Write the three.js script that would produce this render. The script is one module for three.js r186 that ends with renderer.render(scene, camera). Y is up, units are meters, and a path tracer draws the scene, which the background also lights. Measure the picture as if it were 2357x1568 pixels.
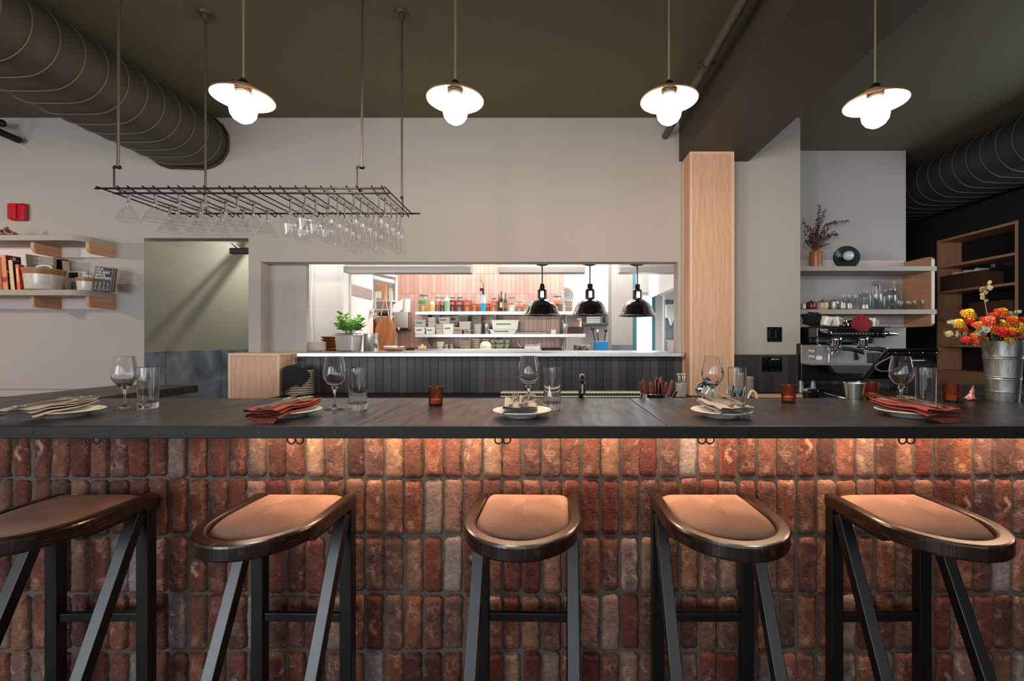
import * as THREE from 'three';
import { mergeGeometries, mergeVertices } from 'three/addons/utils/BufferGeometryUtils.js';
import { RoundedBoxGeometry } from 'three/addons/geometries/RoundedBoxGeometry.js';
import { RectAreaLightUniformsLib } from 'three/addons/lights/RectAreaLightUniformsLib.js';

// ---------------------------------------------------------------- camera, sky, large lights, exposure
const F = 1050, CX = 1262, CY = 784, EYE = 1.305;          // focal length and principal point (2357 x 1568 frame), eye height in metres
const scene = new THREE.Scene();
const camera = new THREE.PerspectiveCamera(2 * Math.atan(784 / F) * 180 / Math.PI, 2357 / 1568, 0.05, 60);
camera.position.set(0, EYE, 0);
camera.setViewOffset(2357, 1568, -(CX - 2357 / 2), 0, 2357, 1568);
scene.background = new THREE.Color().setRGB(0.8, 0.9, 1.0);   // overcast street sky, seen only through the window panes
const renderer = new THREE.WebGLRenderer({ antialias: true });
renderer.toneMapping = THREE.LinearToneMapping;
renderer.toneMappingExposure = 0.208;
renderer.shadowMap.enabled = true;
RectAreaLightUniformsLib.init();
function areaLight(name, color, intensity, w, h, at, to) {
  const l = new THREE.RectAreaLight(new THREE.Color().setRGB(...color), intensity, w, h);
  l.name = name; l.position.set(...at); l.lookAt(...to); scene.add(l); return l;
}
const DAY = [0.86, 0.93, 1.0], LAMP = [1.0, 0.84, 0.66], KITCHEN = [1.0, 0.98, 0.97];
// daylight through the three street windows behind the camera
const WINDOWS = [[-4.7, -2.0, 46], [-1.6, 1.1, 13], [1.5, 3.6, 8]];   // x from, x to, daylight (the left one looks onto the open street)
for (const [a, b, k] of WINDOWS) areaLight('window_daylight', DAY, k, b - a - 0.1, 1.5, [(a + b) / 2, 1.6, 2.72], [(a + b) / 2, 1.5, -3]);
// and through the side window in the right-hand wall
areaLight('side_window_daylight', [0.76, 0.9, 1.0], 24, 1.2, 1.0, [3.86, 1.85, -2.5], [0, 1.85, -2.5]);
// kitchen ceiling panels
const PANELS = [[-1.5, -3.66], [-0.3, -3.72], [0.4, -4.0], [-1.0, -4.92], [0.2, -4.92], [0.75, -5.75], [1.25, -4.9]];
for (const [x, z] of PANELS) areaLight('kitchen_panel_light', KITCHEN, 115, 1.0, 0.26, [x, 2.62, z], [x, 0, z - 0.001]);

// ---------------------------------------------------------------- helpers
const PX = (px, d) => (px - CX) * d / F, PY = (py, d) => EYE - (py - CY) * d / F, PS = (n, d) => n * d / F;   // photograph pixel at depth d -> metres
let seedState = 12345;
function rnd() { seedState = (seedState * 1664525 + 1013904223) >>> 0; return seedState / 4294967296; }
const rr = (a, b) => a + (b - a) * rnd();
const names = new Map();
function numbered(n) { const k = names.get(n) || 0; names.set(n, k + 1); return k ? n + '_' + String(k).padStart(3, '0') : n; }
function merge(list) {
  list = list.flat(9).map((g) => {
    const o = g.index ? g.toNonIndexed() : g.clone();
    for (const k of Object.keys(o.attributes)) if (!['position', 'normal', 'uv'].includes(k)) o.deleteAttribute(k);
    if (!o.attributes.uv) o.setAttribute('uv', new THREE.BufferAttribute(new Float32Array(o.attributes.position.count * 2), 2));
    if (!o.attributes.normal) o.computeVertexNormals();
    return o;
  });
  return list.length === 1 ? list[0] : mergeGeometries(list);
}
function mesh(name, geo, mat, parent = scene) {
  const m = new THREE.Mesh(Array.isArray(geo) ? merge(geo) : geo, mat);
  m.name = parent === scene ? numbered(name) : name; m.castShadow = m.receiveShadow = true; parent.add(m); return m;
}
function tag(o, label, category, group) { o.userData = { label, category }; if (group) o.userData.group = group; return o; }
function thing(name, label, category, [x, y, z] = [0, 0, 0], turn = 0, group) {
  const o = new THREE.Group(); o.name = numbered(name); scene.add(o); o.position.set(x, y, z); o.rotation.y = turn; return tag(o, label, category, group);
}
function struct(name, geo, mat, label) { const m = mesh(name, geo, mat); m.userData = { kind: 'structure' }; if (label) m.userData.label = label; return m; }
function copy(o, pos, turn, label, group) {
  const c = o.clone(); c.name = numbered(o.name.replace(/_\d{3}$/, '')); scene.add(c); c.position.set(...pos); c.rotation.y = turn;
  c.userData = { ...o.userData }; if (label) c.userData.label = label; if (group) c.userData.group = group; return c;
}
// geometry; uv in metres picked by the way a face points ('y': grain along y, 'x': along x, 'z': along z)
function muv(g, along = 'y') {
  g = g.index ? g.toNonIndexed() : g; const p = g.attributes.position, n = p.count, uv = new Float32Array(n * 2);
  const a = new THREE.Vector3(), b = new THREE.Vector3(), c = new THREE.Vector3(), m = new THREE.Vector3();
  for (let i = 0; i < n; i += 3) {
    a.fromBufferAttribute(p, i); b.fromBufferAttribute(p, i + 1); c.fromBufferAttribute(p, i + 2);
    m.copy(b).sub(a).cross(c.clone().sub(a)); const ax = Math.abs(m.x), ay = Math.abs(m.y), az = Math.abs(m.z);
    [a, b, c].forEach((v, k) => {
      let u, w;
      if (ax >= ay && ax >= az) { u = v.z; w = v.y; if (along === 'z') [u, w] = [v.y, v.z]; }
      else if (ay >= az) { u = v.x; w = v.z; if (along === 'x') [u, w] = [v.z, v.x]; }
      else { u = v.x; w = v.y; if (along === 'x') [u, w] = [v.y, v.x]; }
      uv[(i + k) * 2] = u; uv[(i + k) * 2 + 1] = w;
    });
  }
  g.setAttribute('uv', new THREE.BufferAttribute(uv, 2)); return g;
}
function bx(w, h, d, x = 0, y = 0, z = 0, r = 0, along = 'y') {
  const g = r > 0 ? new RoundedBoxGeometry(w, h, d, 2, Math.min(r, w / 2.01, h / 2.01, d / 2.01)) : new THREE.BoxGeometry(w, h, d);
  return muv(g.translate(x, y, z), along);
}
// box between corners: x0..x1, y0..y1, depth d0..d1 (d = -z)
const bb = (x0, x1, y0, y1, d0, d1, r = 0, along = 'y') => bx(x1 - x0, y1 - y0, d1 - d0, (x0 + x1) / 2, (y0 + y1) / 2, -(d0 + d1) / 2, r, along);
const cyl = (r0, r1, h, x = 0, y = 0, z = 0, seg = 20) => new THREE.CylinderGeometry(r1, r0, h, seg).translate(x, y + h / 2, z);   // base at y
const sph = (r, x = 0, y = 0, z = 0, a = 18, b = 12) => new THREE.SphereGeometry(r, a, b).translate(x, y, z);
const lat = (pts, seg = 28) => new THREE.LatheGeometry(pts.map(([r, y]) => new THREE.Vector2(Math.max(r, 0.00001), y)), seg);
function tub(pts, r, seg, rs = 8, closed = false, smooth = true) {
  const v = pts.map((p) => new THREE.Vector3(...p));
  let curve;
  if (smooth && v.length > 2) curve = new THREE.CatmullRomCurve3(v, closed, 'centripetal');
  else { curve = new THREE.CurvePath(); for (let i = 0; i + 1 < v.length; i++) curve.add(new THREE.LineCurve3(v[i], v[i + 1])); }
  return new THREE.TubeGeometry(curve, seg || Math.max(1, (v.length - 1) * (smooth ? 6 : 1)), r, rs, closed);
}
function bar(a, b, r, rs = 8) {      // a closed round bar from a to b
  const A = new THREE.Vector3(...a), B = new THREE.Vector3(...b), L = A.distanceTo(B), g = new THREE.CylinderGeometry(r, r, L, rs);
  g.applyQuaternion(new THREE.Quaternion().setFromUnitVectors(new THREE.Vector3(0, 1, 0), B.clone().sub(A).normalize()));
  return g.translate((A.x + B.x) / 2, (A.y + B.y) / 2, (A.z + B.z) / 2);
}
function beam(a, b, w, t, r = 0.003, along = 'y') {    // a square bar from a to b: w across x, t across the rest
  const A = new THREE.Vector3(...a), B = new THREE.Vector3(...b), L = A.distanceTo(B), g = bx(w, L, t, 0, 0, 0, r, along);
  g.applyQuaternion(new THREE.Quaternion().setFromUnitVectors(new THREE.Vector3(0, 1, 0), B.clone().sub(A).normalize()));
  return g.translate((A.x + B.x) / 2, (A.y + B.y) / 2, (A.z + B.z) / 2);
}
function shape(pts, holes = []) {
  const s = new THREE.Shape(pts.map((p) => new THREE.Vector2(...p)));
  for (const h of holes) s.holes.push(new THREE.Path(h.map((p) => new THREE.Vector2(...p))));
  return s;
}
const ext = (s, depth, bevel = 0, curve = 8) => new THREE.ExtrudeGeometry(s, { depth, bevelEnabled: bevel > 0, bevelSize: bevel, bevelThickness: bevel, bevelSegments: 2, bevelOffset: -bevel, curveSegments: curve });
function rrect(w, h, r, n = 5, x0 = 0, y0 = 0, corners = [1, 1, 1, 1]) {   // corners: br, tr, tl, bl
  const p = [], c = [[w - r, r, -90], [w - r, h - r, 0], [r, h - r, 90], [r, r, 180]], sq = [[w, 0], [w, h], [0, h], [0, 0]];
  c.forEach(([cx, cy, a], k) => {
    if (!corners[k]) { p.push([x0 + sq[k][0], y0 + sq[k][1]]); return; }
    for (let i = 0; i <= n; i++) { const t = (a + 90 * i / n) * Math.PI / 180; p.push([x0 + cx + r * Math.cos(t), y0 + cy + r * Math.sin(t)]); }
  });
  return p;
}
// grid surface from f(u, v) -> [x, y, z]
function surf(f, nu, nv) {
  const pos = [], uv = [], idx = [];
  for (let j = 0; j <= nv; j++) for (let i = 0; i <= nu; i++) { pos.push(...f(i / nu, j / nv)); uv.push(i / nu, j / nv); }
  for (let j = 0; j < nv; j++) for (let i = 0; i < nu; i++) { const a = j * (nu + 1) + i, b = a + 1, c = a + nu + 1, d = c + 1; idx.push(a, b, c, b, d, c); }
  const g = new THREE.BufferGeometry();
  g.setAttribute('position', new THREE.Float32BufferAttribute(pos, 3)); g.setAttribute('uv', new THREE.Float32BufferAttribute(uv, 2)); g.setIndex(idx); g.computeVertexNormals(); return g;
}
const rot = (g, ax, ay, az) => g.applyMatrix4(new THREE.Matrix4().makeRotationFromEuler(new THREE.Euler(ax, ay, az)));

// ---------------------------------------------------------------- noise and textures
const HASH = new Float32Array(65536); for (let i = 0; i < 65536; i++) HASH[i] = rnd();
const hsh = (x, y, s) => HASH[((x * 374761 + y * 668265 + s * 144269) ^ ((x * 31 + y * 17) << 3)) & 65535];
function vn(x, y, s = 0, wrap = 0) {     // value noise, periodic with `wrap` lattice cells if given
  let ix = Math.floor(x), iy = Math.floor(y); const fx = x - ix, fy = y - iy, u = fx * fx * (3 - 2 * fx), v = fy * fy * (3 - 2 * fy);
  let jx = ix + 1, jy = iy + 1; if (wrap) { ix = ((ix % wrap) + wrap) % wrap; iy = ((iy % wrap) + wrap) % wrap; jx = ((jx % wrap) + wrap) % wrap; jy = ((jy % wrap) + wrap) % wrap; }
  const a = hsh(ix, iy, s), b = hsh(jx, iy, s), c = hsh(ix, jy, s), d = hsh(jx, jy, s);
  return a + (b - a) * u + (c - a) * v + (a - b - c + d) * u * v;
}
function fbm(x, y, oct, s = 0, wrap = 0) { let t = 0, a = 0.5, k = 0; for (let i = 0; i < oct; i++) { t += a * vn(x, y, s + i * 7, wrap); k += a; a *= 0.5; x *= 2; y *= 2; wrap *= 2; } return t / k; }
const ORD = ['first', 'second', 'third', 'fourth', 'fifth', 'sixth', 'seventh', 'eighth', 'ninth', 'tenth', 'eleventh', 'twelfth', 'thirteenth'];
const clamp = (x, a = 0, b = 1) => Math.min(b, Math.max(a, x)), lerp = (a, b, t) => a + (b - a) * t, sstep = (a, b, x) => { const t = clamp((x - a) / (b - a)); return t * t * (3 - 2 * t); };
const mix3 = (a, b, t) => [lerp(a[0], b[0], t), lerp(a[1], b[1], t), lerp(a[2], b[2], t)];
function tex(w, h, f, srgb = true) {
  const d = new Uint8Array(w * h * 4);
  for (let y = 0; y < h; y++) for (let x = 0; x < w; x++) { const c = f(x, y), o = (y * w + x) * 4; if (typeof c === 'number') { d[o] = d[o + 1] = d[o + 2] = clamp(c) * 255; } else { d[o] = clamp(c[0] / 255) * 255; d[o + 1] = clamp(c[1] / 255) * 255; d[o + 2] = clamp(c[2] / 255) * 255; } d[o + 3] = 255; }
  const t = new THREE.DataTexture(d, w, h, THREE.RGBAFormat); t.wrapS = t.wrapT = THREE.RepeatWrapping; t.magFilter = THREE.LinearFilter; t.minFilter = THREE.LinearMipmapLinearFilter; t.generateMipmaps = true;
  if (srgb) t.colorSpace = THREE.SRGBColorSpace; t.needsUpdate = true; return t;
}
function rep(t, u, v) { t = t.clone(); t.repeat.set(u, v); t.needsUpdate = true; return t; }
function canvasTex(w, h, draw, srgb = true) {
  const c = document.createElement('canvas'); c.width = w; c.height = h; const g = c.getContext('2d'); draw(g, w, h);
  const t = new THREE.CanvasTexture(c); if (srgb) t.colorSpace = THREE.SRGBColorSpace; t.magFilter = THREE.LinearFilter; return t;
}
// oak veneer, grain along v; 0.5 m x 1.0 m per tile
const oakTex = tex(512, 1024, (x, y) => {
  const u = x / 512, v = y / 1024, w = fbm(u * 4, v * 4, 3, 3, 4) - 0.5;
  const ring = Math.sin((u * 9 + w * 1.8 + 0.5 * Math.sin(v * 6.283) * (vn(u * 4, 0, 5, 4) - 0.3)) * 6.283 * 1.6) * 0.5 + 0.5;
  const pore = fbm(u * 200, v * 8, 2, 9), fine = fbm(u * 64, v * 4, 3, 21, 0);
  const t = ring * 0.2 + fine * 0.5 + (pore > 0.62 ? 0.2 : 0);
  return mix3([224, 188, 162], [188, 146, 118], clamp(t - 0.1));
});
// dark counter stone: fine streaks along x
const stoneTex = tex(1024, 512, (x, y) => {
  const u = x / 1024, v = y / 512, s = fbm(u * 8 + fbm(u * 8, v * 8, 2, 4, 8) * 0.6, v * 96, 3, 2), m = fbm(u * 8, v * 8, 4, 8, 8), k = 0.55 * s + 0.45 * m;
  return mix3([22, 18, 16], [58, 46, 39], clamp((k - 0.3) * 1.6));
});
const stoneRough = tex(512, 512, (x, y) => { const u = x / 512, v = y / 512; return 0.2 + 0.2 * fbm(u * 8, v * 32, 4, 31, 0) + 0.12 * fbm(u * 8, v * 8, 3, 33, 8); }, false);
const slateTex = tex(512, 512, (x, y) => {
  const u = x / 512, v = y / 512, w = fbm(u * 4, v * 4, 3, 41, 4), k = fbm(u * 8 + w * 2, v * 8 + w, 5, 42, 8), vein = Math.pow(1 - Math.abs(fbm(u * 4 + w, v * 6 + w * 2, 4, 47, 0) * 2 - 1), 14);
  return mix3(mix3([72, 80, 92], [132, 142, 156], clamp((k - 0.25) * 1.7)), [170, 175, 180], vein * 0.18);
});
const greyNoise = tex(512, 512, (x, y) => 0.25 + 0.5 * fbm(x / 32, y / 32, 5, 51, 16), false);
const fineNoise = tex(256, 256, (x, y) => fbm(x / 4, y / 4, 3, 61, 64), false);
const plasterTex = tex(512, 512, (x, y) => 0.5 * fbm(x / 64, y / 64, 3, 71, 8) + 0.5 * fbm(x / 4, y / 4, 2, 73, 128), false);
const suedeTex = tex(512, 512, (x, y) => { const k = fbm(x / 100, y / 100, 3, 81, 0), f = fbm(x / 2.2, y / 5, 2, 83, 0); const t = clamp(0.6 * k + 0.4 * f); return mix3([132, 98, 84], [186, 146, 128], t); });
const weaveTex = tex(256, 256, (x, y) => { const a = Math.sin(x * Math.PI / 4), b = Math.sin(y * Math.PI / 4); return 0.5 + 0.25 * ((Math.floor(x / 8) + Math.floor(y / 8)) % 2 ? a * a : b * b) * 1.5 - 0.2 * fbm(x / 16, y / 16, 2, 91, 16); }, false);
const galvTex = tex(512, 512, (x, y) => { const k = vn(x / 14 + 2 * fbm(x / 20, y / 20, 2, 5, 0), y / 14, 101), m = fbm(x / 64, y / 64, 3, 103, 8); return mix3([120, 118, 112], [186, 184, 178], clamp(0.5 * k + 0.6 * m - 0.05)); });
const wornTex = tex(512, 512, (x, y) => { const g = fbm(x / 40, y / 3, 3, 111, 0), m = fbm(x / 60, y / 60, 4, 113, 0); return mix3([34, 22, 17], [84, 57, 38], sstep(0.45, 0.8, 0.55 * g + 0.45 * m)); });
const speckTex = tex(256, 256, (x, y) => { const k = vn(x / 2.2, y / 2.2, 121), m = fbm(x / 32, y / 32, 3, 123, 8); return k > 0.93 ? [110, 86, 66] : mix3([196, 186, 170], [222, 214, 200], m); });

// ---------------------------------------------------------------- materials
const std = (o) => new THREE.MeshStandardMaterial(o), phy = (o) => new THREE.MeshPhysicalMaterial(o);
const MAT = {
  wall: std({ color: 0xb0a8a2, roughness: 0.85, bumpMap: rep(plasterTex, 1.2, 1.2), bumpScale: 0.0006 }),
  ceiling: std({ color: 0x625c46, roughness: 0.75, bumpMap: rep(plasterTex, 0.8, 0.8), bumpScale: 0.0008 }),
  beam: std({ color: 0x40392e, roughness: 0.6 }),
  green: std({ color: 0x8a887a, roughness: 0.7, bumpMap: rep(plasterTex, 1, 1), bumpScale: 0.0006 }),
  darkWall: std({ color: 0x1b1d20, roughness: 0.75 }),
  darkPaint: std({ color: 0x2e2c25, roughness: 0.65 }),
  duct: std({ color: 0x413c30, roughness: 0.55, bumpMap: rep(fineNoise, 8, 8), bumpScale: 0.0004 }),
  floor: std({ color: 0x4a3a30, roughness: 0.5, map: rep(oakTex, 1.5, 0.7) }),
  oak: std({ color: 0xf4ece6, roughness: 0.5, map: rep(oakTex, 2, 1) }),
  oakEdge: std({ color: 0xdcb798, roughness: 0.5 }),
  ply: std({ color: 0xe6cfc0, roughness: 0.55, map: rep(oakTex, 1, 0.6) }),
  plyEdge: std({ color: 0xd9c3b2, roughness: 0.6 }),
  shelfPaint: std({ color: 0xa99e92, roughness: 0.6 }),
  railPaint: std({ color: 0xdccac4, roughness: 0.6 }),
  stone: std({ map: rep(stoneTex, 0.9, 1.6), roughness: 1, roughnessMap: rep(stoneRough, 1, 2), bumpMap: rep(stoneRough, 2, 4), bumpScale: 0.0003 }),
  stoneEdge: std({ color: 0x060608, roughness: 0.6 }),
  black: std({ color: 0x101012, roughness: 0.4 }),
  blackGloss: phy({ color: 0x0b0b0c, roughness: 0.12, clearcoat: 1, clearcoatRoughness: 0.05 }),
  blackCloth: std({ color: 0x111113, roughness: 0.95 }),
  wire: std({ color: 0x17120f, roughness: 0.35, metalness: 0.4 }),
  rod: std({ color: 0x4c463a, roughness: 0.45, metalness: 0.3 }),
  steel: std({ color: 0xc2c0bc, roughness: 0.28, metalness: 1, bumpMap: rep(fineNoise, 2, 30), bumpScale: 0.0001 }),
  steelDull: std({ color: 0xb8b6b2, roughness: 0.45, metalness: 0.8 }),
  chrome: std({ color: 0xdad6d0, roughness: 0.08, metalness: 1 }),
  cutlery: std({ color: 0xcfc8bd, roughness: 0.16, metalness: 1 }),
  brass: std({ color: 0xb28a4a, roughness: 0.3, metalness: 1 }),
  porcelain: phy({ color: 0xe6dcd0, roughness: 0.22, clearcoat: 0.5, clearcoatRoughness: 0.15 }),
  glass: phy({ color: 0xffffff, roughness: 0, transmission: 1, thickness: 0.003, ior: 1.5 }),
  thinGlass: phy({ color: 0xf6f8f8, roughness: 0.0, transmission: 1, thickness: 0, ior: 1.65 }),
  amber: phy({ color: 0xffffff, roughness: 0.06, transmission: 1, thickness: 0.004, ior: 1.5, attenuationColor: new THREE.Color(0xc2430c), attenuationDistance: 0.008 }),
  suede: phy({ map: rep(suedeTex, 3, 3), roughness: 0.95, sheen: 0.4, sheenRoughness: 0.6, sheenColor: new THREE.Color(0x8a6a58), bumpMap: rep(fineNoise, 20, 20), bumpScale: 0.0004 }),
  lacquer: phy({ map: rep(wornTex, 3, 3), roughness: 0.28, clearcoat: 0.6, clearcoatRoughness: 0.2 }),
  blackWood: phy({ color: 0x0e0d0d, roughness: 0.38, clearcoat: 0.3, clearcoatRoughness: 0.3, bumpMap: rep(wornTex, 3, 3), bumpScale: 0.0006 }),
  slate: std({ map: slateTex, roughness: 0.6, bumpMap: greyNoise, bumpScale: 0.001 }),
  linen: std({ color: 0xa79b90, roughness: 0.95, bumpMap: rep(weaveTex, 3, 6), bumpScale: 0.0006, side: THREE.DoubleSide }),
  redLinen: std({ color: 0x8d3d30, roughness: 0.95, bumpMap: rep(weaveTex, 3, 6), bumpScale: 0.0006, side: THREE.DoubleSide }),
  redCloth: std({ color: 0x8c1f26, roughness: 0.9 }),
  white: std({ color: 0xece9e4, roughness: 0.6 }),
  whiteWall: std({ color: 0xe4e2de, roughness: 0.55 }),
  greyWall: std({ color: 0xa09a94, roughness: 0.8 }),
  galv: std({ map: rep(galvTex, 3, 2), roughness: 0.38, metalness: 0.85 }),
  leather: std({ color: 0x9a5a30, roughness: 0.5 }),
  leaf: phy({ color: 0x4f8a2c, roughness: 0.6, transmission: 0.25, thickness: 0, side: THREE.DoubleSide }),
  soil: std({ color: 0x2a1d14, roughness: 1 }),
};

// ================================================================ the room
const CEIL = 2.917, WALL_D = 3.3, DOOR = [PX(332, WALL_D), PX(572, WALL_D), 2.046], PASS = [PX(600, WALL_D), 0.937, 1.17, 1.874];
const RIGHT_X = 3.9, LEFT_X = -5.2, FRONT_Z = 2.8;
struct('floor', [bb(LEFT_X - 0.2, RIGHT_X + 0.5, -0.1, 0, -FRONT_Z - 0.2, 7.2)], MAT.floor);
struct('ceiling', [bb(LEFT_X - 0.2, RIGHT_X + 0.5, CEIL, CEIL + 0.12, -FRONT_Z - 0.2, WALL_D + 0.11), bb(1.823, RIGHT_X + 0.5, CEIL, CEIL + 0.12, WALL_D + 0.11, 7.2)], MAT.ceiling);
const D0 = WALL_D, D1 = WALL_D + 0.11;
struct('wall_back', [
  bb(LEFT_X, DOOR[0], 0, CEIL, D0, D1), bb(DOOR[0], DOOR[1], DOOR[2], CEIL, D0, D1), bb(DOOR[1], PASS[0], 0, CEIL, D0, D1),
  bb(PASS[0], PASS[1], PASS[3], CEIL, D0, D1), bb(PASS[0], PASS[1], 0, PASS[2], D0 + 0.012, D1), bb(PASS[1], 1.823, 0, CEIL, D0, D1),
  bb(PASS[0] - 0.05, PX(705, D1), PASS[2] - 0.05, PASS[3] + 0.05, D1, D1 + 0.04)], MAT.wall);
struct('wall_niche', [bb(1.72, 3.036, 0, CEIL, 3.873, 3.98), bb(1.72, 1.823, 0, CEIL, D1, 3.873), bb(2.96, 3.036, 0, CEIL, 3.98, 7.0)], MAT.wall);
struct('wall_left', [bb(LEFT_X - 0.15, LEFT_X, 0, CEIL, -FRONT_Z, D1)], MAT.wall);
// dark right-hand wall with the bookcase recess
const BC = { d0: RIGHT_X * F / (2343 - CX), d1: RIGHT_X * F / (2157 - CX), top: 2.305 };
struct('wall_right', [bb(RIGHT_X, RIGHT_X + 0.12, 0, CEIL, -FRONT_Z, 1.85), bb(RIGHT_X, RIGHT_X + 0.12, 0, 1.3, 1.85, 3.15), bb(RIGHT_X, RIGHT_X + 0.12, 2.4, CEIL, 1.85, 3.15), bb(RIGHT_X, RIGHT_X + 0.12, 0, CEIL, 3.15, BC.d0 - 0.004), bb(RIGHT_X, RIGHT_X + 0.12, 0, CEIL, BC.d1 + 0.004, 7.0), bb(RIGHT_X, RIGHT_X + 0.12, BC.top + 0.004, CEIL, BC.d0 - 0.004, BC.d1 + 0.004), bb(RIGHT_X + 0.3, RIGHT_X + 0.36, 0, CEIL, 3.2, 7.0)], MAT.darkWall);
{ const w = thing('window_4', 'side window', 'window'); w.userData = { kind: 'structure' }; mesh('pane', bb(RIGHT_X + 0.05, RIGHT_X + 0.054, 1.34, 2.36, 1.89, 3.11), MAT.thinGlass, w); mesh('window_frame', [bb(RIGHT_X + 0.02, RIGHT_X + 0.08, 1.3, 1.34, 1.85, 3.15), bb(RIGHT_X + 0.02, RIGHT_X + 0.08, 2.36, 2.4, 1.85, 3.15), bb(RIGHT_X + 0.02, RIGHT_X + 0.08, 1.34, 2.36, 1.85, 1.89), bb(RIGHT_X + 0.02, RIGHT_X + 0.08, 1.34, 2.36, 3.11, 3.15)], MAT.darkPaint, w); }
struct('wall_passage', [bb(3.036, RIGHT_X + 0.3, 0, CEIL, 6.9, 7.0)], MAT.darkWall);
// street front behind the camera: three windows
{
  const segs = []; let x = LEFT_X;
  for (const [a, b] of WINDOWS) { segs.push(bb(x, a, 0, CEIL, -FRONT_Z - 0.15, -FRONT_Z)); segs.push(bb(a, b, 0, 0.8, -FRONT_Z - 0.15, -FRONT_Z)); segs.push(bb(a, b, 2.4, CEIL, -FRONT_Z - 0.15, -FRONT_Z)); x = b; }
  segs.push(bb(x, RIGHT_X + 0.3, 0, CEIL, -FRONT_Z - 0.15, -FRONT_Z));
  struct('wall_front', segs, MAT.wall);
  WINDOWS.forEach(([a, b], i) => {
    const w = thing('window_' + (i + 1), 'street window', 'window'); w.userData = { kind: 'structure' };
    mesh('pane', bb(a + 0.04, b - 0.04, 0.84, 2.36, -FRONT_Z - 0.082, -FRONT_Z - 0.078), MAT.thinGlass, w);
    mesh('window_frame', [bb(a, b, 0.8, 0.85, -FRONT_Z - 0.11, -FRONT_Z - 0.05), bb(a, b, 2.35, 2.4, -FRONT_Z - 0.11, -FRONT_Z - 0.05), bb(a, a + 0.05, 0.85, 2.35, -FRONT_Z - 0.11, -FRONT_Z - 0.05), bb(b - 0.05, b, 0.85, 2.35, -FRONT_Z - 0.11, -FRONT_Z - 0.05), bb((a + b) / 2 - 0.03, (a + b) / 2 + 0.03, 0.85, 2.35, -FRONT_Z - 0.1, -FRONT_Z - 0.06)], MAT.darkPaint, w);
  });
}
// ceiling beam that lands on the oak column
struct('ceiling_beam', bb(0.946, 1.444, 2.6, CEIL + 0.01, -FRONT_Z, D0), MAT.beam);
// trim along the wall at the left, above the banquette
struct('trim_1', [bb(LEFT_X, DOOR[0] - 0.02, 0.955, 0.985, D0 - 0.012, D0, 0.003), bb(LEFT_X, -3.42, 0.80, 0.948, D0 - 0.02, D0), bb(-3.41, DOOR[0] - 0.02, 0.80, 0.948, D0 - 0.02, D0)], MAT.wall);
// corridor behind the doorway
struct('wall_corridor', [bb(DOOR[0] - 0.1, DOOR[0], 0, 2.6, D1, 6.2), bb(DOOR[0] - 0.002, DOOR[0] + 0.001, 0, DOOR[2], D0 + 0.001, D1 + 0.01), bb(DOOR[0] - 0.1, -2.19, 0, 2.6, 6.1, 6.2)], MAT.green);
struct('ceiling_corridor', bb(DOOR[0] - 0.1, -2.19, 2.6, 2.7, D1, 6.2), MAT.darkPaint);
{
  const w = thing('wall_wainscot', 'slate wainscot', 'wall'); w.userData = { kind: 'structure' };
  for (const [a, b] of [[D0 + 0.002, 3.468], [3.472, 4.058], [4.062, 4.65], [4.654, 5.24], [5.244, 5.83]]) mesh('tile', bb(DOOR[0] + 0.001, DOOR[0] + 0.012, 0.62, 1.222, a, b, 0.002, 'z'), MAT.slate, w);
  for (const [a, b] of [[D0 + 0.002, 3.76], [3.764, 4.35], [4.354, 4.94], [4.944, 5.53]]) mesh('tile', bb(DOOR[0] + 0.001, DOOR[0] + 0.012, 0.01, 0.613, a, b, 0.002, 'z'), MAT.slate, w);
}
{ // corridor lamp on the right-hand corridor wall, its two struts cross the light
  const L = [-2.45, 2.28, -4.4], t = thing('corridor_lamp', 'caged lamp high in the corridor, hidden behind the doorway edge', 'lamp', L);
  mesh('bulb', sph(0.03), std({ color: 0xffffff, emissive: new THREE.Color().setRGB(1, 0.9, 0.75), emissiveIntensity: 30 }), t);
  mesh('reflector', lat([[0.09, -0.01], [0.095, -0.006], [0.05, 0.05], [0.015, 0.06], [0, 0.06]], 28), MAT.black, t); mesh('arm', bar([0, 0.055, 0], [0, 0.2, 0], 0.008), MAT.black, t);
  mesh('strut', beam([-0.1, -0.009, 0.006], [-0.1, -0.21, 0.23], 0.006, 0.013, 0.001), MAT.black, t); mesh('strut', beam([-0.1, -0.014, -0.004], [-0.1, -0.185, 0.155], 0.006, 0.02, 0.001), MAT.black, t);
  mesh('cage_wire', [tub([[-0.1, -0.009, 0.006], [-0.06, 0.02, 0.0], [-0.085, 0.0, -0.01]], 0.004, 10, 6)], MAT.black, t); mesh('cage_wire', [tub([[-0.1, -0.21, 0.23], [-0.05, -0.22, 0.22], [-0.0, -0.24, 0.2], [-0.1, -0.185, 0.155]], 0.004, 16, 6)], MAT.black, t);
  const l = new THREE.PointLight(new THREE.Color().setRGB(1, 0.95, 0.86), 10); l.name = 'corridor_bulb_light'; l.castShadow = true; l.shadow.radius = 0.45; l.position.set(...L); scene.add(l);
}
{ // door closer at the head of the doorway
  const t = thing('door_closer', 'dark door closer at top corner of the green doorway', 'door closer', [PX(556, 3.5), 1.99, -3.5]);
  mesh('body', [bx(0.16, 0.045, 0.05, 0, 0, 0, 0.008)], MAT.black, t);
  mesh('arm', [bar([0.05, 0.03, 0], [-0.1, 0.03, -0.16], 0.008), bar([-0.1, 0.03, -0.16], [-0.02, 0.045, 0.08], 0.007)], MAT.steelDull, t);
}
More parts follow.
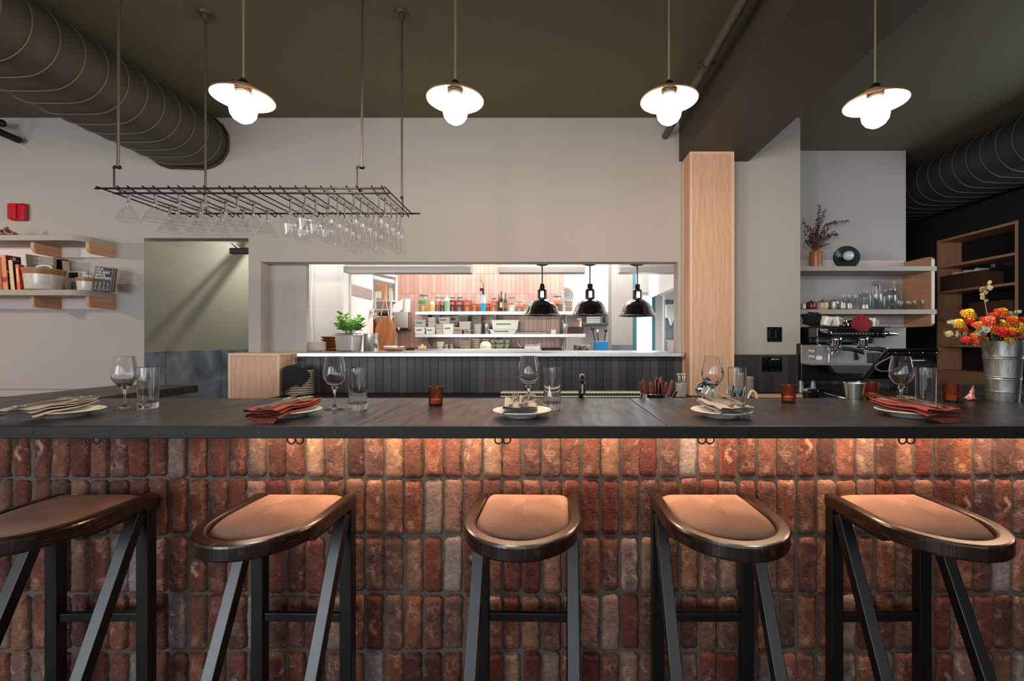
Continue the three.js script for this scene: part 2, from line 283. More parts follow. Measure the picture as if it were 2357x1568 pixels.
// ---------------------------------------------------------------- oak column and low oak cabinet
function framedPanel(name, label, cat, x0, x1, y0, y1, d0, d1, sideLeft) {
  const t = thing(name, label, cat, [(x0 + x1) / 2, y0, -(d0 + d1) / 2]), w = x1 - x0, h = y1 - y0, d = d1 - d0, e = 0.018;
  mesh('body', bx(w - 0.012, h - 0.004, d - 0.012, 0, h / 2 - 0.002, 0, 0), MAT.oak, t);
  mesh('edge_trim', [bx(w - 2 * e - 0.0004, e, 0.0085, 0, h - e / 2, d / 2 - 0.0043, 0, 'x'),
    ...[-1, 1].map((s) => [bx(e, h, e, s * (w / 2 - e / 2), h / 2, d / 2 - e / 2, 0), bx(e, h, e, s * (w / 2 - e / 2), h / 2, -d / 2 + e / 2, 0), bx(0.0085, e, d - 2 * e - 0.0004, s * (w / 2 - 0.0043), h - e / 2, 0, 0, 'z')])], MAT.oakEdge, t);
  return t;
}
framedPanel('oak_column', 'tall square oak-clad column under the dark ceiling beam', 'column', PX(1588, 3.12), PX(1690, 3.12), 0, 2.598, 3.12, 3.298);
framedPanel('oak_cabinet', 'low oak cabinet between the doorway and the dark tiled counter', 'cabinet', PX(525, 3.1), PX(643, 3.1), 0, 1.219, 3.1, 3.298);

// ---------------------------------------------------------------- slate tile bands below the pass and beside the column
const slateTints = [0x2b2a2e, 0x242327, 0x353338, 0x3f3c40, 0x1f1f23, 0x302d30].map((c) => std({ color: c, roughness: 0.42, bumpMap: rep(greyNoise, 3, 3), bumpScale: 0.0012 }));
function tileBand(name, x0, x1, y0, y1, d, w, tints) {
  const t = thing(name, 'slate tile band', 'wall'); t.userData = { kind: 'structure' };
  mesh('grout', bb(x0, x1, y0, y1, d - 0.004, d + 0.006), std({ color: 0x17171a, roughness: 0.9 }), t);
  const n = Math.round((x1 - x0) / w), geo = bx((x1 - x0) / n - 0.002, y1 - y0 - 0.002, 0.01, 0, 0, 0, 0.001);
  for (let i = 0; i < n; i++) { const m = mesh('tile', geo, tints[Math.floor(rnd() * tints.length)], t); m.position.set(x0 + (i + 0.5) * (x1 - x0) / n, (y0 + y1) / 2, -(d - 0.006) + rr(-0.0008, 0.0008)); }
}
tileBand('wall_tiles_pass', PX(684, 3.3) + 0.002, 0.965, 0.925, 1.185, 3.302, 0.057, slateTints);
tileBand('wall_tiles_right', 1.285, 1.838, 0.93, 1.203, 3.292, 0.0565, slateTints.slice(2, 4).concat(slateTints.slice(5)));

// ================================================================ the bar: counter, brick front, stools
const TOP = 1.07, BAR0 = 1.25, BAR1 = 1.86, BRICK_D = 1.6;
{
  const t = thing('bar_counter', 'long black stone bar counter with a satin top and returns at both ends', 'bar counter');
  const seams = [-2.27, -0.525, 0.33, 2.95];
  for (let i = 0; i < 3; i++) mesh('slab', bb(seams[i] + 0.0012, seams[i + 1] - 0.0012, TOP - 0.03, TOP, BAR0 + 0.006, BAR1, 0.002, 'x'), MAT.stone, t);
  mesh('front_lip', bb(-2.27, 2.95, TOP - 0.034, TOP - 0.0006, BAR0, BAR0 + 0.008, 0.002, 'x'), MAT.stoneEdge, t);
  for (let i = 0; i < 22; i++) { const s = mesh('lip_screw', rot(new THREE.CylinderGeometry(0.0035, 0.0035, 0.002, 10), Math.PI / 2, 0, 0), MAT.black, t); s.position.set(-1.62 + i * 0.2075, TOP - 0.018, -BAR0 + 0.0005); }
  mesh('return_slab', [bb(-2.27, -1.865, TOP - 0.04, TOP, BAR1 + 0.001, 2.43, 0.002, 'z')], MAT.stone, t);
  mesh('return_slab', [bb(1.66, 2.95, TOP - 0.04, TOP, BAR1 + 0.001, 2.44, 0.002, 'z')], MAT.stone, t);
  mesh('end_panel', bb(-2.2, -2.0, 0.0, TOP - 0.041, BAR1 + 0.02, 2.36), MAT.black, t); mesh('end_panel', bb(1.75, 2.85, 0, TOP - 0.041, BAR1 + 0.02, 2.38), MAT.black, t);
}
// brick atlas: 8 x 2 cells, each one brick face
const BRICKS = [[158, 82, 62], [170, 96, 74], [148, 72, 58], [182, 116, 92], [136, 82, 66], [168, 130, 116], [182, 154, 138], [188, 138, 108], [112, 68, 58], [166, 108, 84], [186, 126, 104], [150, 92, 76], [144, 70, 54], [162, 102, 84], [130, 92, 80], [172, 98, 70]];
const atlasAt = (x, y) => {
  const cx = Math.floor(x / 128), cy = Math.floor(y / 512), k = cy * 8 + cx, u = (x % 128) / 128, v = (y % 512) / 512, s = 200 + k * 11;
  const wu = fbm(u * 3 + k, v * 9, 3, s + 51) - 0.5, wv = fbm(u * 3 + k + 9, v * 9, 3, s + 53) - 0.5;
  const big = fbm(u * 1.6 + k * 13 + wu, v * 4 + wv, 5, s), mid = fbm(u * 7 + k * 5, v * 24, 4, s + 3), fine = fbm(u * 40, v * 140, 2, s + 5);
  let c = mix3(BRICKS[k].map((q, i) => q * [0.52, 0.55, 0.58][i]), BRICKS[k].map((q, i) => Math.min(255, q * [0.9, 0.97, 1.02][i])), clamp(0.55 * big + 0.3 * mid + 0.15 * fine));
  const pale = sstep(0.5, 0.78, fbm(u * 2 + k * 7 + wu * 2, v * 5 + 3 + wv * 2, 5, s + 17) * 0.75 + fine * 0.25); c = mix3(c, [206, 180, 160], pale * (0.4 + 0.5 * hsh(k, 1, 5)));
  const dark = sstep(0.55, 0.8, fbm(u * 2 + k * 3 + wv * 2, v * 5 + 9 + wu * 2, 5, s + 29) * 0.75 + mid * 0.25); c = mix3(c, [62, 42, 37], dark * (0.3 + 0.6 * hsh(k, 2, 5)));
  const e = Math.min(u, 1 - u) * 58, f = Math.min(v, 1 - v) * 190, edge = sstep(5, 0.5, Math.min(e, f) + 6 * (mid - 0.5)); c = mix3(c, [160, 138, 122], edge * 0.45);
  return [c, 0.4 * big + 0.35 * mid + 0.25 * fine - 0.3 * sstep(0.62, 0.7, fbm(u * 9 + k, v * 30, 2, s + 37))];
};
const brickColor = tex(1024, 1024, (x, y) => atlasAt(x, y)[0]), brickBump = tex(1024, 1024, (x, y) => atlasAt(x, y)[1], false);
const brickMats = [0xffffff, 0xf2ddd2, 0xe6d2c8, 0xfff0e0, 0xd8c0b6].map((c) => std({ color: c, map: brickColor, bumpMap: brickBump, bumpScale: 0.004, roughness: 0.88 }));
function brickGeo(k) {
  const w = 0.0592 + rr(-0.003, 0.0025), h = 0.193 + rr(-0.005, 0.003), nx = 8, ny = 18, cx = k % 8, cy = Math.floor(k / 8), s = k * 31 + 5;
  const g = surf((a, b) => {
    const i = Math.round(a * nx), j = Math.round(b * ny), edge = i === 0 || i === nx || j === 0 || j === ny, ring = !edge && (i === 1 || i === nx - 1 || j === 1 || j === ny - 1);
    let u = clamp((i - 1) / (nx - 2)), v = clamp((j - 1) / (ny - 2));
    const corner = Math.max(0, Math.abs(u - 0.5) * 2 - 0.75) * Math.max(0, Math.abs(v - 0.5) * 2 - 0.9) * 22;
    let x = (u - 0.5) * (w - corner * 0.008), y = (v - 0.5) * (h - corner * 0.02);
    const jit = (fbm(u * 3 + k, v * 9, 2, s) - 0.5);
    if (edge || ring) { x += Math.sign(u - 0.5) * (Math.abs(u - 0.5) > 0.45 ? 1 : 0) * jit * 0.007; y += Math.sign(v - 0.5) * (Math.abs(v - 0.5) > 0.45 ? 1 : 0) * jit * 0.008; }
    const z = edge ? -0.03 : ring ? -0.006 - 0.004 * rndAt(i, j, s) : 0.007 * (fbm(u * 3 + k * 3, v * 8, 3, s + 9) - 0.5);
    return [x, y, z];
  }, nx, ny);
  const p = g.attributes.position, uv = g.attributes.uv;
  for (let i = 0; i < p.count; i++) uv.setXY(i, (cx + clamp(p.getX(i) / w + 0.5, 0.01, 0.99)) / 8, (cy + clamp(p.getY(i) / h + 0.5, 0.005, 0.995)) / 2);
  return g;
}
function rndAt(i, j, s) { return hsh(i, j, s); }
{
  const t = thing('brick_bar_base', 'bar base of vertical reclaimed bricks with grey mortar below the black counter', 'brick wall');
  mesh('mortar', surf((u, v) => [lerp(-2.45, 2.95, u), lerp(0, TOP - 0.036, v), -BRICK_D - 0.014 + 0.006 * (fbm(u * 320, v * 60, 3, 300) - 0.5)], 540, 100), std({ color: 0x62574e, roughness: 0.95, bumpMap: rep(greyNoise, 30, 6), bumpScale: 0.004 }), t);
  mesh('core', bb(-2.45, 2.95, 0, TOP - 0.036, BRICK_D + 0.03, 1.82), MAT.black, t);
  const geos = []; for (let k = 0; k < 16; k++) geos.push(brickGeo(k));
  const rest = [], rowsY = [0.9185, 0.7175, 0.5145, 0.3115, 0.1085];
  rowsY.forEach((y, r) => {
    for (let i = -5; i < 72; i++) {
      const x = -2.1 + (i + 0.5) * 0.0692 + rr(-0.0025, 0.0025), k = Math.floor(rnd() * 16), yy = y + rr(-0.003, 0.003), flip = rnd() < 0.5;
      if (i >= 0 && i < 59) { const m = mesh('brick', geos[k], brickMats[Math.floor(rnd() * 5)], t); m.position.set(x, yy, -BRICK_D + rr(-0.004, 0.005)); m.rotation.set(rr(-0.01, 0.01), rr(-0.03, 0.03), rr(-0.012, 0.012) + (flip ? Math.PI : 0)); }
      else { const g = geos[k].clone(); rest.push(g.translate(x, yy, -BRICK_D)); }
    }
  });
  const m = mesh('bricks_outside', rest, brickMats[0], t); m.userData.kind = 'stuff';
}
// LED strip tucked under the counter: glowing diffuser and the light just below it
{
  const t = thing('led_strip', 'warm LED strip tucked under the black counter above the bricks', 'light strip', [0.45, TOP - 0.036, -BRICK_D + 0.062]);
  mesh('channel', bx(3.0, 0.006, 0.018, 0, -0.003, 0), MAT.steelDull, t);
  mesh('led_diffuser', bx(2.98, 0.003, 0.012, 0, -0.0075, 0), std({ color: 0xffffff, emissive: new THREE.Color().setRGB(1, 0.62, 0.3), emissiveIntensity: 20 }), t);
  areaLight('led_strip_light', [1.0, 0.66, 0.42], 560, 2.98, 0.012, [0.45, TOP - 0.0465, -BRICK_D + 0.062], [0.45, 0, -BRICK_D + 0.0619]);
}
// twin-ring bag hooks below the lip
{
  const pos = [213, 680, 1157, 1625, 2087], lab = ['leftmost', 'second from left', 'middle', 'second from right', 'rightmost'];
  pos.forEach((px, i) => {
    const t = thing('bag_hook', `black twin-ring bag hook under the counter lip, ${lab[i]} of five`, 'hook', [PX(px, 1.29), TOP - 0.034, -1.29], 0, 'bag hooks under the bar counter');
    mesh('plate', bx(0.05, 0.004, 0.02, 0, -0.002, 0, 0.001), MAT.black, t);
    for (const s of [-1, 1]) mesh('ring', new THREE.TorusGeometry(0.011, 0.0022, 8, 20).translate(s * 0.0115, -0.012, 0), MAT.black, t);
  });
}
// ---------------------------------------------------------------- bar stools
const SEAT = 0.785;
function dOutline(w, d, straight, n = 22, z0 = 0) {   // D shape in x / z, straight back at z = z0, round front
  const p = [[-w / 2, z0], [-w / 2, z0 + straight * 0.5], [-w / 2, z0 + straight]];
  for (let i = 1; i < n; i++) { const a = Math.PI - Math.PI * i / n; p.push([w / 2 * Math.cos(a), z0 + straight + (d - straight) * Math.sin(a)]); }
  p.push([w / 2, z0 + straight], [w / 2, z0 + straight * 0.5], [w / 2, z0]); return p;
}
function makeStool() {
  const t = thing('bar_stool', '', 'bar stool', [0, 0, 0], 0, 'bar stools along the counter');
  // U-shaped lacquered frame, open at the back
  const outer = dOutline(0.338, 0.405, 0.2, 44), inner = dOutline(0.272, 0.366, 0.2, 44).reverse();
  const fr = ext(shape([...outer, ...inner]), 0.03, 0.007); rot(fr, Math.PI / 2, 0, 0); fr.translate(0, SEAT + 0.0, 0);
  mesh('seat_frame', muv(fr, 'x'), MAT.lacquer, t);
  mesh('seat_board', (() => { const g = ext(shape(dOutline(0.275, 0.368, 0.2)), 0.012); rot(g, Math.PI / 2, 0, 0); return muv(g.translate(0, SEAT - 0.014, 0)); })(), MAT.blackWood, t);
  const b = dOutline(0.268, 0.362, 0.2, 30, 0.002), N = b.length, rings = 14, edgeDist = (x, z) => { let m = 1; for (let i = 0; i < N; i++) { const [ax, az] = b[i], [bx_, bz] = b[(i + 1) % N], ex = bx_ - ax, ez = bz - az, L = ex * ex + ez * ez || 1e-9, t_ = clamp(((x - ax) * ex + (z - az) * ez) / L); m = Math.min(m, Math.hypot(x - ax - ex * t_, z - az - ez * t_)); } return m; }, pos = [], uv = [], idx = [], c = [0, 0.16];
  for (let r = 0; r <= rings; r++) for (let i = 0; i < N; i++) {
    const q = r / rings, s = Math.sin(q * Math.PI / 2), x = c[0] + s * (b[i][0] - c[0]), z = c[1] + s * (b[i][1] - c[1]), y = SEAT - 0.014 + 0.033 * (1 - Math.exp(-edgeDist(x, z) / 0.026)) + 0.006 * (1 - Math.pow((z - 0.17) / 0.2, 2));
    pos.push(x, y, z); uv.push(x, z);
  }
  for (let r = 0; r < rings; r++) for (let i = 0; i < N; i++) { const j = (i + 1) % N, a = r * N + i, e = r * N + j, f = a + N, h = e + N; idx.push(a, e, f, e, h, f); }
  const g = new THREE.BufferGeometry(); g.setAttribute('position', new THREE.Float32BufferAttribute(pos, 3)); g.setAttribute('uv', new THREE.Float32BufferAttribute(uv, 2)); g.setIndex(idx); g.computeVertexNormals();
  if (g.attributes.normal.getY(2 * N + 3) < 0) { g.setIndex(idx.map((_, i) => idx[i - (i % 3) + [0, 2, 1][i % 3]])); g.computeVertexNormals(); }
  { let m = g; m.deleteAttribute('normal'); m = mergeVertices(m, 1e-5); m.computeVertexNormals(); mesh('cushion', m, MAT.suede, t); }
  for (const s of [-1, 1]) {
    mesh('leg', bx(0.04, SEAT - 0.03, 0.036, s * 0.148, (SEAT - 0.03) / 2, 0.018, 0.003), MAT.blackWood, t);
    mesh('leg', beam([s * 0.148, SEAT - 0.045, 0.052], [s * 0.148, 0.0, 0.392], 0.036, 0.034, 0.003), MAT.blackWood, t);
    mesh('side_rail', beam([s * 0.14, SEAT - 0.042, 0.02], [s * 0.14, SEAT - 0.042, 0.235], 0.026, 0.022, 0.002), MAT.blackWood, t);
  }
  mesh('foot_rung', bx(0.262, 0.028, 0.02, 0, 0.385, 0.018, 0.003), MAT.blackWood, t);
  mesh('back_rail', bx(0.262, 0.03, 0.02, 0, SEAT - 0.046, 0.012, 0.002), MAT.blackWood, t);
  return t;
}
{
  const proto = makeStool(), xs = [-1.492, -0.815, -0.068, 0.512, 1.1], turns = [0.02, -0.02, -0.03, 0.0, 0.02];
  const lab = ['bar stool at far left, cut off by the picture edge, below the pale-napkin setting', 'bar stool below the left red-napkin setting, second from left', 'middle bar stool of five, below the setting beside the amber candle glass', 'bar stool second from right, below the setting in front of the oak column', 'bar stool at far right, below the red-napkin setting near the flower bucket'];
  xs.forEach((x, i) => { const p = [x, 0, -1.54]; if (i === 0) { proto.position.set(...p); proto.rotation.y = turns[0]; proto.userData.label = lab[0]; } else copy(proto, p, turns[i], lab[i]); });
}

// ================================================================ things on the bar
const settings = [-1.505, -0.808, -0.082, 0.540, 1.128];
const where = ['at far left of the bar', 'second from left', 'at the middle of the bar', 'second from right', 'at far right of the bar'];
// ---- plates: lathe with foot ring, well and rim
const plateGeo = lat([[0, 0.006], [0.045, 0.006], [0.047, 0], [0.052, 0], [0.054, 0.005], [0.074, 0.011], [0.0905, 0.0175], [0.0915, 0.0195], [0.0895, 0.0205], [0.072, 0.0145], [0.058, 0.0105], [0.03, 0.0095], [0, 0.0095]], 56);
settings.forEach((x, i) => tag(mesh('side_plate', plateGeo, MAT.porcelain), `white side plate under a folded ${i === 1 || i === 4 ? 'red' : 'grey'} napkin, ${where[i]}`, 'plate', 'side plates on the bar').position.set(x, TOP, -1.425));
// ---- napkins: one long cloth folded over itself, lying along z on the plate
function napkinGeo(seed, len, red) {
  const W = 0.088, layers = 5, prof = []; const gap = 0.0034;
  for (let l = 0; l < layers; l++) {
    const y = l * gap, dir = l % 2 ? -1 : 1;
    for (let i = 0; i <= 8; i++) prof.push([dir * lerp(-W / 2, W / 2, i / 8) * (1 - 0.05 * hsh(l, 3, seed)), y]);
    for (let i = 1; i < 4; i++) { const a = i / 4 * Math.PI; prof.push([dir * (W / 2 * (1 - 0.05 * hsh(l, 3, seed)) + Math.sin(a) * 0.0035), y + (1 - Math.cos(a)) / 2 * gap]); }
  }
  const g = surf((u, v) => {
    const k = u * (prof.length - 1), i = Math.min(prof.length - 2, Math.floor(k)), f = k - i, px = lerp(prof[i][0], prof[i + 1][0], f), py = lerp(prof[i][1], prof[i + 1][1], f);
    const z = lerp(0, -len, v), end = 1 - v;                             // v = 0: the near end
    const open = Math.pow(Math.max(0, (v - 0.62) / 0.38), 1.5), lift = 0.012 * open;                // far end fans up against the rim
    const wob = 0.0013 * Math.sin(px * 90 + seed * 2 + py * 300) * (0.3 + end) + 0.002 * (fbm(px * 40 + seed, v * 5 + py * 200, 2, 400) - 0.5);
    const sag = -0.010 * sstep(0.3, 0, v);
    return [px * (1 + 0.12 * end + 0.1 * open) + 0.004 * Math.sin(v * 5 + seed), py * (1 + 0.9 * end * end) + lift * (0.4 + 0.6 * Math.abs(px) / (W / 2)) + wob + sag, z + 0.004 * Math.sin(px * 60 + py * 500 + seed)];
  }, 110, 26);
  return g;
}
settings.forEach((x, i) => {
  const red = i === 1 || i === 4, near = [1.292, 1.292, 1.352, 1.335, 1.30][i], len = [0.215, 0.21, 0.155, 0.17, 0.205][i];
  const n = tag(mesh('napkin', napkinGeo(i * 3 + 1, len, red), red ? MAT.redLinen : MAT.linen), `folded ${red ? 'rust red' : 'grey'} linen napkin holding cutlery, ${where[i]}`, 'napkin', 'napkins on the side plates');
  n.position.set(x - [0.02, 0.0, 0.005, -0.015, 0.0][i], TOP + 0.0215, -near); n.rotation.y = [0.06, -0.06, 0.02, 0.12, 0.1][i];
  if (red) {   // frayed corner hanging below the near end
    mesh('frayed_corner', surf((u, v) => [lerp(-0.048, 0.045, u) * (1 - 0.45 * v) + 0.012 * v, -0.0065 - 0.013 * v - 0.0006 * Math.sin(u * 60), 0.002 + 0.007 * v + 0.0008 * Math.sin(u * 26 + 1)], 40, 4), MAT.redLinen, n);
  }
});
// ---- cutlery: handle near (+z), head far (-z)
function handleGeo(len, w0, w1, z1) {
  const s = shape([[-w0 / 2, 0.001], [-w0 / 2 * 0.8, -0.004], [0, -0.0055], [w0 / 2 * 0.8, -0.004], [w0 / 2, 0.001], [w1 / 2 * 1.05, len * 0.3], [w1 / 2, len], [-w1 / 2, len], [-w1 / 2 * 1.05, len * 0.3]]);
  const g = ext(s, 0.0025, 0.0011); return rot(g, -Math.PI / 2, 0, 0).translate(0, 0, z1);    // shape y -> -z
}
const forkGeo = merge([handleGeo(0.115, 0.014, 0.0055, 0.095), surf((u, v) => [lerp(-1, 1, u) * lerp(0.003, 0.0115, sstep(0, 0.8, v)), 0.0015 + 0.004 * v * v, lerp(-0.018, -0.05, v)], 6, 8), rot(ext(shape([[-0.0115, 0], [0.0115, 0], [0.0115, 0.008], [-0.0115, 0.008]]), 0.0015), -Math.PI / 2, 0, 0).translate(0, 0.004, -0.046),
  ...[-3, -1, 1, 3].map((k) => tub([[k * 0.0031, 0.0055, -0.05], [k * 0.0031, 0.005, -0.07], [k * 0.003, 0.010, -0.097]], 0.0011, 8, 6))]);
const spoonGeo = merge([handleGeo(0.12, 0.014, 0.0055, 0.095), surf((u, v) => { const a = u * Math.PI * 2, r = v; return [r * 0.0185 * Math.cos(a) * (1 - 0.1 * Math.sin(a)), 0.0035 * r * r + 0.001, -0.052 + r * 0.031 * Math.sin(a)]; }, 28, 6), tub(Array.from({ length: 28 }, (_, i) => { const a = i / 28 * Math.PI * 2; return [0.0185 * Math.cos(a) * (1 - 0.1 * Math.sin(a)), 0.0045, -0.052 + 0.031 * Math.sin(a)]; }), 0.0009, 56, 5, true)]);
const knifeGeo = merge([handleGeo(0.095, 0.015, 0.009, 0.095), rot(ext(shape([[-0.004, 0], [0.005, 0], [0.0075, 0.02], [0.0085, 0.06], [0.006, 0.085], [-0.002, 0.092], [-0.0045, 0.08]]), 0.0012, 0.0004), -Math.PI / 2, 0, 0).translate(0, 0.0008, 0.002)]);
const cutSteel = MAT.cutlery.clone(); cutSteel.side = THREE.DoubleSide;
settings.forEach((x, i) => {
  const base = [x - [0.02, 0.0, 0.005, -0.015, 0.0][i], TOP + 0.0445, -[1.39, 1.385, 1.435, 1.43, 1.395][i]], a = [0.0, -0.1, 0.0, 0.16, 0.12][i], o = [[-0.024, 0.02], [0.0, 0.012], [0.024, 0.02]];
  [['fork', forkGeo], ['table_knife', knifeGeo], ['spoon', spoonGeo]].forEach(([n, g], k) => {
    const m = tag(mesh(n, g, cutSteel), `polished steel ${n.replace('table_', '')} on the folded ${i === 1 || i === 4 ? 'red' : 'grey'} napkin, setting ${where[i]}`, n.replace('table_', ''), `${n.replace('table_', '')}s of the place settings`);
    m.position.set(base[0] + o[k][0], base[1] + 0.0015 * k, base[2] - o[k][1] + 0.0); m.rotation.set(0.03, a + rr(-0.1, 0.1) - (k - 1) * 0.05, 0);
  });
});
// ---- wine glasses and tumblers (solid glass walls)
const wineGeo = lat([[0, 0], [0.0325, 0], [0.033, 0.0012], [0.031, 0.0026], [0.012, 0.006], [0.005, 0.010], [0.0036, 0.02], [0.0034, 0.05], [0.0042, 0.062], [0.010, 0.073], [0.0235, 0.087], [0.0335, 0.102], [0.0368, 0.116], [0.0362, 0.130], [0.0322, 0.154], [0.0272, 0.180], [0.0266, 0.1805], [0.0262, 0.180], [0.0311, 0.154], [0.035, 0.130], [0.0356, 0.116], [0.0322, 0.1025], [0.0222, 0.088], [0.010, 0.0765], [0, 0.0735]], 56);
const tumblerGeo = lat([[0, 0], [0.0268, 0], [0.0285, 0.002], [0.0292, 0.02], [0.0302, 0.142], [0.0297, 0.1432], [0.0290, 0.142], [0.0280, 0.026], [0.0250, 0.0215], [0, 0.0215]], 48);
const wines = [[287, 1.57], [770, 1.56], [1217, 1.6], [1640, 1.585], [2074, 1.585]], tumblers = [[341, 1.575], [824, 1.545], [1271, 1.56], [1697, 1.555], [2130, 1.565]];
wines.forEach(([px, d], i) => tag(mesh('wine_glass', wineGeo, MAT.glass), `empty clear wine glass behind the plate ${where[i]}`, 'wine glass', 'wine glasses on the bar').position.set(PX(px, d), TOP, -d));
tumblers.forEach(([px, d], i) => tag(mesh('tumbler', tumblerGeo, MAT.glass), `tall straight clear water tumbler beside the wine glass ${where[i]}`, 'tumbler', 'water tumblers on the bar').position.set(PX(px, d), TOP, -d));
// ---- ribbed amber candle glasses
function ribbed(r0, r1, h, wall, ribs) {
  const out = surf((u, v) => { const a = -u * Math.PI * 2, r = lerp(r0, r1, v) * (1 + 0.022 * Math.cos(a * ribs) * sstep(0.04, 0.12, v) * sstep(1, 0.93, v)); return [r * Math.cos(a), v * h, r * Math.sin(a)]; }, ribs * 6, 10);
  const inn = surf((u, v) => { const a = u * Math.PI * 2, r = lerp(r0, r1, v) - wall; return [r * Math.cos(a), lerp(0.009, h, v), r * Math.sin(a)]; }, ribs * 3, 3);
  const ring = surf((u, v) => { const a = -u * Math.PI * 2, r = lerp(r1, r1 - wall, v); return [r * Math.cos(a), h + 0.0008 * Math.sin(v * Math.PI), r * Math.sin(a)]; }, ribs * 3, 2);
  const b0 = surf((u, v) => { const a = u * Math.PI * 2, r = lerp(r0, 0, 1 - v); return [r * Math.cos(a), 0, r * Math.sin(a)]; }, ribs * 3, 1);
  const b1 = surf((u, v) => { const a = -u * Math.PI * 2, r = lerp(r0 - wall, 0, 1 - v); return [r * Math.cos(a), 0.009, r * Math.sin(a)]; }, ribs * 3, 1);
  return merge([out, inn, ring, b0, b1]);
}
const votiveGeo = ribbed(0.0235, 0.0262, 0.068, 0.003, 26);
[[1003, 1.645, 'alone on the bar left of the middle setting'], [1815, 1.72, 'on the bar right of the oak column'], [2190, 1.735, 'beside the galvanized flower bucket'], [2007, 1.83, 'half hidden behind the brushed steel cup']].forEach(([px, d, l]) => {
  const t = thing('candle_glass', `ribbed amber glass candle holder ${l}`, 'candle holder', [PX(px, d), TOP, -d], 0, 'amber candle glasses');
  mesh('glass_cup', votiveGeo, MAT.amber, t);
  mesh('candle', [cyl(0.0185, 0.0185, 0.014, 0, 0.0095, 0), cyl(0.0007, 0.0007, 0.008, 0, 0.0235, 0, 6)], MAT.white, t);
});
// ---- brushed steel cup, coaster plate, paper, menu holder
tag(mesh('steel_cup', lat([[0, 0], [0.028, 0], [0.0285, 0.001], [0.0385, 0.064], [0.0397, 0.065], [0.038, 0.0655], [0.0275, 0.003], [0, 0.003]], 40), MAT.steel), 'brushed steel tapered cup at the back edge of the bar', 'cup').position.set(PX(1965, 1.83), TOP, -1.825);
tag(mesh('wooden_coaster', lat([[0, 0], [0.05, 0], [0.056, 0.004], [0.056, 0.007], [0.05, 0.0075], [0, 0.006]], 36), std({ color: 0xa86f44, roughness: 0.5 })), 'round brown wooden coaster dish behind the amber glass', 'coaster').position.set(PX(2052, 1.80), TOP, -1.80);
// ---- origami crane
{
  const t = thing('origami_crane', 'red and white patterned paper crane beside the flower bucket', 'origami', [PX(2238, 1.78), TOP, -1.79], 0.3);
  const pat = tex(128, 128, (x, y) => { const u = x / 16 % 1, v = y / 16 % 1, k = vn(x / 7, y / 7, 501); return k > 0.55 || Math.hypot(u - 0.5, v - 0.5) < 0.22 ? [236, 214, 206] : [178, 22, 40]; });
  const pm = std({ map: pat, roughness: 0.8, side: THREE.DoubleSide });
  const tri = (a, b, c) => { const g = new THREE.BufferGeometry(); g.setAttribute('position', new THREE.Float32BufferAttribute([...a, ...b, ...c], 3)); g.setAttribute('uv', new THREE.Float32BufferAttribute([0, 0, 1, 0, 0.5, 1], 2)); g.computeVertexNormals(); return g; };
  const B = [0, 0.03, 0], N = [-0.012, 0.008, 0.014], P = [0.012, 0.008, 0.014], Q = [-0.012, 0.008, -0.014], R = [0.012, 0.008, -0.014];
  mesh('body', [tri(B, N, P), tri(B, Q, R), tri(B, N, Q), tri(B, P, R), tri(N, P, R), tri(N, R, Q)], pm, t);
  mesh('wing', [tri(B, [-0.008, 0.012, 0.01], [0.0, 0.062, 0.012]), tri([0, 0.03, -0.004], [0.006, 0.012, 0.012], [0.0, 0.062, 0.012])], pm, t);
  mesh('wing', [tri([-0.006, 0.02, 0], [-0.006, 0.008, 0.01], [-0.046, 0.004, 0.02]), tri([-0.006, 0.02, 0], [-0.004, 0.006, -0.008], [-0.046, 0.004, 0.02])], pm, t);
  mesh('neck', [tri([0.006, 0.01, 0.003], [0.006, 0.014, -0.003], [0.034, 0.05, 0]), tri([0.006, 0.018, 0.0], [0.008, 0.01, 0.002], [0.034, 0.05, 0])], std({ color: 0x7a1420, roughness: 0.8, side: THREE.DoubleSide }), t);
  mesh('foot', [tri([0.008, 0.012, 0.004], [0.004, 0.01, 0.01], [0.018, 0.0, 0.014]), tri([-0.004, 0.01, 0], [0.004, 0.01, 0.004], [0, 0.0, 0.006])], pm, t);
}
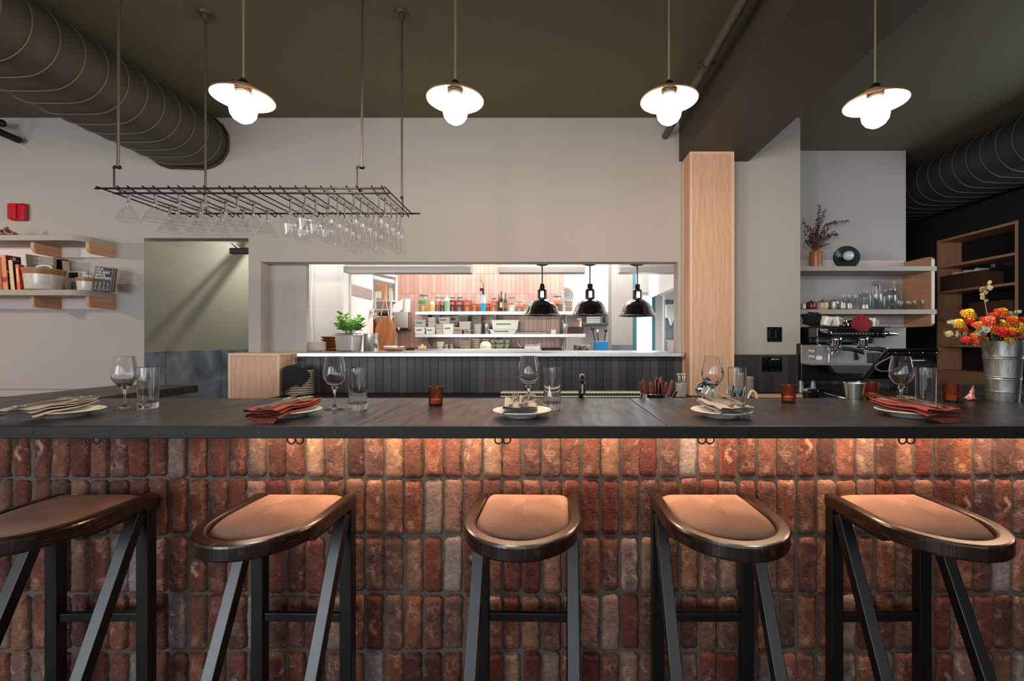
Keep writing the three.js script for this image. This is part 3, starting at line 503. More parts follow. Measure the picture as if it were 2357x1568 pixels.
// ---- galvanized bucket with dried flowers
{
  const bxp = PX(2291, 1.83), bd = 1.80;
  const t = thing('flower_bucket', 'tall galvanized metal bucket holding dried flowers', 'bucket', [bxp, TOP, -bd]);
  const rAt = (y) => lerp(0.0475, 0.062, y / 0.232);
  const pts = [[0, 0.004], [0.044, 0.004], [0.045, 0], [0.0475, 0]];
  for (const y of [0.035, 0.084, 0.092, 0.165, 0.173]) pts.push([rAt(y - 0.004), y - 0.004], [rAt(y) + 0.0017, y - 0.0015], [rAt(y) + 0.0017, y + 0.0015], [rAt(y + 0.004), y + 0.004]);
  pts.push([rAt(0.232), 0.23], [rAt(0.232) + 0.002, 0.232], [rAt(0.232), 0.2345], [rAt(0.232) - 0.0025, 0.232], [0.046, 0.008], [0, 0.008]);
  mesh('pail', lat(pts, 48), MAT.galv, t);
  const wire = MAT.steelDull;
  mesh('handle', [tub([[-0.033, 0.205, 0.058], [-0.034, 0.222, 0.066], [-0.034, 0.243, 0.064], [0, 0.247, 0.064], [0.034, 0.243, 0.064], [0.034, 0.222, 0.066], [0.033, 0.205, 0.058]], 0.0018, 40, 6), sph(0.004, -0.033, 0.205, 0.058, 8, 6), sph(0.004, 0.033, 0.205, 0.058, 8, 6)], wire, t);
  // strawflowers: layered petal heads
  const petalCols = { orange: [0xd8541c, 0xe88a2a], red: [0xb01a1c, 0xd23a20], yellow: [0xdc9a12, 0xf0bf38], coral: [0xd4452c, 0xee8a5e] };
  function headGeo(r, seed) {
    const outer = [], inner = [];
    for (let ring = 0; ring < 4; ring++) { const n = 16 - ring * 2, rr0 = r * (1 - ring * 0.2), up = ring * 0.24 * r; for (let i = 0; i < n; i++) {
      const a = (i + ring * 0.5) / n * Math.PI * 2 + hsh(i, ring, seed) * 0.2, g = surf((u, v) => { const w = Math.pow(Math.sin(Math.PI * Math.min(1, v * 0.78 + 0.16)), 0.55) * r * 0.2, q = v * rr0; return [q, up + 0.34 * r * Math.sin(v * 2.6) + 0.10 * r * v * v + 0.12 * r * Math.abs(u - 0.5), (u - 0.5) * 2 * w]; }, 2, 3);
      g.rotateY(a); (ring < 2 ? outer : inner).push(g); } }
    return [merge(outer), merge(inner), sph(r * 0.3, 0, r * 0.72, 0, 10, 6).scale(1, 0.55, 1).translate(0, r * 0.3, 0)];
  }
  const heads = [1, 2, 3].map((s) => headGeo(1, s)), mats = {};
  for (const k in petalCols) mats[k] = petalCols[k].map((c) => std({ color: c, roughness: 0.65, side: THREE.DoubleSide }));
  const cen = std({ color: 0x6a3a14, roughness: 0.9 }), stemMat = std({ color: 0x6f6a3c, roughness: 0.9 });
  const F0 = [[2226, 727, 'yellow', 1.15], [2204, 748, 'yellow', 1.0], [2232, 745, 'red', 0.9], [2271, 745, 'coral', 1.25], [2248, 752, 'orange', 0.9], [2301, 724, 'orange', 1.1], [2282, 732, 'red', 0.9], [2298, 750, 'yellow', 1.05], [2281, 763, 'yellow', 1.1], [2303, 768, 'red', 1.1], [2327, 741, 'orange', 0.95], [2347, 742, 'red', 0.9], [2334, 757, 'yellow', 1.2], [2347, 764, 'yellow', 0.9], [2340, 775, 'coral', 1.1], [2324, 766, 'orange', 0.8], [2240, 777, 'orange', 0.8], [2253, 771, 'yellow', 0.9], [2222, 786, 'red', 0.8], [2243, 791, 'coral', 0.75], [2265, 785, 'orange', 0.7], [2320, 787, 'yellow', 0.8], [2214, 758, 'orange', 0.8], [2352, 772, 'red', 0.8], [2290, 742, 'red', 0.7], [2318, 752, 'orange', 0.8]];
  F0.forEach(([px, py, kind, s], i) => {
    const d = bd - 0.02 - 0.05 * hsh(i, 1, 77) + (i % 3) * 0.03, x = PX(px, d) - bxp, y = PY(py, d) - TOP, z = -d + bd, f = new THREE.Group();
    const fl = new THREE.Group(); fl.name = numbered('strawflower'); scene.add(fl);
    const place = `${y > 0.335 ? 'top' : y > 0.29 ? 'upper' : y > 0.26 ? 'middle' : 'lower'} ${x < -0.09 ? 'far left' : x < -0.03 ? 'left' : x < 0.03 ? 'centre' : x < 0.08 ? 'right' : 'far right'}`, kinds = { orange: 'orange', red: 'deep red', yellow: 'golden yellow', coral: 'coral and cream' };
    tag(fl, `dried ${kinds[kind]} strawflower at the ${place} of the bucket bouquet`, 'flower', `${kinds[kind]} strawflowers in the bucket`);
    fl.position.set(bxp, TOP, -bd);
    const q = new THREE.Quaternion().setFromUnitVectors(new THREE.Vector3(0, 1, 0), new THREE.Vector3(x * 0.8, 0.5, z * 0.6 + 0.55).normalize());
    const R = 0.0235 * s, hd = heads[i % 3], put = (n, g, m) => { const o = mesh(n, g, m, fl); o.scale.setScalar(R); o.quaternion.copy(q); o.position.set(x, y, z); return o; };
    put('outer_petals', hd[0], mats[kind][0]); put('inner_petals', hd[1], mats[kind][1]); put('flower_centre', hd[2], cen);
    mesh('stem', tub([[x, y, z], [x * 0.6, lerp(y, 0.2, 0.5), z * 0.6], [x * 0.28, 0.17, z * 0.3], [x * 0.1, 0.02, z * 0.1]], 0.0012, 14, 5), stemMat, fl);
  });
  // pale eucalyptus sprigs
  const leafMat = std({ color: 0xa89a70, roughness: 0.9, side: THREE.DoubleSide }), leafGrey = std({ color: 0x8f9384, roughness: 0.9, side: THREE.DoubleSide });
  function sprig(pts, size, label, mat, n) {
    const s = new THREE.Group(); s.name = numbered('dried_sprig'); scene.add(s); tag(s, label, 'dried sprig', 'pale sprigs in the bucket'); s.position.set(bxp, TOP, -bd);
    const P = pts.map(([px, py, dd]) => { const d = bd + dd; return [PX(px, d) - bxp, PY(py, d) - TOP, -dd]; }); P.push([0, 0.03, 0]);
    mesh('stem', tub(P, 0.0013, 30, 5), leafMat, s);
    const c = new THREE.CatmullRomCurve3(P.map((p) => new THREE.Vector3(...p)), false, 'centripetal');
    for (let i = 0; i < n; i++) { const tt = i / n * 0.5, p = c.getPoint(tt), L = size * (0.6 + 0.6 * hsh(i, 5, 9 + pts[0][0])); const g = surf((u, v) => [(u - 0.5) * 2 * L * 0.55 * Math.sin(Math.PI * Math.min(1, v * 0.9 + 0.1)), L * v, 0.2 * L * Math.sin(u * 3.1) * v], 4, 5); const m = mesh('leaf', g, mat, s); m.position.copy(p); m.rotation.set(rr(-0.8, 0.8), rr(0, 6.28), (i % 2 ? 1 : -1) * rr(0.4, 1.6)); }
  }
  sprig([[2279, 654, 0.0], [2264, 676, 0], [2268, 700, 0], [2272, 722, 0]], 0.02, 'tall pale dried sprig rising highest above the orange flowers', leafMat, 9);
  sprig([[2180, 745, -0.03], [2200, 748, -0.02], [2222, 758, -0.01], [2250, 770, 0]], 0.022, 'pale dried sprig sticking out left, upper of two', leafMat, 9);
  sprig([[2178, 770, -0.03], [2200, 773, -0.02], [2225, 776, -0.01], [2255, 780, 0]], 0.024, 'pale dried sprig sticking out left, lower of two', leafMat, 6);
  sprig([[2342, 720, 0.02], [2325, 726, 0.01], [2316, 745, 0], [2305, 770, 0]], 0.018, 'grey green dried sprig on the right of the bouquet', leafGrey, 8);
  sprig([[2262, 760, -0.06], [2256, 764, -0.05], [2262, 776, -0.03], [2275, 790, -0.01]], 0.026, 'grey green leafy sprig among the front flowers', leafGrey, 7);
}

// ================================================================ overhead: pendants, glass rack, ducts, pipes
{
  const bulbMat = std({ color: 0xffffff, emissive: new THREE.Color().setRGB(1, 0.86, 0.66), emissiveIntensity: 42 });
  const clay = phy({ map: rep(speckTex, 3, 1), color: 0xd8b48e, roughness: 0.45, clearcoat: 0.3, clearcoatRoughness: 0.3, side: THREE.DoubleSide }), clayOut = std({ color: 0x8e6a50, roughness: 0.7 });
  const lampD = 1.5, xs = [560, 1048, 1540, 2015], ys = [255, 258, 259, 266];
  const lab = ['leftmost pendant lamp with speckled clay shade, beside the ventilation duct', 'pendant lamp with speckled clay shade, second from left', 'pendant lamp with speckled clay shade in front of the ceiling pipe', 'rightmost pendant lamp with speckled clay shade'];
  const shadeIn = lat([[0.0915, 0.0], [0.088, 0.003], [0.062, 0.017], [0.04, 0.029], [0.03, 0.036], [0.024, 0.04]], 56), shadeOut = lat([[0.024, 0.045], [0.032, 0.042], [0.044, 0.034], [0.066, 0.021], [0.091, 0.006], [0.0935, 0.0025], [0.0915, 0.0]], 56);
  xs.forEach((px, i) => {
    const x = PX(px, lampD), y = PY(ys[i], lampD), t = thing('pendant_lamp', lab[i], 'pendant lamp', [x, y, -lampD], 0, 'pendant lamps above the bar');
    const sh = mesh('lamp_shade', shadeIn, clay, t); sh.position.y = 0.038; mesh('shade_outside', shadeOut, clayOut, sh);
    mesh('socket', [lat([[0, 0.105], [0.007, 0.105], [0.009, 0.099], [0.013, 0.098], [0.013, 0.092], [0.02, 0.088], [0.021, 0.08], [0, 0.08]], 24)], MAT.black, t);
    mesh('socket_ring', [...[0, 1, 2].map((k) => new THREE.TorusGeometry(0.0235 - k * 0.001, 0.0018, 8, 32).rotateX(Math.PI / 2).translate(0, 0.074 - k * 0.006, 0)), cyl(0.021, 0.021, 0.02, 0, 0.058, 0, 28)], MAT.black, t);
    mesh('bulb', [lat([[0, -0.0405], [0.014, -0.038], [0.028, -0.029], [0.037, -0.016], [0.0405, 0], [0.0375, 0.016], [0.029, 0.029], [0.02, 0.038], [0.0145, 0.047], [0.0135, 0.06], [0, 0.06]], 36)], bulbMat, t);
    mesh('cord', [bar([0, 0.104, 0], [0, CEIL - y - 0.03, 0], 0.0032, 8)], std({ color: 0x6e6148, roughness: 0.8 }), t);
    mesh('ceiling_rose', [lat([[0, CEIL - y], [0.05, CEIL - y - 0.001], [0.05, CEIL - y - 0.012], [0.02, CEIL - y - 0.03], [0, CEIL - y - 0.03]], 28)], MAT.darkPaint, t);
    const l = new THREE.PointLight(new THREE.Color().setRGB(...LAMP), 10); l.name = 'pendant_bulb_light'; l.castShadow = true; l.shadow.radius = 1.9; l.position.set(x, y, -lampD); scene.add(l);
  });
  // a further pendant over the tables at the left, outside the picture
  const x = -4.35, y = 2.02, d = 2.05, t = thing('pendant_lamp', 'pendant lamp over the left seating, outside the picture', 'pendant lamp', [x, y, -d]);
  const sh = mesh('lamp_shade', shadeIn, clay, t); sh.position.y = 0.038; mesh('shade_outside', shadeOut, clayOut, sh);
  mesh('bulb', [sph(0.04)], bulbMat, t); mesh('cord', [bar([0, 0.06, 0], [0, CEIL - y, 0], 0.0032, 8)], MAT.black, t); mesh('socket', cyl(0.02, 0.012, 0.04, 0, 0.04, 0), MAT.black, t);
  const l = new THREE.PointLight(new THREE.Color().setRGB(...LAMP), 10); l.name = 'pendant_bulb_light'; l.castShadow = true; l.shadow.radius = 1.9; l.position.set(x, y, -d); scene.add(l);
}
// ---------------------------------------------------------------- hanging glass rack
const RY = 1.934, RF = 1.886, RB = 2.245, RX0 = -1.868, RX1 = -0.655;
const slots = [];
{
  const t = thing('glass_rack', 'black wire glass rack hanging from four rods', 'glass rack', [0, 0, 0]);
  mesh('front_bar', [bar([RX0 - 0.005, RY, -RF], [-0.68, RY, -RF], 0.0042), bar([RX0 + 0.06, RY - 0.016, -RF - 0.012], [-0.66, RY - 0.016, -RF - 0.012], 0.0042)], MAT.wire, t);
  mesh('rear_bar', [bar([RX0, RY - 0.004, -RB], [-0.63, RY - 0.004, -RB], 0.0042)], MAT.wire, t);
  mesh('end_bar', bar([RX1 - 0.02, RY + 0.004, -RF + 0.01], [RX1 - 0.02, RY - 0.002, -RB - 0.02], 0.0032), MAT.wire, t);
  mesh('end_bar', bar([RX0 + 0.01, RY + 0.004, -RF + 0.01], [RX0 + 0.01, RY - 0.002, -RB - 0.02], 0.0032), MAT.wire, t);
  const pitch = 0.1045, gap = 0.042, first = -1.75;
  for (let i = 0; i < 11; i++) {
    const c = first + i * pitch; slots.push(c);
    for (const s of [-1, 1]) mesh('rail_wire', tub([[c + s * gap / 2, RY + 0.006, -RF + 0.014], [c + s * gap / 2, RY + 0.004, -RF], [c + s * gap / 2, RY - 0.012, -RF - 0.03], [c + s * gap / 2, RY - 0.012, -RB + 0.02], [c + s * gap / 2 - s * 0.006, RY - 0.020, -RB - 0.012], [c + s * 0.008, RY - 0.022, -RB - 0.014], [c + s * 0.006, RY - 0.004, -RB - 0.006]], 0.0026, 14, 6, false, false), MAT.wire, t);
  }
  const rods = [[275, 290, RF, 0.012, 'hook'], [834, 841, RF, 0.0, 'hook'], [473, 485, RB, 0, 'rod'], [925, 931, RB, 0, 'rod']];
  rods.forEach(([pb, pt, d], k) => {
    const xb = PX(pb, d), hookY = PY(k < 2 ? 386 : k === 3 ? 455 : 464, d), yTop = CEIL, dz = d - (k < 2 ? 0.006 : 0);
    mesh('hanging_rod', [bar([xb, hookY - 0.004, -dz], [xb + (k < 2 ? 0.004 : 0), yTop, -dz], 0.0052), ...(k < 2 ? [cyl(0.008, 0.008, 0.09, xb + 0.003, PY(12, d), -dz, 10)] : [cyl(0.008, 0.008, 0.05, xb, PY(160, d), -dz, 10)])], MAT.rod, t);
    mesh('ceiling_plate', [cyl(0.03, 0.034, 0.012, xb, CEIL - 0.012, -dz, 20), cyl(0.014, 0.018, 0.03, xb, CEIL - 0.04, -dz, 14)], MAT.rod, t);
    mesh('bracket', k < 2 ? [tub([[xb + 0.012, hookY + 0.002, -dz], [xb - 0.02, hookY + 0.004, -dz], [xb - 0.022, hookY - 0.01, -d], [xb - 0.022, RY + 0.006, -d], [xb - 0.004, RY - 0.01, -d - 0.01]], 0.0036, 20, 7, false, false), new THREE.TorusGeometry(0.009, 0.0028, 7, 16).rotateX(Math.PI / 2).translate(xb, hookY - 0.003, -dz)] : [tub([[xb, hookY, -d], [xb + 0.004, hookY - 0.012, -d], [xb + 0.004, RY + 0.002, -d]], 0.0038, 8, 7, false, false), sph(0.008, xb, hookY, -d, 10, 8)], MAT.wire, t);
  });
}
// hanging glasses: base at the rails, bowl down
{
  const up = (pts) => pts;   // (r, distance below the foot)
  const glassKinds = {   // stem and foot solid, bowl a thin wall with a rounded lip: [stem profile, bowl profile]
    coupe: [[[0, 0.004], [0.031, 0.003], [0.0315, 0.0015], [0.03, 0.0], [0.007, -0.004], [0.005, -0.02], [0.0048, -0.045], [0.0085, -0.06], [0, -0.062]], [[0.0082, -0.0595], [0.015, -0.067], [0.028, -0.088], [0.037, -0.105], [0.0425, -0.118]]],
    wine: [[[0, 0.004], [0.033, 0.003], [0.0335, 0.0015], [0.031, 0.0], [0.006, -0.004], [0.004, -0.02], [0.004, -0.056], [0.0095, -0.068], [0, -0.07]], [[0.009, -0.0675], [0.024, -0.078], [0.036, -0.094], [0.0405, -0.11], [0.0385, -0.135], [0.0325, -0.165]]],
    flute: [[[0, 0.004], [0.028, 0.003], [0.0285, 0.0015], [0.027, 0.0], [0.005, -0.004], [0.0038, -0.02], [0.0038, -0.07], [0.009, -0.083], [0, -0.085]], [[0.0088, -0.0825], [0.018, -0.093], [0.0245, -0.112], [0.0265, -0.14], [0.0262, -0.205]]],
  }, kinds = {};
  for (const k in glassKinds) { const [st, bo] = glassKinds[k], e = bo[bo.length - 1], c = new THREE.CatmullRomCurve3(bo.map(([r, y]) => new THREE.Vector3(r, y, 0))).getPoints(16).map((p) => [p.x, p.y]); kinds[k] = [lat([[0, -0.003], ...st.slice(4)], 20), lat(st.slice(0, 5), 28), lat(c, 32), new THREE.TorusGeometry(e[0], 0.0007, 6, 36).rotateX(Math.PI / 2).translate(0, e[1], 0)]; }
  const rackGlass = phy({ color: 0xffffff, roughness: 0.0, transmission: 1, thickness: 0, ior: 1.75 });
  const put = (name, geo, c, d, label, cat, group) => { const m = thing(name, label, cat, [0, 0, 0], 0, group); mesh('stem', kinds[geo][0], MAT.glass, m); mesh('foot', kinds[geo][1], rackGlass, m); mesh('bowl', kinds[geo][2], rackGlass, m); mesh('rim', kinds[geo][3], MAT.glass, m); m.position.set(c + rr(-0.003, 0.003), RY - 0.0085, -d); m.rotation.y = rnd() * 6; };
  // coupes fill the first slots, three deep; wine glasses and flutes hang at the other end
  const depths = [1.905, 2.025, 2.145];
  for (let i = 0; i < 4; i++) for (let k = 0; k < 3; k++) { if (i === 0 && k > 0) continue; put('coupe_glass', 'coupe', slots[i] + 0.0, depths[k] + (i % 2 ? 0.004 : 0), `clear coupe hanging upside down in the ${ORD[i]} rail from left, ${['front', 'middle', 'rear'][k]} position`, 'glass', 'coupes in the hanging rack'); }
  put('coupe_glass', 'coupe', slots[0], 2.11, 'clear coupe hanging upside down in the first rail from left, rear position', 'glass', 'coupes in the hanging rack');
  [1.955, 2.06, 2.165].forEach((d, k) => put('coupe_glass', 'coupe', slots[4], d, `clear coupe hanging upside down in the fifth rail from left, ${['front', 'middle', 'rear'][k]} position`, 'glass', 'coupes in the hanging rack'));
  for (const [i, d, l] of [[7, 1.905, 'at the front of the eighth'], [7, 2.0, 'in the middle of the eighth'], [6, 1.99, 'at the front of the seventh'], [6, 2.09, 'at the rear of the seventh'], [7, 2.1, 'at the rear of the eighth']]) put('hanging_wine_glass', 'wine', slots[i], d, `round clear wine glass hanging upside down ${l} rack rail`, 'wine glass', 'wine glasses in the hanging rack');
  for (let i = 8; i < 11; i++) for (let k = 0; k < 5; k++) put('flute_glass', 'flute', slots[i], 1.905 + k * 0.07, `tall clear flute hanging upside down in the ${ORD[10 - i]} rail from right, ${ORD[k]} from the front`, 'glass', 'flutes in the hanging rack');
}
// ---------------------------------------------------------------- ventilation ducts: flat oval tubes with wire hoops
function ovalPts(cx0, cx1, cy, r, n = 12) {
  const p = []; for (let i = 0; i <= n; i++) { const a = -Math.PI / 2 + Math.PI * i / n; p.push([cx1 + r * Math.cos(a), cy + r * Math.sin(a)]); } for (let i = 0; i <= n; i++) { const a = Math.PI / 2 + Math.PI * i / n; p.push([cx0 + r * Math.cos(a), cy + r * Math.sin(a)]); } return p;
}
function duct(name, label, cx0, cx1, cy, r, d0, d1, spacing, mat, hoopMat, off = 0) {
  const t = thing(name, label, 'duct'), P = ovalPts(cx0, cx1, cy, r), Q = [...P, P[0]];
  mesh('duct_skin', surf((u, v) => { const k = u * (Q.length - 1), i = Math.min(Q.length - 2, Math.floor(k + 1e-6)), f = k - i; return [lerp(Q[i][0], Q[i + 1][0], f), lerp(Q[i][1], Q[i + 1][1], f), -lerp(d0, d1, v)]; }, Q.length - 1, 24), mat, t);
  for (let d = d0 + off; d < d1 - 0.01; d += spacing) mesh('hoop', tub(ovalPts(cx0, cx1, cy, r + 0.0015, 10).map(([x, y]) => [x, y, -d]), 0.0032, 60, 5, true), hoopMat, t);
  return t;
}
const ductIn = MAT.duct.clone(); ductIn.side = THREE.DoubleSide;
const hoopMat = std({ color: 0x6a6350, roughness: 0.5 });
const dl = duct('ventilation_duct', 'large dark flat-oval ventilation duct running into the wall beside the doorway', -2.70, -2.49, CEIL - 0.184, 0.178, -1.2, 3.29, 0.1175, ductIn, hoopMat, 0.07 - 0.0);
{ // ragged sealant collar where the duct meets the wall
  const P = ovalPts(-2.70, -2.49, CEIL - 0.184, 0.186, 26);
  mesh('sealant_collar', tub(P.map(([x, y], i) => [x + rr(-0.004, 0.004), y + rr(-0.004, 0.004), -3.287 + rr(-0.003, 0.003)]), 0.009, 160, 6, true), MAT.darkPaint, dl);
}
duct('ventilation_duct', 'dark flat-oval ventilation duct along the right-hand wall', 3.42, 3.70, CEIL - 0.198, 0.19, -1.2, 6.6, 0.1175, std({ color: 0x2c2d2a, roughness: 0.5, side: THREE.DoubleSide }), std({ color: 0x55564e, roughness: 0.5 }), 0.03);
// sprinkler pipe beside the beam
{
  const t = thing('ceiling_pipe', 'dark painted pipe with a clamp coupling beside the ceiling beam', 'pipe'), x = 0.845, y = CEIL - 0.135;
  mesh('pipe', [bar([x, y, FRONT_Z - 0.02], [x, y, -3.298], 0.024, 20)], std({ color: 0x504a3c, roughness: 0.5 }), t);
  const d = (CEIL - 0.135 - EYE) * F / (CY - 150);
  mesh('coupling', [rot(cyl(0.031, 0.031, 0.045, 0, -0.0225, 0, 20), Math.PI / 2, 0, 0).translate(x, y, -d), bx(0.03, 0.022, 0.03, x - 0.04, y, -d, 0.005), bx(0.03, 0.022, 0.03, x + 0.04, y, -d, 0.005), bar([x - 0.045, y - 0.02, -d], [x - 0.045, y + 0.02, -d], 0.006), bar([x + 0.045, y - 0.02, -d], [x + 0.045, y + 0.02, -d], 0.006)], std({ color: 0x3d382e, roughness: 0.5 }), t);
}
{ // pipes at the top left corner
  const t = thing('wall_pipe', 'dark pipe ending on the wall at the upper left, below the duct', 'pipe');
  mesh('pipe', [bar([-3.85, PY(300, 3.2), -2.95], [PX(42, 3.26), PY(322, 3.26), -3.26], 0.024, 16), sph(0.024, PX(42, 3.26), PY(322, 3.26), -3.26, 12, 8)], MAT.black, t);
  const u = thing('wall_pipe', 'shorter dark pipe end just under the ceiling at the upper left', 'pipe');
  mesh('pipe', [bar([-4.2, PY(272, 3.1), -2.9], [PX(8, 3.2), PY(285, 3.2), -3.2], 0.02, 16), rot(cyl(0.026, 0.026, 0.03, 0, 0, 0, 14), 0, 0, 1.4).translate(PX(6, 3.2), PY(284, 3.2), -3.2)], MAT.black, u);
}

// ================================================================ left wall shelves and what stands on them
const SD = 3.05, SX1 = PX(267, 3.3), SX0 = -4.25;
function wallShelf(name, label, yTop, railTop, railBot) {
  const t = thing(name, label, 'shelf'), w = SX1 - SX0, dep = WALL_D - SD - 0.001;
  const s = shape([[SX0, 0], [SX1, 0], [SX1, dep * 0.35], ...Array.from({ length: 7 }, (_, i) => { const a = i / 6 * Math.PI / 2; return [SX1 - 0.085 + 0.0 + 0.085 * Math.cos(a), dep - 0.085 + 0.085 * Math.sin(a)]; }), [SX0, dep]]);
  mesh('shelf_board', muv(rot(ext(s, 0.034, 0.002), Math.PI / 2, 0, 0).translate(0, yTop, -WALL_D + 0.0005), 'x'), MAT.shelfPaint, t);
  mesh('back_rail', bb(SX0, SX1 - 0.022, railBot, railTop, WALL_D - 0.019, WALL_D - 0.0005, 0.002, 'x'), MAT.railPaint, t);
  const h = yTop - 0.0345 - railBot;
  for (const x of [SX1 - 0.0215, PX(40, 3.1) + 0.085, -4.2]) {
    const p = [[0.0, 0], [0, h], [0.195, h], ...Array.from({ length: 7 }, (_, i) => { const a = i / 6 * Math.PI / 2; return [0.155 + 0.04 * Math.cos(a), 0.04 - 0.04 * Math.sin(a)]; })];
    const g = ext(shape(p), 0.021, 0.0015); rot(g, 0, -Math.PI / 2, 0);   // x -> z, depth -> -x
    const b = mesh('bracket', muv(g.translate(0.0215, 0, 0), 'z'), MAT.ply, t); b.position.set(x, railBot, -WALL_D + 0.001);
  }
  for (const x of [PX(100, 3.28), SX1 - 0.04]) for (const k of [0.25, 0.75]) mesh('screw_plug', rot(cyl(0.005, 0.005, 0.002, 0, 0, 0, 10), Math.PI / 2, 0, 0).translate(x, lerp(railBot, railTop, k), -WALL_D + 0.019), MAT.ply, t);
  return t;
}
const S1 = PY(541, SD), S2 = PY(667.5, SD);
wallShelf('wall_shelf', 'upper grey wall shelf with plywood brackets, left of the doorway', S1, PY(563, 3.28), PY(593, 3.28));
wallShelf('wall_shelf', 'lower grey wall shelf carrying cookbooks and stoneware crocks', S2, PY(683, 3.28), PY(712, 3.28));
// fire alarm
{
  const t = thing('alarm_box', 'red rounded fire alarm box on the wall above the shelf', 'alarm', [PX(43, 3.28), PY(488.5, 3.28), -WALL_D]);
  mesh('housing', [bx(0.112, 0.124, 0.036, 0, 0, 0.018, 0.014)], std({ color: 0xb00d1e, roughness: 0.3 }), t);
  mesh('cover', [bx(0.06, 0.112, 0.016, -0.024, 0.002, 0.04, 0.007)], std({ color: 0xba1022, roughness: 0.3 }), t);
  mesh('keyhole', rot(cyl(0.0035, 0.0035, 0.002, 0, 0, 0, 10), Math.PI / 2, 0, 0).translate(-0.024, -0.047, 0.048), MAT.black, t);
}
// vase on the upper shelf
{
  const d = 3.14, t = thing('bud_vase', 'squat brown glazed bud vase with red flower motif on the upper shelf', 'vase', [PX(15, d), S1, -d]);
  const glaze = phy({ map: tex(256, 128, (x, y) => { const u = x / 256, v = y / 128, r = Math.hypot((u - 0.26) * 2.2, v - 0.42), k = fbm(x / 20, y / 20, 3, 600); return r < 0.05 ? [20, 14, 14] : r < 0.13 ? [176, 26, 34] : r < 0.165 ? [226, 190, 180] : mix3([70, 42, 30], [112, 74, 52], k); }), roughness: 0.2, clearcoat: 0.8, clearcoatRoughness: 0.1 });
  mesh('vessel', lat([[0, 0], [0.035, 0], [0.055, 0.01], [0.062, 0.022], [0.055, 0.038], [0.03, 0.052], [0.012, 0.06], [0.0095, 0.068], [0.0135, 0.074], [0.011, 0.0745], [0.007, 0.066], [0, 0.06]], 40).rotateY(-0.6), glaze, t);
}
// books on the lower shelf: cover box, page block, printed front
function book(label, x, d, w, h, th, cover, lean, turn, print, pages = 0xe8e0d2) {
  const t = thing('book', label, 'book', [x, S2, -d], turn, 'cookbooks on the lower wall shelf');
  const g = new THREE.Group(); const inner = (n, geo, mat) => { const m = mesh(n, geo, mat, t); m.rotation.z = lean; return m; };
  inner('page_block', bx(th - 0.008, h - 0.008, w - 0.006, th / 2, h / 2, -w / 2 + 0.001), std({ color: pages, roughness: 0.9 }));
  inner('cover', [bx(0.0025, h, w, 0.00125, h / 2, -w / 2, 0.0008), bx(0.0025, h, w, th - 0.00125, h / 2, -w / 2, 0.0008), bx(th, h, 0.003, th / 2, h / 2, 0.0, 0.001)], cover);
  if (print) inner('cover_print', print[0], print[1]);
  return t;
}
const cov = (c, r = 0.55) => std({ color: c, roughness: r });
function spinePrint(w, h, draw, th, lift = 0.0017) { return [new THREE.PlaneGeometry(th * 0.9, h * 0.96).translate(th / 2, h / 2, lift), std({ map: canvasTex(64, 512, draw), roughness: 0.6 })]; }
const bdp = 3.08;
// spines face the room; covers face right
function printedBook(label, px0, d, th, h, w, lean, spine, side, spineDraw, sideDraw) {
  const t = book(label, PX(px0, d), d, w, h, th, cov(spine), lean, 0, spineDraw ? spinePrint(w, h, spineDraw, th) : null);
  if (sideDraw) { const m = mesh('front_print', new THREE.PlaneGeometry(w * 0.98, h * 0.98).rotateY(Math.PI / 2).translate(th + 0.0004, h / 2, -w / 2), std({ map: canvasTex(256, 320, sideDraw), roughness: 0.5 }), t); m.rotation.z = lean; }
  return t;
}
const fillBg = (g, w, h, c) => { g.fillStyle = c; g.fillRect(0, 0, w, h); };
printedBook('pale orange cookbook with red spine label at the far left of the shelf', -12, bdp, 0.045, 0.225, 0.17, 0.07, 0xe0a070, 0, (g, w, h) => { fillBg(g, w, h, '#e6a878'); g.fillStyle = '#f4d8b8'; g.fillRect(22, 0, 8, h); g.fillStyle = '#9c2038'; g.fillRect(0, 400, w, 112); g.fillStyle = '#e8c0a0'; g.font = '30px serif'; g.fillText('JC', 14, 460); }, null);
printedBook('thick cookbook with dark red floral cover', 8, bdp + 0.01, 0.034, 0.24, 0.18, 0.09, 0xdc8060, 0, (g, w, h) => { fillBg(g, w, h, '#e08a68'); g.fillStyle = '#b02a34'; g.fillRect(0, 320, w, 80); }, (g, w, h) => { fillBg(g, w, h, '#3c1c1c'); for (let i = 0; i < 90; i++) { g.fillStyle = ['#8c3434', '#c08878', '#5c2424', '#d8b8a0'][i % 4]; g.beginPath(); g.arc(rnd() * w, rnd() * h, 6 + rnd() * 10, 0, 7); g.fill(); } });
printedBook('cream-spined book with a black cover', 26, bdp + 0.005, 0.026, 0.205, 0.17, 0.10, 0xe0bf94, 0, (g, w, h) => { fillBg(g, w, h, '#dfc096'); }, (g, w, h) => { fillBg(g, w, h, '#161312'); });
printedBook('small red cookbook with orange fruit picture', 40, bdp, 0.022, 0.175, 0.13, 0.08, 0xe06a50, 0, (g, w, h) => { fillBg(g, w, h, '#e0664c'); g.fillStyle = '#f0d0b0'; g.fillRect(18, 60, 26, 300); }, (g, w, h) => { fillBg(g, w, h, '#b8301e'); for (let i = 0; i < 26; i++) { g.fillStyle = ['#e08a28', '#6c1c14', '#e8b040', '#3c2010'][i % 4]; g.beginPath(); g.arc(40 + rnd() * 180, 40 + rnd() * 240, 12 + rnd() * 16, 0, 7); g.fill(); } });
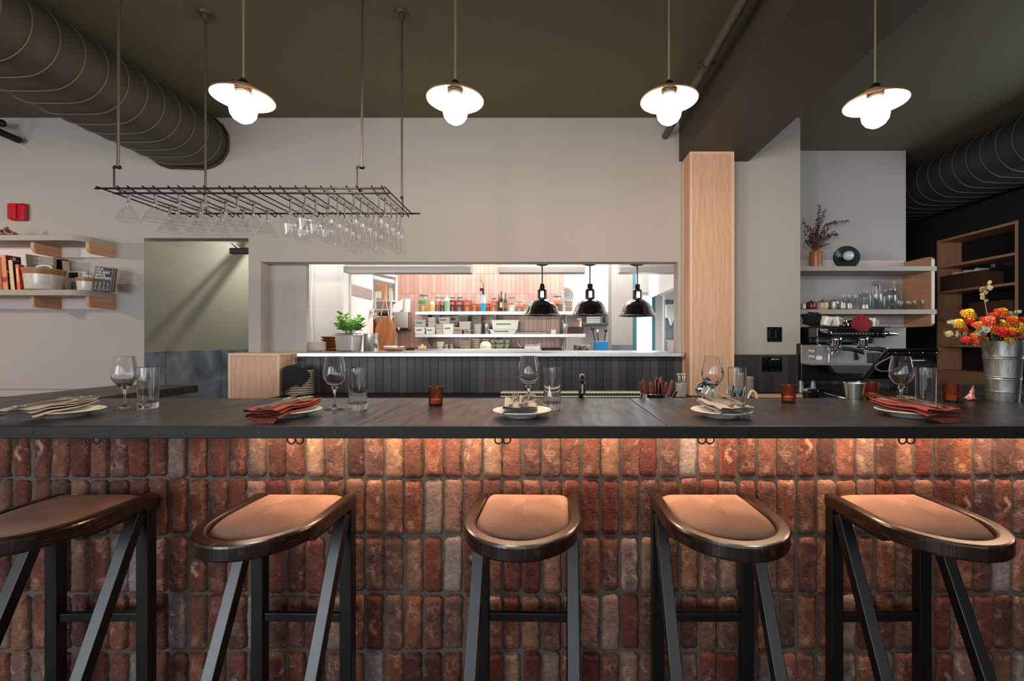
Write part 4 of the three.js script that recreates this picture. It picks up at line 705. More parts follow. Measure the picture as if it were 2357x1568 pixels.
printedBook('large grey cookbook lettered in black, behind the big crock', 54, bdp + 0.035, 0.034, 0.252, 0.2, 0.075, 0xd0c4ba, 0, (g, w, h) => { fillBg(g, w, h, '#d4c8be'); g.fillStyle = '#8a8078'; g.font = '22px serif'; g.save(); g.translate(40, 60); g.rotate(Math.PI / 2); g.fillText('The', 0, 0); g.restore(); }, (g, w, h) => { fillBg(g, w, h, '#8c7f78'); g.fillStyle = '#2a2422'; g.font = '14px serif'; g.fillText('Magnus Nilsson', 84, 56); g.font = 'bold 54px serif'; g.fillText('THE', 70, 110); g.fillText('BOOK', 54, 160); });
{ // the grey book's front turned to the room, and the black book behind it
  const d = 3.2, t = thing('book', 'wide grey hardback leaning with its lettered front to the room, behind the crock', 'book', [PX(62, d) + 0.0, S2, -d + 0.03], 0.0, 'cookbooks on the lower wall shelf');
  const c = mesh('cover', bx(0.222, 0.246, 0.022, 0.112, 0.123, 0, 0.002), cov(0x8d807a), t); c.rotation.z = -0.03;
  const p = mesh('front_print', new THREE.PlaneGeometry(0.216, 0.24).translate(0.112, 0.123, 0.0116), std({ map: canvasTex(512, 560, (g, w, h) => { fillBg(g, w, h, '#8d807a'); g.fillStyle = '#3a3230'; g.font = '22px serif'; g.fillText('Magnus Nilsson', 190, 66); g.fillStyle = '#1d1816'; g.font = '110px serif'; g.fillText('The', 180, 200); g.fillText('Book', 150, 300); }), roughness: 0.6 }), t); p.rotation.z = -0.03;
  const e = thing('book', 'tall black hardback leaning behind the big crock', 'book', [PX(133, 3.23), S2, -3.262], 0, 'cookbooks on the lower wall shelf');
  const m = mesh('cover', bx(0.04, 0.24, 0.05, 0.02, 0.12, 0.0, 0.002), cov(0x141110), e); m.rotation.z = 0.10;
  mesh('page_block', bx(0.004, 0.225, 0.045, 0.042, 0.115, 0.0), cov(0xc8b8a4), e).rotation.z = 0.10;
}
{ // black paperback lettered in white, turned to the room and leaning back against the bracket
  const d = 3.13, t = thing('book', 'black paperback lettered THE ZERO WASTE BLUEPRINT at the right end of the shelf', 'book', [PX(211, d), S2, -d], 0, 'cookbooks on the lower wall shelf');
  const P = (n, g, m) => { const o = mesh(n, g, m, t); o.rotation.set(-0.05, 0.12, -0.1); o.position.y = 0.012; return o; };
  P('page_block', bx(0.112, 0.158, 0.022, 0.06, 0.082, -0.014), cov(0x8a7c70)); P('cover', [bx(0.118, 0.164, 0.003, 0.06, 0.082, -0.0015, 0.001), bx(0.118, 0.164, 0.003, 0.06, 0.082, -0.027, 0.001), bx(0.003, 0.164, 0.028, 0.002, 0.082, -0.014, 0.001)], cov(0x2a2322));
  P('front_print', new THREE.PlaneGeometry(0.115, 0.161).translate(0.0605, 0.082, 0.0006), std({ roughness: 0.6, map: canvasTex(512, 720, (g, w, h) => {
    fillBg(g, w, h, '#2f2725'); g.strokeStyle = '#e4dad2'; g.lineWidth = 5; g.strokeRect(14, 14, w - 28, h - 28); g.beginPath(); g.moveTo(14, 112); g.lineTo(w - 14, 112); g.moveTo(14, 380); g.lineTo(w - 14, 380); g.stroke();
    g.fillStyle = '#efe6de'; g.font = 'bold 84px sans-serif'; g.fillText('SILO', 30, 96); ['THE ZERO', 'WASTE', 'BLUEPRINT'].forEach((s, i) => g.fillText(s, 26, 196 + i * 82));
    g.font = 'bold 62px sans-serif'; [['A FOOD', '#c8a860'], ['SYSTEM', '#b8b0a8'], ['FOR THE', '#98a0b8'], ['FUTURE', '#8098d0']].forEach(([s, c], i) => { g.save(); g.translate(100 + i * 112, h - 30); g.rotate(-Math.PI / 2); g.fillStyle = c; g.fillText(s, 0, 0); g.restore(); });
  }) }));
}
// stoneware crocks
function crock(label, px, d, r, h) {
  const t = thing('stoneware_crock', label, 'crock', [PX(px, d), S2, -d]), s = r / 0.1;
  const glaze = phy({ map: rep(speckTex, 6, 2), roughness: 0.28, clearcoat: 0.5, clearcoatRoughness: 0.15 }), brown = phy({ color: 0xa06838, roughness: 0.3, clearcoat: 0.6, clearcoatRoughness: 0.15 });
  mesh('body', lat([[0, 0], [0.078 * s, 0], [0.086 * s, h * 0.05], [0.092 * s, h * 0.4], [0.095 * s, h * 0.62], [0.094 * s, h * 0.63], [0, h * 0.63]], 40), glaze, t);
  mesh('foot', lat([[0.076 * s, 0.0005], [0.0835 * s, 0.0005], [0.0865 * s, h * 0.05], [0.08 * s, h * 0.055]], 40), std({ color: 0x9a6a4c, roughness: 0.7 }), t);
  mesh('glazed_rim', lat([[0.094 * s, h * 0.62], [0.098 * s, h * 0.635], [0.099 * s, h * 0.76], [0.104 * s, h * 0.82], [0.101 * s, h * 0.825], [0.09 * s, h * 0.8], [0, h * 0.8]], 40), brown, t);
  const lid = mesh('lid', lat([[0.099 * s, h * 0.805], [0.104 * s, h * 0.84], [0.07 * s, h * 0.875], [0.02 * s, h * 0.9], [0, h * 0.9]], 40), glaze, t);
  mesh('handle', tub([[-0.055 * s, h * 0.86, 0], [-0.045 * s, h * 0.95, 0], [0, h * 1.0, 0], [0.045 * s, h * 0.95, 0], [0.055 * s, h * 0.86, 0]], 0.008 * s, 24, 8), glaze, lid);
}
crock('large speckled stoneware crock with brown glazed rim and looped lid', 101.5, 3.13, 0.104, 0.176);
crock('small speckled stoneware crock with brown glazed rim and looped lid', 201, 3.15, 0.0575, 0.108);
{
  const d = 3.28, t = thing('thermostat', 'white digital thermostat on the wall behind the small crock', 'thermostat', [PX(177, d), PY(637, d), -WALL_D]);
  mesh('housing', bx(0.135, 0.082, 0.03, 0, 0, 0.015, 0.01), std({ color: 0xdcd8d8, roughness: 0.4 }), t);
  mesh('display', bx(0.066, 0.04, 0.003, -0.014, 0.008, 0.0302, 0.001), std({ color: 0x1d2416, roughness: 0.2 }), t);
  mesh('display_digits', new THREE.PlaneGeometry(0.05, 0.016).translate(-0.012, 0.015, 0.0322), std({ roughness: 0.4, map: canvasTex(128, 40, (g, w, h) => { fillBg(g, w, h, '#1d2416'); g.fillStyle = '#5c7038'; g.font = 'bold 34px monospace'; g.fillText('11:28', 8, 32); }) }), t);
  for (const [x, y] of [[0.04, 0.018], [0.04, 0.0], [-0.03, -0.026], [-0.008, -0.026], [0.014, -0.026]]) mesh('button', rot(cyl(0.006, 0.006, 0.003, 0, 0, 0, 12), Math.PI / 2, 0, 0).translate(x, y, 0.0295), std({ color: 0x9aa0ac, roughness: 0.4 }), t);
}
// banquette at the far left
{
  const t = thing('banquette', 'rust orange leather banquette along the left wall', 'bench');
  const m = std({ color: 0x9c3f1c, roughness: 0.45 });
  mesh('back_cushion', bb(-5.1, -2.98, 0.52, 0.905, 3.12, 3.279, 0.04, 'x'), m, t); mesh('seat_cushion', bb(-5.1, -2.98, 0.36, 0.5, 2.7, 3.1, 0.03, 'x'), m, t); mesh('plinth', bb(-5.1, -2.98, 0, 0.36, 2.75, 3.1), MAT.black, t);
}

// ================================================================ pass-through and kitchen behind it
struct('ceiling_kitchen', bb(-2.19, 1.72, 2.66, 2.74, D1, 7.0), MAT.whiteWall);
struct('wall_kitchen', [bb(-2.19, -2.13, 0, 2.7, D1, 7.0), bb(-2.19, 1.75, 0, 2.7, 6.9, 7.0), bb(1.66, 1.719, 0, 2.7, D1, 6.9)], MAT.whiteWall);
for (const [x, z] of PANELS) {
  const t = thing('kitchen_light', 'flat white light panel on the kitchen ceiling', 'ceiling light', [x, 2.66, z], 0, 'kitchen ceiling light panels');
  mesh('frame', bx(1.06, 0.03, 0.3, 0, -0.015, 0, 0.003), MAT.white, t);
  mesh('light_diffuser', bx(1.0, 0.004, 0.26, 0, -0.0315, 0), std({ color: 0xffffff, emissive: new THREE.Color().setRGB(1, 0.97, 0.93), emissiveIntensity: 14 }), t);
}
const PASS_Y = 1.219;
{
  const t = thing('pass_counter', 'stainless steel pass counter along the kitchen opening', 'counter');
  mesh('steel_top', bb(PX(682, 3.22), 0.966, PASS_Y - 0.03, PASS_Y, 3.22, 3.92, 0.004, 'x'), MAT.steel, t);
  mesh('under_frame', bb(PX(682, 3.22) + 0.05, 0.93, 0.3, PASS_Y - 0.031, 3.42, 3.9), MAT.steelDull, t);
}
{ // cold-room box at the left of the kitchen
  const t = thing('cold_room', 'white panelled cold room at the left of the kitchen', 'cold room');
  mesh('panel', bb(-2.12, -1.775, 0, 2.65, 3.94, 4.62), MAT.whiteWall, t);
  const side = -1.77;
  mesh('door_panel', bx(0.02, 2.05, 0.5, side + 0.006, 1.03, -4.32, 0.004), MAT.white, t);
  mesh('kick_plate', bx(0.006, 0.1, 0.46, side + 0.02, PY(672, 4.25), -4.3, 0.001), MAT.steelDull, t);
  mesh('corner_strip', bb(-1.79, -1.765, 0, 2.65, 3.93, 3.945), MAT.white, t);
  mesh('latch', [bx(0.05, 0.035, 0.05, side + 0.04, PY(715, 4.5), -4.5, 0.008), bar([side + 0.05, PY(715, 4.5), -4.5], [side + 0.05, PY(722, 4.5) - 0.03, -4.46], 0.01)], MAT.chrome, t);
  mesh('cable', tub([[PX(718, 3.93), 2.3, -3.925], [PX(720, 3.93), 1.9, -3.925], [PX(719, 3.93), 1.75, -3.922], [PX(717, 3.93), 1.6, -3.925], [PX(720, 3.93), 1.25, -3.925]], 0.008, 40, 6), MAT.white, t);
}
struct('wall_kitchen_partition', [bb(-2.12, -1.60, 0, 2.65, 5.5, 5.6)], MAT.whiteWall);
// pink tiled wall
const TD = 5.2, TX0 = PX(903, TD), TX1 = PX(1298, TD);
{
  const t = thing('wall_pink_tiles', 'wall of tall narrow pink tiles', 'wall'); t.userData = { kind: 'structure' };
  mesh('grout', bb(TX0, TX1, 0, 2.65, TD, TD + 0.1), std({ color: 0xb58b7a, roughness: 0.9 }), t);
  const mats = [0xc59c8e, 0xc19688, 0xc9a294, 0xbb8f81].map((c) => phy({ color: c, roughness: 0.3, clearcoat: 0.4, clearcoatRoughness: 0.2 }));
  const w = 0.05, h = 0.226, n = Math.floor((TX1 - TX0) / w), g = bx(w - 0.002, h - 0.002, 0.008, 0, 0, 0, 0.0012), y0 = PY(631, TD);
  for (let r = 1; r >= -4; r--) for (let i = 0; i < n; i++) { const m = mesh('tile', g, mats[Math.floor(rnd() * 4)], t); m.position.set(TX0 + (i + 0.5) * (TX1 - TX0) / n, y0 + (r - 0.5) * h + 0.0, -TD + 0.002 + rr(-0.0006, 0.0006)); }
  mesh('skirting', bb(TX0, TX1, 1.14, 1.224, TD - 0.012, TD - 0.001, 0.001, 'x'), std({ color: 0x39414a, roughness: 0.5 }), t);
}
// extract hoods hanging in front of the tiles
[[792, 1083, 3.8, 'long stainless extract hood edge at the left of the kitchen opening'], [1147, 1347, 4.2, 'stainless extract hood edge above the middle heat lamp'], [1427, 1562, 4.2, 'stainless hood edge above the rightmost heat lamp']].forEach(([a, b, d, l]) => {
  const t = thing('extract_hood', l, 'hood'); const yb = PY(627.5, d);
  mesh('hood_body', bb(PX(a, d), PX(b, d), yb, 2.5, d, d + 0.12, 0.004, 'x'), MAT.steelDull, t);
  mesh('hood_lip', bb(PX(a, d) - 0.001, PX(b, d) + 0.001, yb - 0.002, yb + 0.055, d - 0.012, d - 0.001, 0.003, 'x'), MAT.steel, t);
});
// heat lamps over the pass
[[1248, 'leftmost'], [1358, 'middle'], [1467, 'rightmost']].forEach(([px, l], i) => {
  const d = 3.52, s = d / F, t = thing('heat_lamp', `glossy black dome heat lamp over the pass, ${l} of three`, 'heat lamp', [PX(px, d), PY([727, 727, 728][i], d), -d], 0, 'heat lamps over the pass');
  const R = 41.5 * s, z = (n) => n * s;
  const dome = phy({ color: 0x0c0b0b, roughness: 0.1, clearcoat: 1, clearcoatRoughness: 0.03, side: THREE.DoubleSide });
  mesh('dome_shade', lat([[R, 0], [R + 0.002, 0.004], [R * 0.96, z(6)], [R * 0.9, z(9)], [R * 0.82, z(20)], [R * 0.66, z(30)], [R * 0.4, z(37)], [R * 0.27, z(39)]], 48), dome, t);
  mesh('rim', new THREE.TorusGeometry(R, 0.005, 8, 48).rotateX(Math.PI / 2).translate(0, 0.004, 0), dome, t);
  mesh('neck', lat([[R * 0.27, z(38.5)], [R * 0.27, z(58)], [R * 0.24, z(60)], [R * 0.24, z(61)], [R * 0.16, z(62)], [R * 0.16, z(73)], [0, z(73)]], 32), MAT.blackGloss, t);
  mesh('badge', bx(0.028, 0.05, 0.003, 0, z(48.5), R * 0.27 + 0.001, 0.004), MAT.chrome, t);
  mesh('stem', bar([0, z(72), 0], [0, z(119), 0], 0.0055, 10), MAT.black, t);
  mesh('canopy', lat([[0, z(123.4)], [z(17), z(123.4)], [z(17), z(119)], [z(9), z(115.5)], [0, z(115.5)]], 28), MAT.black, t);
  mesh('heat_bulb', sph(0.045, 0, 0.05, 0), std({ color: 0xf0e8e0, roughness: 0.3 }), t);
});
struct('trim_lintel', bb(PASS[0], PASS[1], 1.912, 2.1, D1 + 0.001, 3.6), MAT.wall);
// steel wall shelves
const K1 = PY(717, 4.9), K2 = PY(769, 4.9), K3 = PY(803, 4.7);
function steelShelf(label, x0, x1, y, d0, d1, bh = 0.2) {
  const t = thing('steel_shelf', label, 'shelf');
  mesh('shelf_top', bb(x0, x1, y - 0.036, y, d0, d1, 0.003, 'x'), MAT.steel, t);
  for (const x of [x0 + 0.12, (x0 + x1) / 2 - 0.05, x1 - 0.25]) { const g = ext(shape([[0, 0], [0, -bh], [0.02, -bh], [0.24, -0.01], [0.24, 0]]), 0.012); rot(g, 0, -Math.PI / 2, 0); const m = mesh('bracket', g, MAT.steelDull, t); m.position.set(x, y - 0.037, -d1 + 0.001); }
}
steelShelf('upper steel kitchen shelf carrying preserve jars', PX(955, 4.9), PX(1347, 4.9), K1, 4.9, 5.185);
steelShelf('lower steel kitchen shelf carrying labelled food tubs', PX(955, 4.9), PX(1348, 4.9), K2, 4.9, 5.185, 0.1);
{ const t = thing('prep_counter', 'steel prep counter below the kitchen shelves', 'counter'); mesh('steel_top', bb(PX(953, 4.7), PX(1246, 4.7), K3 - 0.032, K3, 4.7, 5.186, 0.003, 'x'), MAT.steel, t); mesh('body', bb(PX(953, 4.7) + 0.02, PX(1246, 4.7) - 0.02, 0.1, K3 - 0.033, 4.74, 5.18), MAT.steelDull, t); }
{ const t = thing('shelf_upright', 'slotted steel upright at the right of the kitchen shelves', 'upright'); mesh('post', bb(PX(1292, 5.18), PX(1299, 5.18), 1.2, K1 + 0.25, 5.187, 5.197, 0.002), MAT.steelDull, t); mesh('side_plate', bb(PX(1301, 5.1), PX(1301, 5.1) + 0.006, 1.2, K1 - 0.04, 4.95, 5.17), MAT.steelDull, t); }
// ---- jars and bottles on the upper shelf; z6(): coordinates read in a 5.226x crop
const zx = (x) => 900 + x / 5.226, zw = (w, d) => PS(w / 5.226, d);
const clearJar = MAT.thinGlass;
function labelTape(t, r, y, h, color) { mesh('label_tape', new THREE.CylinderGeometry(r + 0.0012, r + 0.0012, h, 20, 1, true, -0.75, 1.5).translate(0, y, 0), std({ color, roughness: 0.7, side: THREE.DoubleSide }), t); }
function jar(label, cx, w, topY, d, fill, fillH, lidColor, tape, y0 = K1, baseZ = 820, group = 'preserve jars on the upper kitchen shelf') {
  const r = zw(w, d) / 2, h = zw(baseZ - topY, d), t = thing('preserve_jar', label, 'jar', [PX(zx(cx), d), y0, -d], 0, group);
  mesh('glass_jar', lat([[0, 0], [r * 0.94, 0], [r, h * 0.04], [r, h * 0.68], [r * 0.9, h * 0.78], [r * 0.66, h * 0.85], [r * 0.66, h * 0.92]], 24), clearJar, t);
  mesh('contents', lat([[0, h * 0.012], [r * 0.9, h * 0.012], [r * 0.955, h * 0.05], [r * 0.955, h * Math.min(fillH, 0.68)], ...(fillH > 0.68 ? [[r * 0.86, h * 0.77]] : []), [0, h * fillH]], 24), std({ color: fill, roughness: 0.6, bumpMap: rep(fineNoise, 3, 2), bumpScale: 0.006 }), t);
  mesh('lid', lat([[0, h * 0.9], [r * 0.7, h * 0.9], [r * 0.72, h * 0.99], [r * 0.66, h], [0, h]], 24), lidColor === 'steel' ? MAT.steelDull : lidColor === 'glass' ? MAT.thinGlass : std({ color: lidColor, roughness: 0.5 }), t);
  if (tape) labelTape(t, r, h * 0.55, h * 0.16, tape);
}
const RED = 0xe06a58, GREEN = 0x3f9a55;
jar('big clip-top jar of pale lentils with a green label, leftmost on its shelf', 395, 135, 605, 5.05, 0xc79a4e, 0.48, 'steel', GREEN);
jar('jar of dried green herbs with a red label', 560, 66, 630, 5.07, 0x7d7450, 0.66, 'steel', RED);
jar('jar of brown spice with a red label, half behind the green squeeze bottle', 621, 60, 632, 5.1, 0x6a5238, 0.66, 'steel', RED);
jar('jar of bright red preserve', 742, 76, 632, 5.05, 0x8c1024, 0.7, 'steel', RED);
jar('jar of purple preserve', 828, 90, 632, 5.05, 0x6e4348, 0.7, 'steel', RED);
jar('wide jar of amber orange preserve, largest orange jar', 923, 98, 632, 5.05, 0xc2661a, 0.8, 'glass', RED);
jar('small jar of orange preserve left of the blue torch', 1010, 72, 685, 5.05, 0xc8701c, 0.75, 'glass', RED);
jar('small orange jar half hidden behind the blue torch', 1068, 52, 690, 5.12, 0xc8701c, 0.75, 'glass', RED);
jar('small jar of orange preserve right of the blue torch', 1168, 58, 685, 5.08, 0xb4581c, 0.75, 'glass', RED);
jar('jar of pink pickles left of the dark bottles', 1240, 80, 645, 5.05, 0xd07a54, 0.7, 'steel', RED);
jar('jar of white flour with a red label', 1452, 92, 632, 5.05, 0xf0ece4, 0.66, 'steel', RED);
jar('low jar of brown powder with a red label', 1545, 82, 690, 5.05, 0xb08a68, 0.5, 'steel', RED);
jar('jar of beige grains behind the leftmost heat lamp', 1630, 86, 685, 5.05, 0xcdb090, 0.8, 0xe8e0d8, RED);
jar('pale jar hidden behind the leftmost heat lamp dome', 1702, 60, 685, 5.1, 0xcdb8a0, 0.8, 0xe8e0d8, RED);
jar('big lidded jar of brown grain at the right end of the shelf', 1998, 136, 618, 5.05, 0x6e4a34, 0.5, 'steel', RED);
function squeeze(label, cx, w, topY, d, color) {
  const r = zw(w, d) / 2, h = zw(820 - topY, d), t = thing('squeeze_bottle', label, 'bottle', [PX(zx(cx), d), K1, -d], 0, 'squeeze bottles on the kitchen shelf');
  mesh('bottle_body', lat([[0, 0], [r, 0.002], [r, h * 0.62], [r * 0.9, h * 0.7], [0, h * 0.7]], 20), std({ color, roughness: 0.5 }), t);
  mesh('nozzle_cap', lat([[r * 0.92, h * 0.68], [r * 0.92, h * 0.8], [r * 0.3, h * 0.84], [r * 0.12, h], [0, h]], 18), MAT.white, t);
}
squeeze('beige squeeze bottle beside the big lentil jar', 497, 62, 678, 4.98, 0xd8b478); squeeze('green squeeze bottle with a white nozzle cap', 676, 62, 618, 4.98, 0x7fb08c);
{ // blow torch
  const d = 5.0, h = zw(208, d), r = zw(60, d) / 2, t = thing('blow_torch', 'blue gas canister with a blow torch head on the jar shelf', 'torch', [PX(zx(1108), d), K1, -d]);
  mesh('canister', lat([[0, 0], [r, 0.002], [r, h * 0.9], [r * 0.5, h], [0, h]], 24), std({ color: 0x1b96c8, roughness: 0.35, metalness: 0.2 }), t);
  mesh('label_band', new THREE.CylinderGeometry(r + 0.0008, r + 0.0008, h * 0.42, 24, 1, true).translate(0, h * 0.7, 0), std({ color: 0xc8d0d4, roughness: 0.5 }), t);
  mesh('torch_head', [cyl(r * 0.42, r * 0.36, zw(80, d), 0, h, 0, 14), bx(zw(40, d), zw(36, d), zw(26, d), -zw(20, d), h + zw(62, d), 0, 0.006)], MAT.black, t);
  mesh('burner_tube', tub([[0, h + zw(75, d), 0], [0.002, h + zw(130, d), 0], [-zw(14, d), h + zw(160, d), 0], [-zw(38, d), h + zw(190, d), 0]], 0.0075, 20, 8), MAT.brass, t);
}
function bottle(label, cx, w, topY, d, color, tape) {
  const r = zw(w, d) / 2, h = zw(820 - topY, d), t = thing('wine_bottle', label, 'bottle', [PX(zx(cx), d), K1, -d], 0, 'dark bottles on the kitchen shelf');
  mesh('glass_bottle', lat([[0, 0], [r, 0.002], [r, h * 0.6], [r * 0.75, h * 0.7], [r * 0.38, h * 0.76], [r * 0.34, h * 0.99], [0, h]], 22), phy({ color, roughness: 0.1, clearcoat: 1 }), t);
  if (tape) labelTape(t, r, h * 0.34, h * 0.26, tape);
}
bottle('tall brown bottle behind the labelled dark bottle', 1299, 34, 600, 5.12, 0x3a1a0c); bottle('dark bottle with a pale green label', 1326, 44, 570, 5.02, 0x15130f, 0xb8c088); bottle('olive oil bottle right of the dark bottles', 1377, 42, 585, 5.03, 0x4a4012, 0x8a6c20);
// ---- food tubs on the lower shelf and counter
const tubMats = { white: [0xf2efe9, 0xf6f4f0], clear: [0xb9b4ae, 0xd4d0cc], tan: [0xcdb49c, 0xe0dad4], brown: [0xa98f7c, 0xd0c6be], grey: [0x8d8580, 0xc4beb8], dark: [0x4a4340, 0xb4aeaa], cream: [0xd8cdb8, 0xe8e2d8] };
const tubCache = {}; for (const k in tubMats) tubCache[k] = [std({ color: tubMats[k][0], roughness: 0.45 }), std({ color: tubMats[k][1], roughness: 0.4 })];
const greenTape = std({ color: 0x2f8a46, roughness: 0.7 });
function tubBox(label, cx, w, top, bottom, d, kind, tape, shelf = K2, base = 1092) {
  const W = zw(w, d), h = zw(bottom - top, d), y = shelf + zw(base - bottom, d) + (bottom === base ? 0 : 0.0012), t = thing('food_tub', label, 'food tub', [PX(zx(cx), d), y, -d], 0, 'food tubs on the lower kitchen shelf'), dp = Math.min(W, 0.14);
  const taper = bx(W * 0.94, h - 0.008, dp * 0.94, 0, (h - 0.008) / 2, 0, 0.006), p = taper.attributes.position; for (let i = 0; i < p.count; i++) { const k = lerp(0.9, 1, clamp(p.getY(i) / h)); p.setX(i, p.getX(i) * k); p.setZ(i, p.getZ(i) * k); }
  mesh('tub', taper, tubCache[kind][0], t); mesh('lid', bx(W, 0.01, dp, 0, h - 0.006, 0, 0.003), tubCache[kind][1], t);
  if (tape) mesh('label_tape', bx(W * 0.5, 0.012, 0.001, -W * 0.05, h * 0.55, dp * 0.47 + 0.0005), greenTape, t);
}
[['white tub with green tape at the left end, bottom row', 360, 130, 1005, 1092, 4.97, 'white', 1], ['white tub with green tape, second in the bottom row', 487, 118, 1005, 1092, 4.97, 'white', 1], ['small tan tub between white tubs, bottom row', 594, 94, 1035, 1092, 4.97, 'tan', 0], ['tallest white tub in the bottom row, with green tape', 700, 136, 968, 1092, 4.97, 'white', 1], ['brown tub with green tape right of the tallest white tub', 812, 118, 1010, 1092, 4.97, 'brown', 1], ['low brown tub under the tub with a round white lid', 925, 98, 1040, 1092, 4.97, 'brown', 1], ['cream tub half hidden behind the empty deli cup', 1040, 116, 1030, 1092, 5.08, 'cream', 0],
  ['clear grey tub on top at the left end', 367, 145, 925, 1005, 4.97, 'clear', 1], ['small clear tub in a stack above the second white tub', 497, 96, 950, 1005, 4.97, 'clear', 0], ['clear tub above the small tan tub', 592, 96, 975, 1035, 4.97, 'clear', 0], ['white tub with green tape on the back row stack', 655, 146, 890, 968, 5.1, 'white', 1], ['grey tub with green tape in the back row', 767, 112, 930, 1010, 5.1, 'grey', 1], ['grey tub holding a round white lid', 900, 148, 945, 1040, 4.97, 'clear', 0], ['grey tub above the hidden cream tub', 1038, 124, 950, 1030, 5.08, 'grey', 0],
  ['small clear tub on top of the left stack', 497, 96, 893, 950, 4.97, 'clear', 0], ['dark filled tub with green tape on the top row', 882, 125, 868, 945, 4.98, 'dark', 1], ['brown filled tub with green tape, rightmost on the top row', 1038, 125, 870, 950, 5.08, 'grey', 1],
  ['large white tub with green tape, upper of two', 1378, 345, 925, 1035, 5.02, 'white', 1], ['large shallow white tub with green tape, lower of two', 1352, 340, 1035, 1092, 5.02, 'white', 1]].forEach((a) => tubBox(...a));
tubBox('small tub standing alone on the back row stack', 550, 100, 868, 930, 5.1, 'tan', 0); tubBox('grey tub under the back row stack', 550, 104, 930, 1092, 5.1, 'grey', 0); tubBox('white tub under the back row stack', 655, 130, 968, 1092, 5.115, 'white', 0); tubBox('grey tub in the back row, bottom', 767, 108, 1010, 1092, 5.115, 'grey', 0);
const deli = (label, cx, w, top, base, d, y0) => { const r = zw(w, d) / 2, h = zw(base - top, d); tag(mesh('deli_cup', lat([[0, 0], [r * 0.78, 0], [r * 0.98, h * 0.93], [r * 1.04, h * 0.94], [r * 1.04, h], [r * 0.98, h], [r * 0.75, 0.003], [0, 0.003]], 24), std({ color: 0xc4c0bc, roughness: 0.3 })), label, 'cup').position.set(PX(zx(cx), d), y0, -d); };
deli('empty translucent deli cup on the lower kitchen shelf', 1045, 98, 975, 1092, 4.95, K2); deli('empty translucent deli cup on the prep counter', 593, 92, 1180, 1262, 4.85, K3);
const steelCyl = (name, label, cx, w, top, base, d, y0) => { const r = zw(w, d) / 2, h = zw(base - top, d); tag(mesh(name, lat([[0, 0], [r, 0], [r, h - 0.003], [r * 1.04, h], [r * 0.96, h], [r * 0.95, 0.004], [0, 0.004]], 28), MAT.steel), label, 'container').position.set(PX(zx(cx), d), y0, -d); };
steelCyl('steel_canister', 'steel canister beside the deli cup on the lower shelf', 1152, 78, 970, 1092, 5.0, K2); steelCyl('steel_canister', 'steel utensil canister at the right end of the lower shelf', 2095, 84, 965, 1090, 4.97, K2);
steelCyl('steel_shaker', 'left one of two small steel shakers on the prep counter', 668, 56, 1215, 1262, 4.85, K3); steelCyl('steel_shaker', 'right one of two small steel shakers on the prep counter', 730, 52, 1210, 1262, 4.85, K3);
{ const d = 5.0, t = thing('sheet_tray', 'metal sheet tray covered with a white cloth on the lower shelf', 'tray', [PX(zx(1690), d), K2, -d]); const W = zw(360, d); mesh('tray', [bx(W, 0.008, 0.2, 0, 0.004, 0, 0.003), bx(W + 0.01, 0.006, 0.2, 0, 0.016, 0, 0.002)], MAT.steelDull, t); mesh('cloth', surf((u, v) => [lerp(-W * 0.46, W * 0.55, u), 0.022 + 0.012 * fbm(u * 6, v * 4, 3, 700), lerp(0.09, -0.09, v)], 24, 10), std({ color: 0xe8dccf, roughness: 0.9, side: THREE.DoubleSide }), t); }
tag(mesh('white_card', bx(zw(60, 4.96), zw(53, 4.96), 0.004, 0, zw(53, 4.96) / 2, 0, 0.001), MAT.white), 'small blank white card on the lower kitchen shelf', 'card').position.set(PX(zx(1953), 4.96), K2, -4.96);
{ const d = 5.0, t = thing('tool_caddy', 'black caddy holding an orange tape roll at the shelf end', 'caddy', [PX(1326, d), K2, -d]); mesh('box', bx(0.15, 0.075, 0.13, 0, 0.042, 0, 0.006), MAT.black, t); mesh('base', bx(0.16, 0.006, 0.14, 0, 0.003, 0, 0.002), std({ color: 0xd0503a, roughness: 0.5 }), t); mesh('tape_roll', new THREE.TorusGeometry(0.022, 0.009, 8, 22).translate(-0.005, 0.088, 0.02), std({ color: 0xe4622c, roughness: 0.5 }), t); mesh('spray_bottle', [cyl(0.016, 0.016, 0.07, 0.045, 0.078, 0, 14), bx(0.05, 0.02, 0.016, 0.035, 0.165, 0, 0.004)], MAT.white, t); }
// bowls and plates on the prep counter
function stackOf(n, name, label, cat, geo, mat, x, y, d, step, group) { for (let i = 0; i < n; i++) { const m = tag(mesh(name, geo, mat), `${label}, ${i === 0 ? 'bottom' : i === n - 1 ? 'top' : ORD[i] + ' from bottom'} of stack`, cat, group); m.position.set(x + rr(-0.001, 0.001), y + i * step, -d); } }
const bowlGeo = (r, h) => lat([[0, 0], [r * 0.6, 0], [r * 0.9, h * 0.5], [r, h], [r * 0.97, h], [r * 0.86, h * 0.52], [r * 0.55, h * 0.15], [0, h * 0.14]], 28), beige = std({ color: 0xb9aa92, roughness: 0.5 }), sage = std({ color: 0x8a9478, roughness: 0.45 }), cream = std({ color: 0xdccfb8, roughness: 0.5 });
stackOf(4, 'beige_bowl', 'wide beige bowl on the prep counter', 'bowl', bowlGeo(zw(143, 4.85) / 2, 0.024), beige, PX(zx(893), 4.85), K3, 4.85, 0.0185, 'beige bowls on the prep counter');
stackOf(5, 'beige_plate', 'square-sided beige dish left of the cream bowls', 'dish', bowlGeo(zw(98, 4.88) / 2, 0.022), beige, PX(zx(1024), 4.88), K3, 4.88, 0.0195, 'beige dishes on the prep counter');
stackOf(5, 'beige_dish', 'deep beige dish behind the cream bowls', 'dish', bowlGeo(zw(122, 4.95) / 2, 0.022), beige, PX(zx(1140), 4.95), K3, 4.95, 0.0195, 'beige dishes behind the cream bowls');
